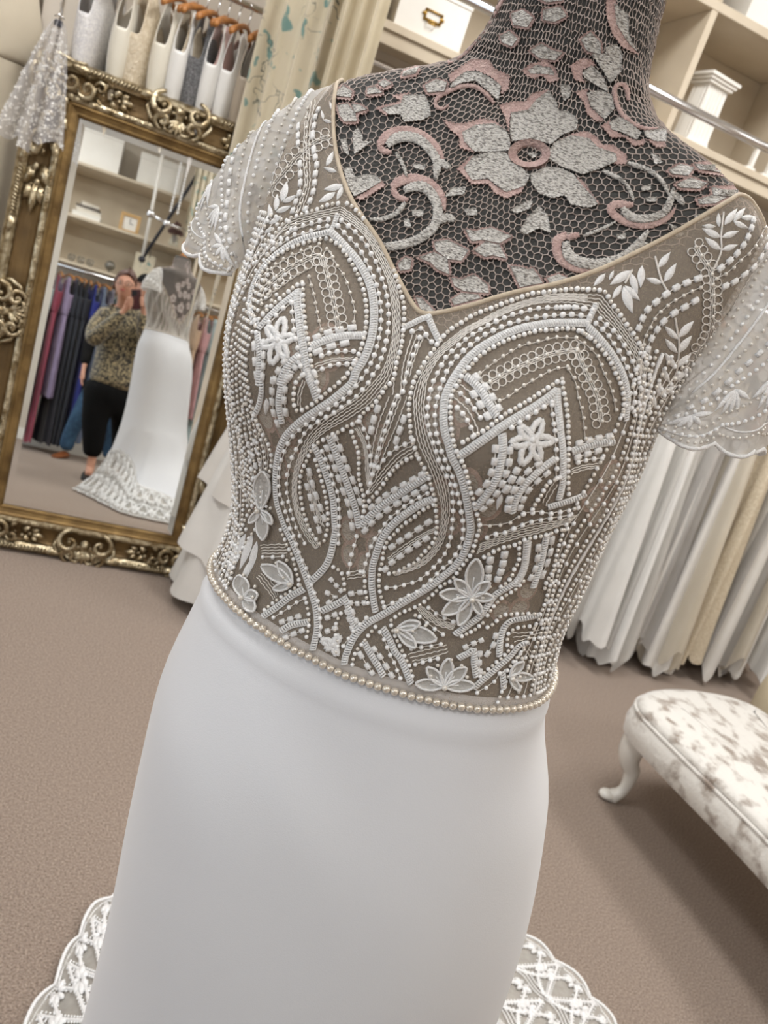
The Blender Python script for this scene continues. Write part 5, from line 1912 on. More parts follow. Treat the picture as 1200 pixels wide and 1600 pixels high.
def store_box(name, label, x0, x1, y0, y1, z0, z1, holder=True, ang=0):
    cx_, cy_ = (x0 + x1) / 2, (y0 + y1) / 2
    e = empty(name, (cx_, cy_, z0), (0, 0, ang), label, 'storage box')
    hx, hy, h = (x1 - x0) / 2, (y1 - y0) / 2, z1 - z0
    b = MB()
    b.box((-hx, -hy, 0), (hx, hy, h * .8))
    bevel(b.build('body', 'white_paint', e, smooth=False), .003)
    b = MB()
    b.box((-hx - .003, -hy - .003, h * .8), (hx + .003, hy + .003, h))
    bevel(b.build('lid', 'white_paint', e, smooth=False), .003)
    if holder:
        b = MB()
        y = -hy - .002
        zc = h * .42
        for lo, hi in (((-.036, y - .004, zc - .020), (.036, y, zc - .012)), ((-.036, y - .004, zc + .012), (.036, y, zc + .018)), ((-.036, y - .004, zc - .012), (-.028, y, zc + .012)), ((.028, y - .004, zc - .012), (.036, y, zc + .012))):
            b.box(lo, hi)
        b.tube([(-.02, y - .003, zc - .018), (-.014, y - .014, zc - .028), (.014, y - .014, zc - .028), (.02, y - .003, zc - .018)], .003, 6)
        b.sphere((-.040, y - .002, zc), .005, 8, 5)
        b.sphere((.040, y - .002, zc), .005, 8, 5)
        b.build('label_holder', 'brass', e)
    return e


store_box('storage_box', 'white lidded box with brass label holder on shelf beside curtain', .67, .945, 3.19, 3.47, 2.2155, 2.40)
store_box('storage_box', 'plain white box on the top shelf above the white column', 2.02, 2.44, 3.13, 3.45, 2.7495, 2.98, False)
store_box('storage_box', 'plain white box nearer the neck on the top shelf', 1.50, 1.82, 3.14, 3.45, 2.7495, 2.93, False)


def column(x, y, z, h, wd, label, ang):
    e = empty('display_column', (x, y, z), (0, 0, ang), label, 'display column')
    b = MB()
    for (w0, z0, z1) in ((wd * .62, 0, .014), (wd * .56, .014, .026)):
        b.box((-w0 / 2 * 1.5, -w0 / 2 * 1.3, z0), (w0 / 2 * 1.5, w0 / 2 * 1.3, z1))
    bevel(b.build('plinth', 'white_paint', e, smooth=False), .002)
    b = MB()
    n = 40
    prof = []
    hx, hy = wd * .40, wd * .34
    pts = []
    for i in range(n):
        a = 2 * pi * i / n
        k = max(abs(cos(a)), abs(sin(a)))
        fl = 1 - .07 * (0.5 + .5 * cos(a * 20))
        pts.append((hx * cos(a) / k * fl, hy * sin(a) / k * fl))
    P = np.array([[(p[0] * s, p[1] * s, zz) for p in pts] for zz, s in ((.026, 1.0), (h * .5, .97), (h - .038, .93))])
    b.grid(P, close_v=True)
    b.build('fluted_shaft', 'white_paint', e, smooth=False)
    b = MB()
    for (w0, z0, z1) in ((.46, h - .038, h - .026), (.52, h - .026, h - .014), (.58, h - .014, h)):
        b.box((-wd * w0, -wd * w0 * .9, z0), (wd * w0, wd * w0 * .9, z1))
    bevel(b.build('capital', 'white_paint', e, smooth=False), .002)


column(2.045, 3.20, 2.2725, .27, .145, 'white fluted column ornament on the cream cube shelf', .12)
b = MB()
b.lathe([(0, 0), (.048, 0), (.05, .01), (.05, .185), (.046, .195), (0, .195)], 20, (0, 0, 0))
o = b.build('pillar_candle', 'white_paint', None)
o.location = (1.70, 3.23, 2.2725)
tag(o, 'white pillar candle on the shelf beside the mannequin neck', 'candle')
for (x, w0, lab) in ((2.335, .05, 'small white letter ornament shaped like a capital I'), (2.43, .06, 'small white letter ornament at the right edge of the shelf')):
    b = MB()
    b.box((-w0 / 2, -.012, 0), (w0 / 2, .012, .012))
    b.box((-w0 / 2, -.012, .088), (w0 / 2, .012, .10))
    b.box((-.009, -.011, .012), (.009, .011, .088))
    o = b.build('letter_ornament', 'white_paint', None, smooth=False)
    o.location = (x, 3.13, 2.2725)
    bevel(o, .002)
    tag(o, lab, 'letter ornament')

# ---- curtains
mat('curtain_cream', srgb(214, 203, 178), srgb(206, 194, 168), 8, .8, sheen=.3, bump=.1, bscale=200, translucent=.15)
m = mat('curtain_print', srgb(214, 204, 182), srgb(208, 198, 174), 8, .8, sheen=.3, translucent=.1)
N, L = m.node_tree.nodes, m.node_tree.links
bs = N['Principled BSDF']
src = bs.inputs['Base Color'].links[0].from_socket
co = N.new('ShaderNodeTexCoord')
t1 = N.new('ShaderNodeTexNoise')
t1.inputs['Scale'].default_value = 15
t1.inputs['Detail'].default_value = 2
L.new(co.outputs['UV'], t1.inputs['Vector'])
r1 = N.new('ShaderNodeValToRGB')
r1.color_ramp.elements[0].position, r1.color_ramp.elements[1].position = .60, .63
L.new(t1.outputs['Fac'], r1.inputs[0])
m1 = N.new('ShaderNodeMixRGB')
m1.inputs[2].default_value = srgb(112, 150, 146)
L.new(r1.outputs[0], m1.inputs[0])
L.new(src, m1.inputs[1])
t2 = N.new('ShaderNodeTexVoronoi')
t2.feature = 'DISTANCE_TO_EDGE'
t2.inputs['Scale'].default_value = 9
wv = N.new('ShaderNodeTexNoise')
wv.inputs['Scale'].default_value = 12
L.new(co.outputs['UV'], wv.inputs['Vector'])
ad = N.new('ShaderNodeMixRGB')
ad.blend_type = 'ADD'
ad.inputs[0].default_value = .25
L.new(co.outputs['UV'], ad.inputs[1])
L.new(wv.outputs['Color'], ad.inputs[2])
L.new(ad.outputs[0], t2.inputs['Vector'])
r2 = N.new('ShaderNodeValToRGB')
r2.color_ramp.elements[0].position, r2.color_ramp.elements[1].position = .012, .022
r2.color_ramp.elements[0].color, r2.color_ramp.elements[1].color = (1, 1, 1, 1), (0, 0, 0, 1)
L.new(t2.outputs['Distance'], r2.inputs[0])
t3 = N.new('ShaderNodeTexNoise')
t3.inputs['Scale'].default_value = 4.5
L.new(co.outputs['UV'], t3.inputs['Vector'])
r3 = N.new('ShaderNodeValToRGB')
r3.color_ramp.elements[0].position, r3.color_ramp.elements[1].position = .5, .56
L.new(t3.outputs['Fac'], r3.inputs[0])
mu = N.new('ShaderNodeMath')
mu.operation = 'MULTIPLY'
L.new(r2.outputs[0], mu.inputs[0])
L.new(r3.outputs[0], mu.inputs[1])
m2 = N.new('ShaderNodeMixRGB')
m2.inputs[2].default_value = srgb(62, 72, 72)
L.new(mu.outputs[0], m2.inputs[0])
L.new(m1.outputs[0], m2.inputs[1])
L.new(m2.outputs[0], bs.inputs['Base Color'])


def curtain(name, label, m_, p0, p1, z0, z1, nf, amp, flare=1.0, seed=0, tie=None):
    rg = np.random.default_rng(seed)
    n, rows = nf * 12, 26
    p0, p1 = np.array(p0, float), np.array(p1, float)
    d = p1 - p0
    L_ = np.linalg.norm(d)
    d /= L_
    nn_ = np.array([d[1], -d[0]])
    ph = rg.uniform(0, 6, 4)
    P = np.zeros((rows, n + 1, 3))
    for i in range(rows):
        t = i / (rows - 1)
        z = z1 + (z0 - z1) * t
        for j in range(n + 1):
            u = j / n
            a = 2 * pi * nf * (u + .02 * sin(5 * u + ph[0]))
            off = amp * (1 + .25 * sin(7 * u + ph[1])) * (sin(a) + .25 * sin(2 * a + ph[2])) * (.75 + .25 * t)
            lat_ = .3 * amp * cos(a + .6)
            gather = 1.0 if tie is None else 1 - .45 * exp(-((z - tie) / .35) ** 2)
            c_ = p0 + d * (L_ * (.5 + (u - .5) * (1 + (flare - 1) * t) * gather) + lat_)
            q = c_ + nn_ * off
            P[i, j] = (q[0], q[1], z)
    e = empty(name, (*((p0 + p1) / 2), z0), label=label, cat='curtain')
    b = MB()
    b.grid(P)
    o = b.build('fabric', m_, e, local=e.location)
    o.location = (0, 0, 0)
    uv = o.data.uv_layers.new(name='UVMap')
    co_ = np.zeros(len(o.data.loops) * 2)
    vi = np.zeros(len(o.data.loops), int)
    o.data.loops.foreach_get('vertex_index', vi)
    co_[0::2] = (vi % (n + 1)) / n * L_ * 1.9
    co_[1::2] = -(vi // (n + 1)) / (rows - 1) * (z1 - z0)
    uv.data.foreach_set('uv', co_)
    b = MB()
    a_, c_ = p0 - d * .05, p1 + d * .05
    b.tube([(*a_, z1 + .02), (*c_, z1 + .02)], .012, 10)
    r_ = b.build('curtain_pole', 'dark_metal', e, local=e.location)
    r_.location = (0, 0, 0)
    return e


curtain('curtain', 'cream curtain printed with teal flowers and dark branches beside the rail', 'curtain_print', (.20, 3.05), (.46, 3.03), .02, 2.75, 4, .030, 1.0, 3)
curtain('curtain', 'plain cream lining curtain hanging next to the printed one', 'curtain_cream', (.44, 2.99), (.60, 3.02), .02, 2.75, 3, .026, 1.0, 5)

# ================================================================== garments
def hanger(loc, rot, label, group, wid=.19):
    e = empty('clothes_hanger', loc, (0, 0, rot), label, 'clothes hanger', group)
    return e


HANG = {}


def hanger_meshes(wid):
    k = round(wid, 3)
    if k in HANG:
        return HANG[k]
    b = MB()
    pts = [(wid * s, .012 * (s * s), -.085 - .055 * abs(s) ** 1.6) for s in np.linspace(-1, 1, 15)]
    b.tube(pts, [.0055 + .0035 * abs(s) for s in np.linspace(-1, 1, 15)], 8, flat=([(0, 0, 1)] * 15, 1.5))
    arms = b.build('arms', 'wood_hanger')
    b = MB()
    hk = [(.017 * cos(a), 0, -.019 + .017 * sin(a)) for a in np.linspace(radians(-30), radians(215), 14)]
    hk = hk[::-1]
    path = hk[::-1][0:0] + [(.0, 0, -.085), (.0, 0, -.055)] + [(.017 * cos(a), 0, -.019 + .017 * sin(a)) for a in np.linspace(radians(-70), radians(190), 14)]
    b.tube(path, .0021, 6)
    hook = b.build('hook', 'chrome')
    HANG[k] = [arms, hook, True]
    return HANG[k]


def put_hanger(loc, rot, label, group, wid=.19):
    e = hanger(loc, rot, label, group)
    h_ = hanger_meshes(wid)
    for i in (0, 1):
        if h_[2]:
            h_[i].parent = e
        else:
            inst(h_[i], ('arms', 'hook')[i], e)
    h_[2] = False
    return e


def smooth01(x):
    x = np.clip(x, 0, 1)
    return x * x * (3 - 2 * x)


def garment(name, label, cat, group, loc, rot, mats, length=1.5, shw=.165, waist=.50, whw=.15, hemw=.30, hemd=.16, nd=.12, folds=7, famp=.02, sleeve=0.0, seed=0, tiers=None, hemjit=.0, flat=.06, back=None, armd=.16, wedge=0.0):
    rg = np.random.default_rng(seed)
    e = empty(name, loc, (0, 0, rot), label, cat, group)
    n = 72
    th = np.linspace(0, 2 * pi, n, endpoint=False)
    c_, s_ = np.cos(th), np.sin(th)
    a = np.abs(c_)
    ztp = np.where(a < .5, -.118 - nd * np.clip(1 - (a / .5) ** 1.6, 0, 1) * np.where(s_ < 0, 1, .55), np.where(a < .78, -.116 - .05 * (a - .5), -.13 - armd * smooth01((a - .78) / .2)))
    ph = rg.uniform(0, 6, 6)
    HARM = [(folds, .75, rg.uniform(0, 6), rg.uniform(-1.5, 1.5)), (max(2, folds - 3), .6, rg.uniform(0, 6), rg.uniform(-1.5, 1.5)), (folds + 4, .35, rg.uniform(0, 6), rg.uniform(-2, 2)), (folds * 2 + 1, .22, rg.uniform(0, 6), rg.uniform(-2, 2))]

    def sec(z, t_sk):
        """half width, half depth at z (negative down)"""
        d = -z
        if d < waist:
            u = np.clip((d - .11) / (waist - .11), 0, 1)
            return shw + (whw - shw) * smooth01(u) + .012 * sin(pi * u), flat + .03 * sin(pi * u * .9) + wedge * max(0, d - .11)
        u = (d - waist) / (length - waist)
        return whw + (hemw - whw) * u ** .9, flat + wedge * (waist - .11) + (hemd - flat - wedge * (waist - .11)) * u ** .9
    rows = 16
    P = np.zeros((rows, n, 3))
    for i in range(rows):
        z = ztp * (1 - i / (rows - 1)) + (-waist) * (i / (rows - 1))
        for j in range(n):
            w_, d_ = sec(z[j], 0)
            P[i, j] = (w_ * c_[j], d_ * np.sign(s_[j]) * abs(s_[j]) ** .8, z[j])
    b = MB()
    b.grid(P, close_v=True)
    o = b.build('bodice', mats[0], e)
    solid(o, .002)

    def skirt(nm, zt_, zb_, m_, grow=0.0, fseed=0.0, jit=0.0):
        R_ = 26
        Q = np.zeros((R_, n, 3))
        for i in range(R_):
            t = i / (R_ - 1)
            z = -zt_ - (zb_ - zt_) * t
            w_, d_ = sec(z, 1)
            u = (-z - waist) / max(length - waist, .01)
            f = 0
            for hq in range(len(HARM)):
                k_, a_, p_, d_r = HARM[hq]
                f = f + a_ * np.sin(th * k_ + p_ + fseed * (1 + .7 * hq) + d_r * u)
            f = famp * (.15 + max(u, 0)) * f
            g = grow * (.3 + .7 * t)
            zz = z + (jit * np.sin(th * 5 + ph[2] + fseed) + jit * .6 * np.sin(th * 11 + ph[3])) * t
            Q[i, :, 0] = (w_ + f + g) * c_
            Q[i, :, 1] = (d_ + f + g) * np.sign(s_) * np.abs(s_) ** .85
            Q[i, :, 2] = zz
        b_ = MB()
        b_.grid(Q, close_v=True)
        return b_.build(nm, m_, e)
    if tiers:
        for q, (zt_, zb_, gr, m_) in enumerate(tiers):
            skirt('tier', zt_, zb_, m_, gr, q * 1.3, hemjit)
    else:
        skirt('skirt', waist - .004, length, mats[1], 0, 0, hemjit)
        if len(mats) > 2:
            skirt('overskirt', waist - .002, length * .97, mats[2], .018, 1.7, hemjit * 2)
    return e


FAB = dict(ivory=(224, 218, 203), white=(228, 226, 222), cream=(212, 201, 180), taupe=(172, 158, 140), blush=(192, 158, 150), champagne=(202, 187, 164), offwhite=(220, 216, 210), bluegrey=(140, 150, 165))
for k, v in FAB.items():
    mat('satin_' + k, srgb(*v), srgb(*[max(0, x - 8) for x in v]), 7, .42, sheen=.35, bump=.12, bscale=18, spec=.4, translucent=.06)
mat('sequin_silver', srgb(150, 150, 152), srgb(60, 60, 64), 260, .3, metal=.6, bump=.8, bscale=300, detail=1)
mat('sequin_white', srgb(232, 230, 228), srgb(206, 204, 206), 150, .3, bump=.6, bscale=200, detail=1)
mat('lace_cream', srgb(216, 204, 182), srgb(196, 180, 154), 90, .7, bump=.6, bscale=140)
mat('tulle_white', srgb(232, 230, 226), srgb(222, 219, 214), 5, .8, alpha=.55, translucent=.3)
mat('tulle_grey', srgb(206, 203, 200), srgb(190, 186, 183), 5, .8, alpha=.62, translucent=.3)
mat('tulle_ivory', srgb(228, 220, 204), srgb(216, 206, 188), 5, .8, alpha=.7, translucent=.3)

# short white dresses behind the mirror: (pixel of the hook foot, bodice, skirt, length, label)
back = [((176, -52), 'sequin_white', 'tulle_white', 1.25, 'white sequined party dress with puffy skirt, leftmost on the rail behind mirror'),
        ((224, -42), 'satin_ivory', 'satin_cream', 1.15, 'ivory dress with a gathered waist second on the rail behind mirror'),
        ((262, -26), 'lace_cream', 'satin_taupe', 1.2, 'taupe lace dress on the rail behind mirror'),
        ((293, -18), 'satin_ivory', 'satin_ivory', 1.3, 'smooth ivory satin dress just left of the frame cartouche'),
        ((312, -10), 'satin_white', 'satin_ivory', 1.25, 'ivory satin dress directly above the frame cartouche'),
        ((327, -4), 'lace_cream', 'satin_white', 1.3, 'white dress with pale lace shoulders beside the sequinned one'),
        ((344, 2), 'sequin_silver', 'sequin_silver', 1.3, 'dark silver sequinned dress on the rail behind mirror'),
        ((360, 8), 'satin_white', 'satin_offwhite', 1.3, 'off white dress between the silver sequinned and the pink dress'),
        ((376, 14), 'satin_blush', 'satin_blush', 1.3, 'dusty pink dress on the rail behind mirror'),
        ((393, 20), 'satin_white', 'satin_white', 1.3, 'white dress with slim straps beside the pink one'),
        ((412, 27), 'satin_taupe', 'satin_champagne', 1.3, 'champagne dress half hidden by the printed curtain'),
        ((432, 34), 'satin_white', 'satin_white', 1.3, 'white dress nearest the printed curtain')]
for q, ((x, y), mb_, ms_, ln, lab) in enumerate(back):
    p = pix(x, y, 1, RA_Y)
    X_ = p[0]
    rot = radians(74 + 9 * sin(q * 2.1))
    zr = RA_Z + .0125
    put_hanger((X_, RA_Y, zr + .0022), rot, 'wooden hanger behind the mirror holding the ' + ' '.join(lab.split()[:7]), 'wooden hangers behind the mirror', .185)
    garment('short_dress', lab, 'dress', 'short dresses on the rail behind the mirror', (X_, RA_Y, zr + .0022), rot, (mb_, ms_), length=ln + .12, waist=.44, hemw=.21 if 'puffy' not in lab else .23, hemd=.04, nd=.15 if q % 3 else .09, folds=6, famp=.009, seed=q, flat=.014, armd=.13, wedge=.04)
# cream satin gowns at the far left
for q, (x, y, lab) in enumerate(((-.50, RA_Y, 'cream satin long gown on the rail left of the mirror'), (-.60, RA_Y, 'champagne satin gown at the left edge of the picture'), (-.72, RA_Y, 'ivory gown behind the champagne one at the left edge'))):
    zr = RA_Z + .0147
    put_hanger((x, y, zr), radians(48 + 5 * q), 'wooden hanger holding the ' + ' '.join(lab.split()[:8]), 'wooden hangers left of the mirror', .19)
    garment('long_gown', lab, 'gown', 'long gowns left of the mirror', (x, y, zr), radians(48 + 5 * q), (('satin_cream', 'satin_champagne', 'satin_ivory')[q],) * 2, length=1.85, waist=.48, hemw=.235, hemd=.07, nd=.26, folds=6, famp=.02, seed=20 + q, flat=.05)

# tiered gown right of the mirror
X_, zr = .71, RC_Z + .0145 + .0022
put_hanger((X_, RB_Y, zr), radians(30), 'wooden clothes hanger with metal hook holding the tiered gown', None, .19)
garment('tiered_gown', 'ivory chiffon gown with layered tiered skirt beside the mirror frame', 'gown', None, (X_, RB_Y, zr), radians(30), ('satin_offwhite', 'satin_white'), length=1.72, waist=.55, hemw=.38, hemd=.30, nd=.2, folds=7, famp=.022, seed=31, flat=.07,
        tiers=[(1.0, 1.71, .00, 'satin_white'), (.8, 1.53, .022, 'satin_white'), (.546, 1.29, .040, 'satin_offwhite')], hemjit=.012)
# white gowns on the right
right = [(1.71, 'satin_offwhite', 'satin_offwhite', 'tulle_white', 2.19, 'off white tulle gown at the inner end of the lower chrome rail'),
         (1.86, 'tulle_grey', 'satin_offwhite', 'tulle_grey', 2.18, 'pale grey tulle gown nearest the beaded bodice on the chrome rail'),
         (2.00, 'satin_ivory', 'satin_ivory', None, 2.06, 'ivory satin gown with a folded hem second on the chrome rail'),
         (2.14, 'lace_cream', 'satin_white', 'tulle_white', 2.2, 'ivory gown under sheer white tulle third on the chrome rail'),
         (2.30, 'sequin_white', 'satin_white', None, 2.12, 'bright white satin gown under the lace sleeve'),
         (2.42, 'lace_cream', 'satin_white', 'tulle_white', 2.22, 'white gown with ragged layered tulle hem'),
         (2.58, 'lace_cream', 'satin_offwhite', 'tulle_grey', 2.2, 'greyish layered tulle gown beside the champagne lace one'),
         (2.90, 'lace_cream', 'lace_cream', None, 2.16, 'champagne lace gown near the right edge'),
         (2.74, 'satin_blush', 'satin_offwhite', 'tulle_ivory', 2.22, 'blush ivory gown at the right edge of the picture'),
         (3.08, 'satin_white', 'satin_offwhite', 'tulle_grey', 2.2, 'grey tulle gown just outside the blush ivory one'),
         (3.24, 'lace_cream', 'satin_offwhite', 'tulle_ivory', 2.2, 'ivory tulle gown second from the outer end of the rail'),
         (3.40, 'satin_white', 'satin_white', None, 2.18, 'plain white satin gown at the outer end of the rail')]
for q, (x, m0, m1_, m2_, ln, lab) in enumerate(right):
    ln = ln - .52
    rot = radians(74 + 6 * sin(q * 1.7))
    put_hanger((x, RC_Y, zr), rot, 'wooden hanger holding the ' + ' '.join(lab.split()[:8]), 'wooden hangers on the chrome rail', .19)
    garment('bridal_gown', lab, 'gown', 'white gowns on the chrome rail', (x, RC_Y, zr), rot, (m0, m1_) + ((m2_,) if m2_ else ()), length=ln, waist=.52, hemw=.25 + .03 * (q % 3), hemd=.082, nd=.2, folds=5 + q % 3, famp=.034, seed=40 + q, flat=.06, hemjit=.03)

# ---- sequinned veil clipped in front of the mirror corner
mat('veil_net', srgb(232, 231, 233), srgb(216, 215, 219), 30, .6, alpha=.5, translucent=.3)
mat('sequin_clear', srgb(246, 245, 242), None, rough=.22, coat=.6, translucent=.5)
vp = pix(92, 34, 1, 2.955)
ve = empty('sequinned_veil', tuple(vp), label='sheer veil covered in white sequins clipped by the mirror corner', cat='veil')
n = 60
P = np.zeros((24, n + 1, 3))
for i in range(24):
    t = i / 23
    wv_ = .018 + .085 * t ** .75
    for j in range(n + 1):
        u = j / n * 2 - 1
        x = wv_ * u - .025 * t
        y = (.012 + .022 * t) * sin(u * 9.5 + .8 * t) - .004 * cos(u * 4)
        P[i, j] = (x, y, -.40 * t * (1 - .12 * t * (u > 0) + .16 * (u < -.3) * -1 * t * .5) - .012 * sin(u * 7) * t)
b = MB()
b.grid(P)
b.build('net', 'veil_net', ve)
b = MB()
for k in range(900):
    t = min(.995, .06 + .94 * rng.random() ** .75)
    u = rng.random()
    cl_ = sin(u * 17 + 3) * sin(t * 21 + u * 5)
    if cl_ < -.15 and rng.random() < .8:
        continue
    i_, j_ = t * 23, u * n
    i0, j0 = min(int(i_), 22), min(int(j_), n - 1)
    p = P[i0, j0] * (1 - (i_ - i0)) + P[i0 + 1, j0] * (i_ - i0)
    r = rng.uniform(.0022, .0048)
    a = rng.uniform(0, 6.28)
    nx = np.array([rng.normal(0, .35), -1, rng.normal(0, .35)])
    nx /= np.linalg.norm(nx)
    ux = np.cross(nx, (0, 0, 1))
    ux /= np.linalg.norm(ux)
    uy = np.cross(nx, ux)
    c0 = p + nx * .003
    b.add([c0 + nx * .0008] + [c0 + r * (cos(a + q * pi / 3) * ux + sin(a + q * pi / 3) * uy) for q in range(6)], [(0, 1 + q, 1 + (q + 1) % 6) for q in range(6)])
o = b.build('sequins', 'sequin_clear', ve, smooth=False)
o['kind'] = 'stuff'
ce = empty('clip_hanger', tuple(vp), label='small metal clip hanger with black grip holding the veil', cat='clip hanger')
b = MB()
b.box((-.012, -.008, -.014), (.012, .008, .004))
bevel(b.build('black_grip', 'dark_metal', ce, smooth=False), .002)
b = MB()
b.tube([(0, 0, .002), (.004, 0, .03), (-.004, 0, .05), (.006, 0, .07), (.012, .02, .18), (.016, .10, .28), (.018, .27, .315)], .0016, 6)
b.tube([(-.014, 0, .012), (0, -.006, .02), (.014, 0, .012)], .0022, 6)
b.build('wire_hook', 'chrome', ce)

# ================================================================== chaise with crushed velvet seat
m = mat('crushed_velvet', srgb(220, 217, 211), srgb(142, 128, 116), 17, .5, sheen=.6, bump=.4, bscale=40, detail=9, ramp=(.50, .66), stretch=(1.6, 1.0, 1))
mat('leg_white', srgb(232, 230, 224), None, rough=.25, coat=.4)
ch = empty('chaise_bench', (2.02, 1.0, 0), label='crushed ivory velvet chaise bench with white cabriole legs', cat='bench')
prof = [(1.80, -.25), (1.80, .6), (1.80, 1.1), (1.785, 1.3), (1.765, 1.45), (1.747, 1.6), (1.742, 1.70), (1.762, 1.765), (1.82, 1.82), (1.92, 1.86), (2.05, 1.885), (2.2, 1.885), (2.30, 1.855), (2.36, 1.78), (2.38, 1.6), (2.38, 1.1), (2.38, .5), (2.38, -.25), (2.33, -.31), (2.1, -.33), (1.85, -.31)]
ol = smooth_line(np.array(prof + prof[:1]), .025)[:-1]
oc = np.array([2.02, 1.0])


def inset(k):
    q = ol - oc
    d = np.linalg.norm(q, axis=1, keepdims=True)
    T_ = np.roll(ol, -1, 0) - np.roll(ol, 1, 0)
    T_ /= np.linalg.norm(T_, axis=1, keepdims=True)
    nn_ = np.stack([T_[:, 1], -T_[:, 0]], 1)
    if (nn_ * q).sum() < 0:
        nn_ = -nn_
    return ol - nn_ * k


def ring(k, z):
    q = inset(k) - oc
    return np.c_[q, np.full(len(q), z)]


b = MB()
R_ = [ring(.012, .278), ring(.002, .285), ring(-.006, .325), ring(.0, .368), ring(.008, .377)]
b.grid(np.array(R_), close_v=True)
bt = ring(.012, .278)
b.add(np.vstack([bt, [[0, 0, .278]]]), [(i, (i + 1) % len(bt), len(bt)) for i in range(len(bt))])
b.build('seat_rail', 'crushed_velvet', ch)
b = MB()
b.tube(np.vstack([ring(.004, .378), ring(.004, .378)[:1]]), .006, 7, caps=False)
b.build('piping', 'crushed_velvet', ch)
b = MB()
R_ = [ring(.010, .379), ring(.006, .388), ring(.014, .402), ring(.035, .414), ring(.075, .424), ring(.14, .432)]
cen = ring(.14, .432)
for s in (.75, .5, .25):
    q = cen.copy()
    q[:, :2] *= np.array([s, s])
    q[:, 2] = .432 + .012 * (1 - s)
    R_.append(q)
b.grid(np.array(R_), close_v=True)
b.add(np.vstack([R_[-1], [[0, 0, .444]]]), [((i + 1) % len(bt), i, len(bt)) for i in range(len(bt))])
b.build('seat', 'crushed_velvet', ch)


def cabriole(x, y, ang):
    b_ = MB()
    h = .287
    pts, rad = [], []
    for t in np.linspace(0, 1, 18):
        out = .030 * sin(pi * min(1, t * 1.9)) - .015 * sin(pi * max(0, (t - .45) / .55)) + .03 * max(0, (t - .86) / .14)
        z = h * (1 - t)
        pts.append((out, 0, max(z, .014)))
        rad.append(np.interp(t, [0, .08, .25, .5, .75, .86, .94, 1], [.058, .056, .044, .029, .020, .019, .026, .020]))
    b_.tube(pts, rad, 12)
    # knee ears
    b_.tube([(0, -.085, h - .006), (.01, -.045, h - .03), (.018, 0, h - .06)], [.012, .026, .030], 8)
    b_.tube([(0, .085, h - .006), (.01, .045, h - .03), (.018, 0, h - .06)], [.012, .026, .030], 8)
    b_.sphere((.034, 0, .018), .026, 12, 7, (1.25, 1, .7))
    o_ = b_.build('leg', 'leg_white', ch)
    o_.location = (x - 2.02, y - 1.0, 0)
    o_.rotation_euler = (0, 0, ang)


cabriole(1.862, 1.752, radians(168))
cabriole(2.28, 1.77, radians(45))
cabriole(1.90, -.20, radians(205))
cabriole(2.30, -.18, radians(-45))
# scrolled back end far out of view on the near side
b = MB()
P = []
for t in np.linspace(0, 1, 12):
    P.append([(x, -.20 - .16 * t ** 1.5 + .03 * sin(pi * t), .43 + .42 * t) for x in np.linspace(-.20, .34, 12)])
P = np.array(P) + np.array([0, -1.0, 0])
b.grid(P)
o = b.build('scroll_back', 'crushed_velvet', ch)
solid(o, .08)
# cream stool beyond
mat('cream_leather', srgb(206, 194, 168), srgb(198, 185, 158), 8, .5, bump=.05)
st = empty('cream_stool', (2.93, 1.88, 0), label='cream upholstered stool behind the velvet bench', cat='stool')
b = MB()
b.lathe([(0, .10), (.32, .10), (.345, .12), (.35, .30), (.34, .40), (.30, .435), (.2, .45), (0, .455)], 32)
b.build('seat', 'cream_leather', st)
for k in range(4):
    b = MB()
    a = pi / 4 + k * pi / 2
    b.lathe([(0, 0), (.018, 0), (.024, .10)], 10, (.24 * cos(a), .24 * sin(a), 0))
    b.build('leg', 'leg_white', st)

# ================================================================== the far side of the shop (seen in the mirror)
FY = -2.55                       # front of the far shelves


def far_shelf():
    e = empty('wall_shelf', (-.98, FY, 0), label='tall cream wall shelf over the rail of coloured dresses', cat='shelf unit')
    W_, D_ = 2.9, FY - Y0

    def part(n, lo, hi, m_='shelf_paint'):
        b = MB()
        b.box(lo, hi)
        bevel(b.build(n, m_, e, smooth=False), .003)
    for z in (1.93, 2.385, 2.90):
        part('shelf_board', (.03, -D_, z - .028), (W_, 0, z))
    part('end_panel', (0, -D_, 1.90), (.03, .005, 3.35), 'white_paint')
    part('end_panel', (W_, -D_, 1.90), (W_ + .03, .005, 3.35), 'white_paint')
    part('back_panel', (.03, -D_, 1.93), (W_, -D_ + .012, 2.87))
    part('upright', (1.5, -D_ + .012, 1.93), (1.53, -.005, 2.357))
    return e


far_shelf()
rail('clothes_rail', -1.6, 1.9, -2.46, 1.852, .014, 'grey rail of coloured dresses seen in the mirror', (-1.4, 1.7), Y0)
store_box('storage_box', 'large white box on the topmost shelf seen in the mirror', -.80, -.40, -2.90, -2.58, 2.9005, 3.30, False)
store_box('storage_box', 'second large pale box on the topmost shelf in the mirror', -.22, .22, -2.90, -2.62, 2.9005, 3.22, False)
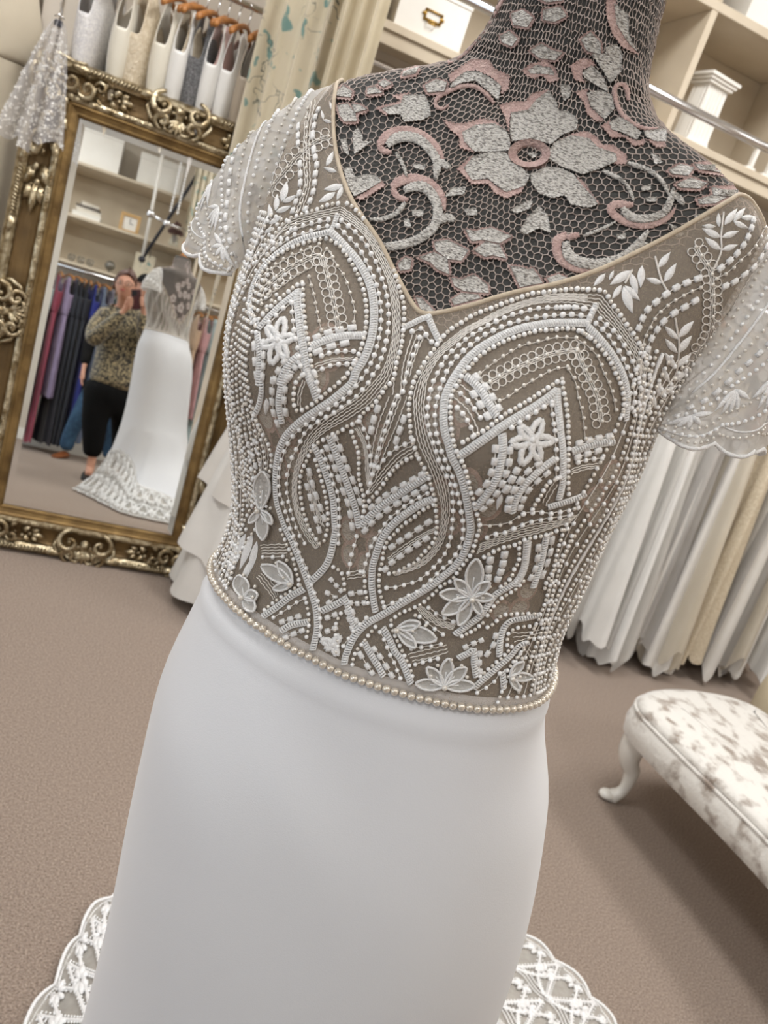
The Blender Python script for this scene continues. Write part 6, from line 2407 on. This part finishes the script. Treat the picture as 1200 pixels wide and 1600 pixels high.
# stack of books
mat('paper', srgb(226, 220, 208), srgb(214, 206, 192), 20, .8)
mat('book_dark', srgb(110, 100, 90), srgb(90, 82, 74), 10, .6)
z = 2.3855
for k, (w_, h_, an, c_) in enumerate(((.27, .06, .05, 'white_paint'), (.24, .045, -.08, 'paper'), (.22, .03, .12, 'book_dark'), (.17, .035, -.2, 'paper'))):
    e = empty('box_file', (-.60, -2.72, z), (0, 0, an), ('white', 'cream', 'dark brown', 'small cream')[k] + (' box at the bottom of the pile on the mirror shelf', ' box second in the pile on the mirror shelf', ' book third in the pile on the mirror shelf', ' box on top of the pile on the mirror shelf')[k], 'box', 'pile of boxes on the far shelf')
    b = MB()
    b.box((-w_ / 2, -w_ * .38, 0), (w_ / 2, w_ * .38, h_ * .78))
    bevel(b.build('body', c_, e, smooth=False), .003)
    b = MB()
    b.box((-w_ / 2 - .003, -w_ * .38 - .003, h_ * .78), (w_ / 2 + .003, w_ * .38 + .003, h_))
    bevel(b.build('lid', c_, e, smooth=False), .002)
    z += h_ + .0005
# wooden clock
mat('pale_wood', srgb(206, 170, 116), srgb(188, 150, 98), 12, .5, stretch=(1, 1, 5))
e = empty('framed_clock', (-.19, -2.66, 2.3855), label='square pale wood framed clock on the mirror shelf', cat='clock')
b = MB()
for lo, hi in (((-.10, -.02, 0), (.10, .02, .032)), ((-.10, -.02, .168), (.10, .02, .20)), ((-.10, -.02, .032), (-.068, .02, .168)), ((.068, -.02, .032), (.10, .02, .168))):
    b.box(lo, hi)
b.build('frame', 'pale_wood', e, smooth=False)
b = MB()
b.box((-.068, -.012, .032), (.068, .006, .168))
b.build('dial', 'white_paint', e, smooth=False)
b = MB()
b.box((-.003, .007, .10), (.003, .010, .15))
b.box((0, .007, .097), (.035, .010, .103))
b.build('hands', 'dark_metal', e, smooth=False)
# vase of dried flowers
mat('glass_clear', (.9, .95, .95, 1), None, rough=.02, trans=.9)
mat('dry_flower', srgb(120, 92, 88), srgb(88, 66, 64), 30, .9)
e = empty('flower_vase', (.27, -2.68, 2.3855), label='small glass vase of dusky dried flowers on the mirror shelf', cat='vase')
b = MB()
b.lathe([(0, 0), (.04, 0), (.05, .03), (.045, .09), (.03, .12), (.035, .13)], 16)
b.build('vase', 'glass_clear', e)
b = MB()
for k in range(26):
    a, r, zz = rng.uniform(0, 6.28), rng.uniform(0, .085), rng.uniform(.17, .26)
    b.tube([(0, 0, .05), (r * cos(a), r * sin(a), zz)], .0015, 4)
    for q in range(5):
        b.sphere((r * cos(a) + rng.normal(0, .012), r * sin(a) + rng.normal(0, .012), zz + rng.normal(0, .012)), rng.uniform(.012, .022), 6, 4)
b.build('blooms', 'dry_flower', e)
# silver ornaments on the lowest shelf
mat('pewter', srgb(150, 146, 138), srgb(110, 106, 98), 30, .35, metal=.7)
for k, x in enumerate((-.66, -.57, -.48)):
    e = empty('silver_ornament', (x, -2.66, 1.9305), label=('scrolled pewter ornament at the far left of the lowest mirror shelf', 'scrolled pewter ornament in the middle of three on mirror shelf', 'scrolled pewter ornament nearest the round one on mirror shelf')[k], cat='ornament', group='pewter ornaments')
    b = MB()
    b.box((-.035, -.025, 0), (.035, .025, .012))
    b.build('base', 'pewter', e, smooth=False)
    b = MB()
    for s in (-1, 1):
        b.tube([(0, 0, .01), (s * .025, 0, .04), (s * .03, 0, .075), (s * .012, 0, .09), (s * .008, 0, .07)], .006, 6)
    b.sphere((0, 0, .05), .014, 8, 6)
    b.build('scrolls', 'pewter', e)
e = empty('silver_ornament', (-.29, -2.66, 1.9305), label='round dark pewter ornament on a foot on the lowest mirror shelf', cat='ornament')
b = MB()
b.lathe([(0, 0), (.03, 0), (.03, .01), (.008, .02), (.008, .04)], 14)
b.build('foot', 'pewter', e)
b = MB()
b.lathe([(0, -.05), (.03, -.042), (.05, -.015), (.05, .015), (.03, .042), (0, .05)], 18, (0, 0, .085))
b.build('globe', 'pewter', e)
# printed gift boxes
for k, (x, w_, h_, lab) in enumerate(((.03, .20, .30, 'tall pale blue patterned gift bag on the lowest mirror shelf'), (.30, .24, .20, 'low teal patterned box behind the reflected gown'))):
    e = empty('gift_bag', (x, -2.68, 1.9305), label=lab, cat='gift bag')
    b = MB()
    b.box((-w_ / 2, -.05, 0), (w_ / 2, .05, h_))
    o = b.build('body', 'curtain_print', e, smooth=False)
    uv = o.data.uv_layers.new(name='UVMap')
    for lp in o.data.loops:
        v = o.data.vertices[lp.vertex_index].co
        uv.data[lp.index].uv = (v.x + v.y, v.z)
    b = MB()
    b.tube([(-.04, .052, h_ - .02), (-.035, .055, h_ + .05), (.035, .055, h_ + .05), (.04, .052, h_ - .02)], .004, 6)
    b.build('handle', 'dark_metal', e)
# white hanging pole with ball joints and a dark diagonal brace
e = empty('pole_stand', (.0, -2.40, 2.13), label='white pole with chrome ball joints and dark diagonal brace in the mirror', cat='pole stand')
b = MB()
b.tube([(0, 0, 0), (-.03, 0, HH - 2.13)], .016, 10)
b.build('white_pole', 'white_paint', e)
b = MB()
b.sphere((-.012, 0, .46), .045, 14, 9)
b.build('ball_joint', 'chrome', e)
b = MB()
b.sphere((.16, 0, .42), .042, 14, 9)
b.build('ball_joint', 'chrome', e)
b = MB()
b.tube([(-.012, 0, .46), (.16, 0, .42), (.62, 0, .40)], .016, 10)
b.build('cross_bar', 'chrome', e)
b = MB()
b.tube([(0, 0, .0), (.30, 0, .86), (.50, 0, HH - 2.13)], .017, 10)
b.sphere((0, 0, 0), .035, 12, 8)
b.build('diagonal_brace', 'dark_metal', e)
# bead strings
e = empty('bead_garland', (.20, -2.30, HH), label='two hanging strings of white beads in the mirror', cat='bead garland')
for dx in (-.035, .035):
    b = MB()
    zz = -.02
    b.tube([(dx, 0, 0), (dx, 0, -.95)], .0015, 4)
    while zz > -.95:
        b.sphere((dx, 0, zz), .011, 8, 5, (1, 1, 1.35))
        zz -= .034
    b.build('bead_string', 'bead_white', e)
curtain('curtain', 'short cream curtain with dark spots seen at the right of the mirror', 'curtain_print', (.30, -2.28), (.62, -2.28), 2.45, 3.5, 5, .022, .8, 9)

# coloured dresses on the far rail
COLS = dict(mint=(176, 196, 196), rose=(142, 52, 72), lilac=(150, 134, 164), navy=(12, 13, 28), royal=(20, 34, 130), slate=(112, 122, 142), sky=(60, 100, 150), dusk=(120, 112, 122), sand=(196, 166, 138), pinkpale=(196, 150, 152))
for k, v in COLS.items():
    mat('cloth_' + k, srgb(*v), srgb(*[max(0, int(x * .88)) for x in v]), 8, .55, sheen=.2, bump=.1, bscale=20)
far = [(-.84, 'sky', 1.70, 'blue evening dress at the far left of the mirror'), (-.785, 'mint', 1.45, 'pale mint dress at the left of the mirror'), (-.715, 'rose', 1.80, 'long deep rose dress reaching the floor in the mirror'), (-.635, 'lilac', 1.32, 'lilac dress with flared sleeve in the mirror'),
       (-.565, 'navy', 1.78, 'navy long dress beside the lilac one'), (-.50, 'navy', 1.76, 'navy long dress in the middle of the navy three'), (-.435, 'navy', 1.77, 'navy long dress beside the royal blue one'), (-.37, 'royal', 1.62, 'bright royal blue dress in the mirror'),
       (-.30, 'slate', 1.70, 'slate blue satin dress behind the photographer'), (-.22, 'dusk', 1.5, 'grey mauve dress behind the photographer'), (-.13, 'mint', 1.4, 'pale grey green dress behind the photographer'),
       (.66, 'sand', 1.25, 'sand beige dress beside the reflected gown'), (.74, 'pinkpale', 1.2, 'pale pink dress beside the sand beige one'), (.82, 'mint', 1.7, 'whitish long dress at the right of the mirror')]
for q, (x, c_, ln, lab) in enumerate(far):
    rot = radians(70 + 8 * sin(q * 1.3))
    zr = 1.852 + .014 + .0022
    put_hanger((x, -2.46, zr), rot, 'wooden hanger in the mirror holding the ' + ' '.join(lab.split()[:7]), 'wooden hangers on the far rail', .19)
    garment('evening_dress', lab, 'dress', 'coloured dresses on the far rail', (x, -2.46, zr), rot, ('cloth_' + c_,) * 2, length=ln, waist=.5, hemw=.22, hemd=.032, nd=.14, folds=6, famp=.010, seed=70 + q, flat=.03, hemjit=.01)

# ================================================================== people
def skinned(nodes, edges, name, m_, parent, sub=2, root=0):
    """nodes: list of (x,y,z,rx[,ry]); builds one continuous surface"""
    me = bpy.data.meshes.new(name + '_skel')
    me.from_pydata([n[:3] for n in nodes], edges, [])
    ob = bpy.data.objects.new(name + '_skel', me)
    COL.objects.link(ob)
    ob.modifiers.new('skin', 'SKIN')
    for i, n in enumerate(nodes):
        d = me.skin_vertices[0].data[i]
        d.radius = (n[3], n[4] if len(n) > 4 else n[3])
        d.use_root = (i == root)
    s = ob.modifiers.new('sub', 'SUBSURF')
    s.levels = s.render_levels = sub
    dg = bpy.context.evaluated_depsgraph_get()
    dg.update()
    m2_ = bpy.data.meshes.new_from_object(ob.evaluated_get(dg))
    bpy.data.objects.remove(ob, do_unlink=True)
    m2_.name = name
    m2_.materials.clear()
    m2_.materials.append(MAT[m_])
    m2_.polygons.foreach_set('use_smooth', [True] * len(m2_.polygons))
    o_ = bpy.data.objects.new(name, m2_)
    COL.objects.link(o_)
    o_.parent = parent
    return o_


def head_geo(c, r, yaw=0.0):
    """head with brow, eye hollows, nose, lips, chin and ears; faces +Y"""
    b_ = MB()
    nu, nv = 32, 24
    P_ = np.zeros((nv + 1, nu, 3))
    for i in range(nv + 1):
        ph = -pi / 2 + pi * i / nv
        for j in range(nu):
            th_ = 2 * pi * j / nu
            x, y, z_ = cos(ph) * sin(th_), cos(ph) * cos(th_), sin(ph)
            sx, sy, sz = .76, .92, 1.12
            if z_ < -.1:                      # jaw narrows
                k = 1 - .30 * ((-z_ - .1) / .9)
                sx *= k
                sy *= 1 - .12 * ((-z_ - .1) / .9)
            p = np.array([x * sx, y * sy, z_ * sz])
            if y > .3:
                g = lambda x0, z0, w1, w2: exp(-((p[0] - x0) / w1) ** 2 - ((p[2] - z0) / w2) ** 2)
                p[1] += .22 * g(0, -.12, .12, .17) + .05 * g(0, .22, .4, .09) - .09 * (g(-.3, .06, .14, .09) + g(.3, .06, .14, .09)) + .05 * g(0, -.48, .2, .07) + .06 * g(0, -.85, .22, .15) - .02 * g(0, -.40, .2, .03)
            P_[i, j] = p
    P_ = P_ * r
    R = np.array([[cos(yaw), -sin(yaw), 0], [sin(yaw), cos(yaw), 0], [0, 0, 1]])
    b_.grid((P_ @ R.T) + np.array(c), close_v=True)
    for s_ in (-1, 1):
        b_.sphere(np.array(c) + R @ np.array([s_ * .78 * r, -.05 * r, -.02 * r]), .2 * r, 8, 6, (.4, .8, 1.35))
    return b_


mat('skin', srgb(214, 164, 140), srgb(206, 152, 128), 12, .5, spec=.4)
mat('eye_white', srgb(70, 52, 42), srgb(190, 180, 172), 160, .2)
mat('lips', srgb(176, 96, 88), None, rough=.4)
mat('hair_auburn', srgb(92, 48, 30), srgb(60, 30, 20), 40, .5, bump=.6, bscale=90, stretch=(1, 1, .3))
mat('cloth_black', srgb(7, 7, 8), srgb(11, 11, 12), 30, .85, spec=.2)
mat('denim', srgb(58, 92, 122), srgb(42, 70, 98), 25, .85, bump=.2, bscale=300)
mat('jacket_dark', srgb(16, 16, 17), srgb(24, 23, 24), 14, .8, spec=.2)
mat('shoe_black', srgb(18, 20, 20), None, rough=.5)
mat('shoe_brown', srgb(136, 78, 38), srgb(112, 62, 30), 20, .5)
mat('phone_case', srgb(70, 24, 30), None, rough=.3, coat=.4)
m = mat('leopard', srgb(168, 152, 116), srgb(22, 20, 18), 78, .6, detail=1.5, ramp=(.44, .52), sheen=.3)

# ---- the photographer
W = empty('person', (-.02, -.45, 0), label='person in a leopard print blouse and black trousers photographing with a phone', cat='person')
off = np.array([-.02, -.45, 0])


def hand_nodes(nodes, edges, wrist_i, palm, fingers):
    """palm: list of node tuples from the wrist; fingers: list of (palm node idx, chain)"""
    base = len(nodes)
    prev = wrist_i
    for n_ in palm:
        nodes.append(n_)
        edges.append((prev, len(nodes) - 1))
        prev = len(nodes) - 1
    for pi_, ch_ in fingers:
        prev = base + pi_
        for n_ in ch_:
            nodes.append(n_)
            edges.append((prev, len(nodes) - 1))
            prev = len(nodes) - 1


pc = CAM - FW * .022 - IU * .055 + IX * .018              # centre of the phone body
loc_ = lambda p: tuple(np.asarray(p) - off)
hd = np.array([-.075, -.235, 1.515])                       # head centre
# body: neck, arms to the hands (under the blouse) and ankles, one surface
n_, e_ = [], []


def add(p, r, prev=None, ry=None):
    n_.append((*loc_(p), r, ry or r))
    if prev is not None:
        e_.append((prev, len(n_) - 1))
    return len(n_) - 1


pel = add((0, -.44, .86), .13, None, .11)
wai = add((-.01, -.44, 1.02), .13, pel, .11)
chs = add((-.03, -.42, 1.22), .14, wai, .11)
nk0 = add((-.05, -.36, 1.37), .055, chs)
nk1 = add((-.068, -.29, 1.43), .05, nk0)
hdj = add(hd - np.array([0, .02, .03]), .055, nk1)
hips = [add((-.09, -.44, .78), .065, pel), add((.10, -.45, .78), .065, pel)]
for s_, h_i, kx, fx, fy in ((-1, hips[0], -.07, -.045, -.44), (1, hips[1], .15, .17, -.60)):
    k_ = add((kx, fy + .01, .46), .045, h_i)
    a_ = add((fx, fy, .16), .036, k_)
    t_ = add((fx, fy, .08), .036, a_)
    add((fx, fy + .10, .045), .035, t_, .028)
# arms and hands gripping the phone from both sides
RX, UP, BK = IX, IU, -FW
for s_, sh, el in ((-1, (-.185, -.40, 1.28), (-.225, -.23, 1.04)), (1, (.115, -.38, 1.31), (.17, -.22, 1.08))):
    s0 = add(sh, .052, chs)
    e0 = add(el, .042, s0)
    wr = pc + RX * s_ * .068 - UP * .085 + BK * .035
    w0 = add(wr, .024, e0, .018)
    pm = pc + RX * s_ * .052 - UP * .025 + BK * .016
    p0_ = add(wr * .45 + pm * .55, .027, w0, .014)
    p1_ = add(pm, .026, p0_, .013)
    for q, (du, ln) in enumerate(((.030, .9), (.012, 1.0), (-.006, .95), (-.022, .8))):
        f0 = add(pm + UP * du + RX * s_ * .004, .0095, p1_)
        f1 = add(pm + UP * (du + .006) - BK * .020 - RX * s_ * .004 * ln, .0088, f0)
        add(pm + UP * (du + .006) - BK * .026 - RX * s_ * .030 * ln, .0078, f1)
    t0 = add(wr * .3 + pm * .7 + BK * .010 - RX * s_ * .010, .0105, p0_)
    t1 = add(pm + BK * .016 - RX * s_ * .022 + UP * .004, .0095, t0)
    add(pm + BK * .010 - RX * s_ * .036 + UP * .022, .0085, t1)
skinned(n_, e_, 'body', 'skin', W, 2)
b = head_geo(loc_(hd), .098, .12)
hb = b.build('head', 'skin', W)
for s_ in (-1, 1):
    b = MB()
    b.sphere(np.array(loc_(hd)) + np.array([s_ * .030 - .01, .078, .006]), .0095, 8, 6)
    b.build('eye', 'eye_white', W)
b = MB()
b.sphere(np.array(loc_(hd)) + np.array([-.012, .086, -.047]), .02, 10, 6, (1, .35, .35))
b.build('mouth', 'lips', W)
# glasses
mat('glasses_frame', srgb(60, 40, 34), None, rough=.3)
b = MB()
for s_ in (-1, 1):
    c0 = np.array(loc_(hd)) + np.array([s_ * .032 - .011, .098, .004])
    b.tube([c0 + np.array([.024 * cos(a), 0, .019 * sin(a)]) for a in np.linspace(0, 2 * pi, 15)], .0022, 6)
    b.tube([c0 + np.array([s_ * .024, 0, .004]), np.array(loc_(hd)) + np.array([s_ * .075, .0, .006])], .002, 6)
b.build('glasses', 'glasses_frame', W)
# hair: cap over the skull, swept to one side
b = MB()
P = []
for i in range(14):
    t = i / 13
    ph = radians(90 - 112 * t)
    row = []
    for j in range(32):
        a = 2 * pi * j / 32
        fr = max(0, cos(a))                                # front: stops at the hairline
        p_ = radians(90 - (112 - 58 * fr ** .7) * t)
        rr_ = .104 + .010 * sin(a * 3 + 1) * t + .016 * max(0, sin(a)) * (1 - t)
        row.append((rr_ * .80 * cos(p_) * sin(a), rr_ * .97 * cos(p_) * cos(a), rr_ * 1.14 * sin(p_) + .004))
    P.append(row)
b.grid(np.array(P) + np.array(loc_(hd)), close_v=True)
o = b.build('hair', 'hair_auburn', W)
solid(o, .012, 1)
# blouse: torso and sleeves one surface, flaring to the hem
n_, e_ = [], []
b0 = add((.0, -.43, .72), .215, None, .185)
b1 = add((.0, -.43, .84), .205, b0, .175)
b2 = add((-.01, -.43, 1.02), .190, b1, .165)
b3 = add((-.03, -.42, 1.18), .180, b2, .160)
b4 = add((-.04, -.40, 1.30), .145, b3, .12)
b5 = add((-.05, -.365, 1.375), .075, b4, .07)
for s_, sh, el in ((-1, (-.185, -.40, 1.28), (-.225, -.23, 1.04)), (1, (.115, -.38, 1.31), (.17, -.22, 1.08))):
    s1 = add(sh, .075, b4)
    s2 = add((np.array(sh) + np.array(el)) / 2 + np.array([s_ * .012, 0, -.01]), .072, s1)
    s3 = add(el, .068, s2)
    wr = pc + RX * s_ * .070 - UP * .105 + BK * .045
    s4 = add(np.array(el) * .4 + wr * .6, .058, s3)
    add(wr, .036, s4)
skinned(n_, e_, 'blouse', 'leopard', W, 3)
# trousers, one surface
n_, e_ = [], []
p0_ = add((.0, -.435, .84), .19, None, .165)
p1_ = add((.005, -.44, .74), .185, p0_, .165)
for kx, fx, fy, hx in ((-.085, -.055, -.44, -.095), (.145, .165, -.60, .105)):
    h1 = add((hx, (-.44 + fy) / 2, .62), .135, p1_)
    k1 = add((kx, fy + .012, .44), .105, h1)
    c1 = add((fx, fy, .27), .085, k1)
    add((fx, fy, .17), .072, c1)
skinned(n_, e_, 'trousers', 'cloth_black', W, 2)


def shoe(name, m_, parent, c, ang, L_=.25, w_=.042, h_=.05):
    n2 = []
    b_ = MB()
    rows = []
    for t in np.linspace(0, 1, 14):
        ww = w_ * (0.78 + .3 * sin(pi * min(1, t * 1.05)) ** .8) * (1 if t < .93 else .72)
        if t in (0,):
            ww *= .7
        hh = np.interp(t, [0, .25, .45, .7, 1], [h_ * 1.35, h_ * 1.5, h_ * 1.15, h_ * .8, h_ * .45])
        y = -.075 + L_ * t
        rows.append([(ww * cos(a) * (1 if sin(a) > -.2 else 1.02), y, max(0.0, hh * .5 + hh * .5 * sin(a) * (1 if sin(a) > 0 else 1.0))) for a in np.linspace(0, 2 * pi, 16, endpoint=False)])
    b_.grid(np.array(rows), close_v=True)
    b_.add([rows[0][k] for k in range(16)], [tuple(range(16))])
    b_.add([rows[-1][k] for k in range(16)], [tuple(range(16))[::-1]])
    o_ = b_.build(name, m_, parent)
    o_.location = c
    o_.rotation_euler = (0, 0, ang)
    return o_


shoe('shoe', 'shoe_black', W, loc_((-.05, -.44, 0.0)), .05)
shoe('shoe', 'shoe_black', W, loc_((.17, -.60, 0.0)), -.15)
# the phone
ph = bpy.data.objects.new('smartphone', None)
COL.objects.link(ph)
tag(ph, 'phone in a dark red case held up in both hands', 'phone')
ph.matrix_world = Matrix.Translation(Vector(pc)) @ m3.to_4x4()
b = MB()
b.box((-.036, -.075, -.0045), (.036, .075, .0045))
bevel(b.build('case', 'phone_case', ph, smooth=False), .004, 3)
b = MB()
b.box((-.033, -.071, .0046), (.033, .071, .0052))
mat('screen_dark', (.02, .02, .025, 1), None, rough=.1)
b.build('screen', 'screen_dark', ph, smooth=False)
b = MB()
b.box((-.032, .030, -.0062), (.004, .068, -.0046))
b.build('camera_block', 'screen_dark', ph, smooth=False)

# ---- the companion behind
M_ = empty('person', (-.06, -2.02, 0), label='person in blue jeans dark jacket and black cap standing behind the photographer', cat='person')
off = np.array([-.06, -2.02, 0])
hd2 = np.array([.075, -1.98, 1.80])
n_, e_ = [], []
q0 = add((-.06, -2.02, .98), .13, None, .11)
q1 = add((-.03, -2.02, 1.25), .14, q0, .11)
q2 = add((.03, -2.02, 1.58), .06, q1)
q3 = add(hd2 - np.array([0, .02, .10]), .055, q2)
for s_ in (-1, 1):
    a_ = add((-.03 + s_ * .2, -2.02, 1.42), .055, q1)
    c_ = add((-.03 + s_ * .27, -2.0, 1.14), .045, a_)
    w0 = add((-.03 + s_ * .27, -1.94, .90), .028, c_, .022)
    p0_ = add((-.03 + s_ * .27, -1.93, .83), .036, w0, .018)
    for q in range(4):
        f0 = add((-.03 + s_ * .265, -1.955 + .018 * q, .785), .0095, p0_)
        f1 = add((-.03 + s_ * .260, -1.952 + .018 * q, .755), .009, f0)
        add((-.03 + s_ * .248, -1.950 + .018 * q, .73 + .004 * abs(q - 1.5)), .008, f1)
    t0 = add((-.03 + s_ * .258, -1.895, .83), .011, p0_)
    add((-.03 + s_ * .25, -1.885, .79), .0095, t0)
skinned(n_, e_, 'body', 'skin', M_, 2)
head_geo(loc_(hd2), .100, 0).build('head', 'skin', M_)
b = MB()
P = []
for t in np.linspace(0, 1, 10):
    pa = radians(90 - 78 * t)
    P.append([(.108 * .82 * cos(pa) * sin(a), .108 * .98 * cos(pa) * cos(a), .108 * 1.05 * sin(pa) + .02) for a in np.linspace(0, 2 * pi, 28, endpoint=False)])
b.grid(np.array(P) + np.array(loc_(hd2)), close_v=True)
P = []
for t in np.linspace(0, 1, 6):
    P.append([((.085 - .01 * t) * sin(a), .098 * cos(a) + .07 * t * max(0, cos(a)) ** .5, .040 - .018 * t) for a in np.linspace(-1.2, 1.2, 12)])
b.grid(np.array(P) + np.array(loc_(hd2)))
o = b.build('cap', 'jacket_dark', M_)
solid(o, .005, 1)
n_, e_ = [], []
j0 = add((-.06, -2.02, .90), .20, None, .15)
j1 = add((-.05, -2.02, 1.12), .19, j0, .15)
j2 = add((-.03, -2.02, 1.34), .19, j1, .14)
j3 = add((.01, -2.02, 1.53), .12, j2, .10)
for s_ in (-1, 1):
    a_ = add((-.03 + s_ * .20, -2.02, 1.47), .075, j3)
    c_ = add((-.03 + s_ * .275, -2.0, 1.14), .065, a_)
    add((-.03 + s_ * .27, -1.945, .92), .05, c_)
skinned(n_, e_, 'jacket', 'jacket_dark', M_, 2)
n_, e_ = [], []
q0 = add((-.07, -2.02, .98), .165, None, .13)
q1 = add((-.08, -2.02, .86), .165, q0, .13)
for hx, kx, ky, fx, fy in ((-.17, -.25, -2.0, -.31, -2.10), (.03, .06, -2.08, .09, -2.22)):
    h1 = add((hx, -2.03, .74), .105, q1)
    k1 = add((kx, ky, .47), .082, h1)
    add((fx, fy, .20), .075, k1)
    add((fx, fy, .07), .078, len(n_) - 1)
skinned(n_, e_, 'jeans', 'denim', M_, 2)
shoe('shoe', 'shoe_brown', M_, loc_((-.32, -2.10, 0)), .35, .28, .048, .05)
shoe('shoe', 'shoe_brown', M_, loc_((.09, -2.22, 0)), -.2, .28, .048, .05)
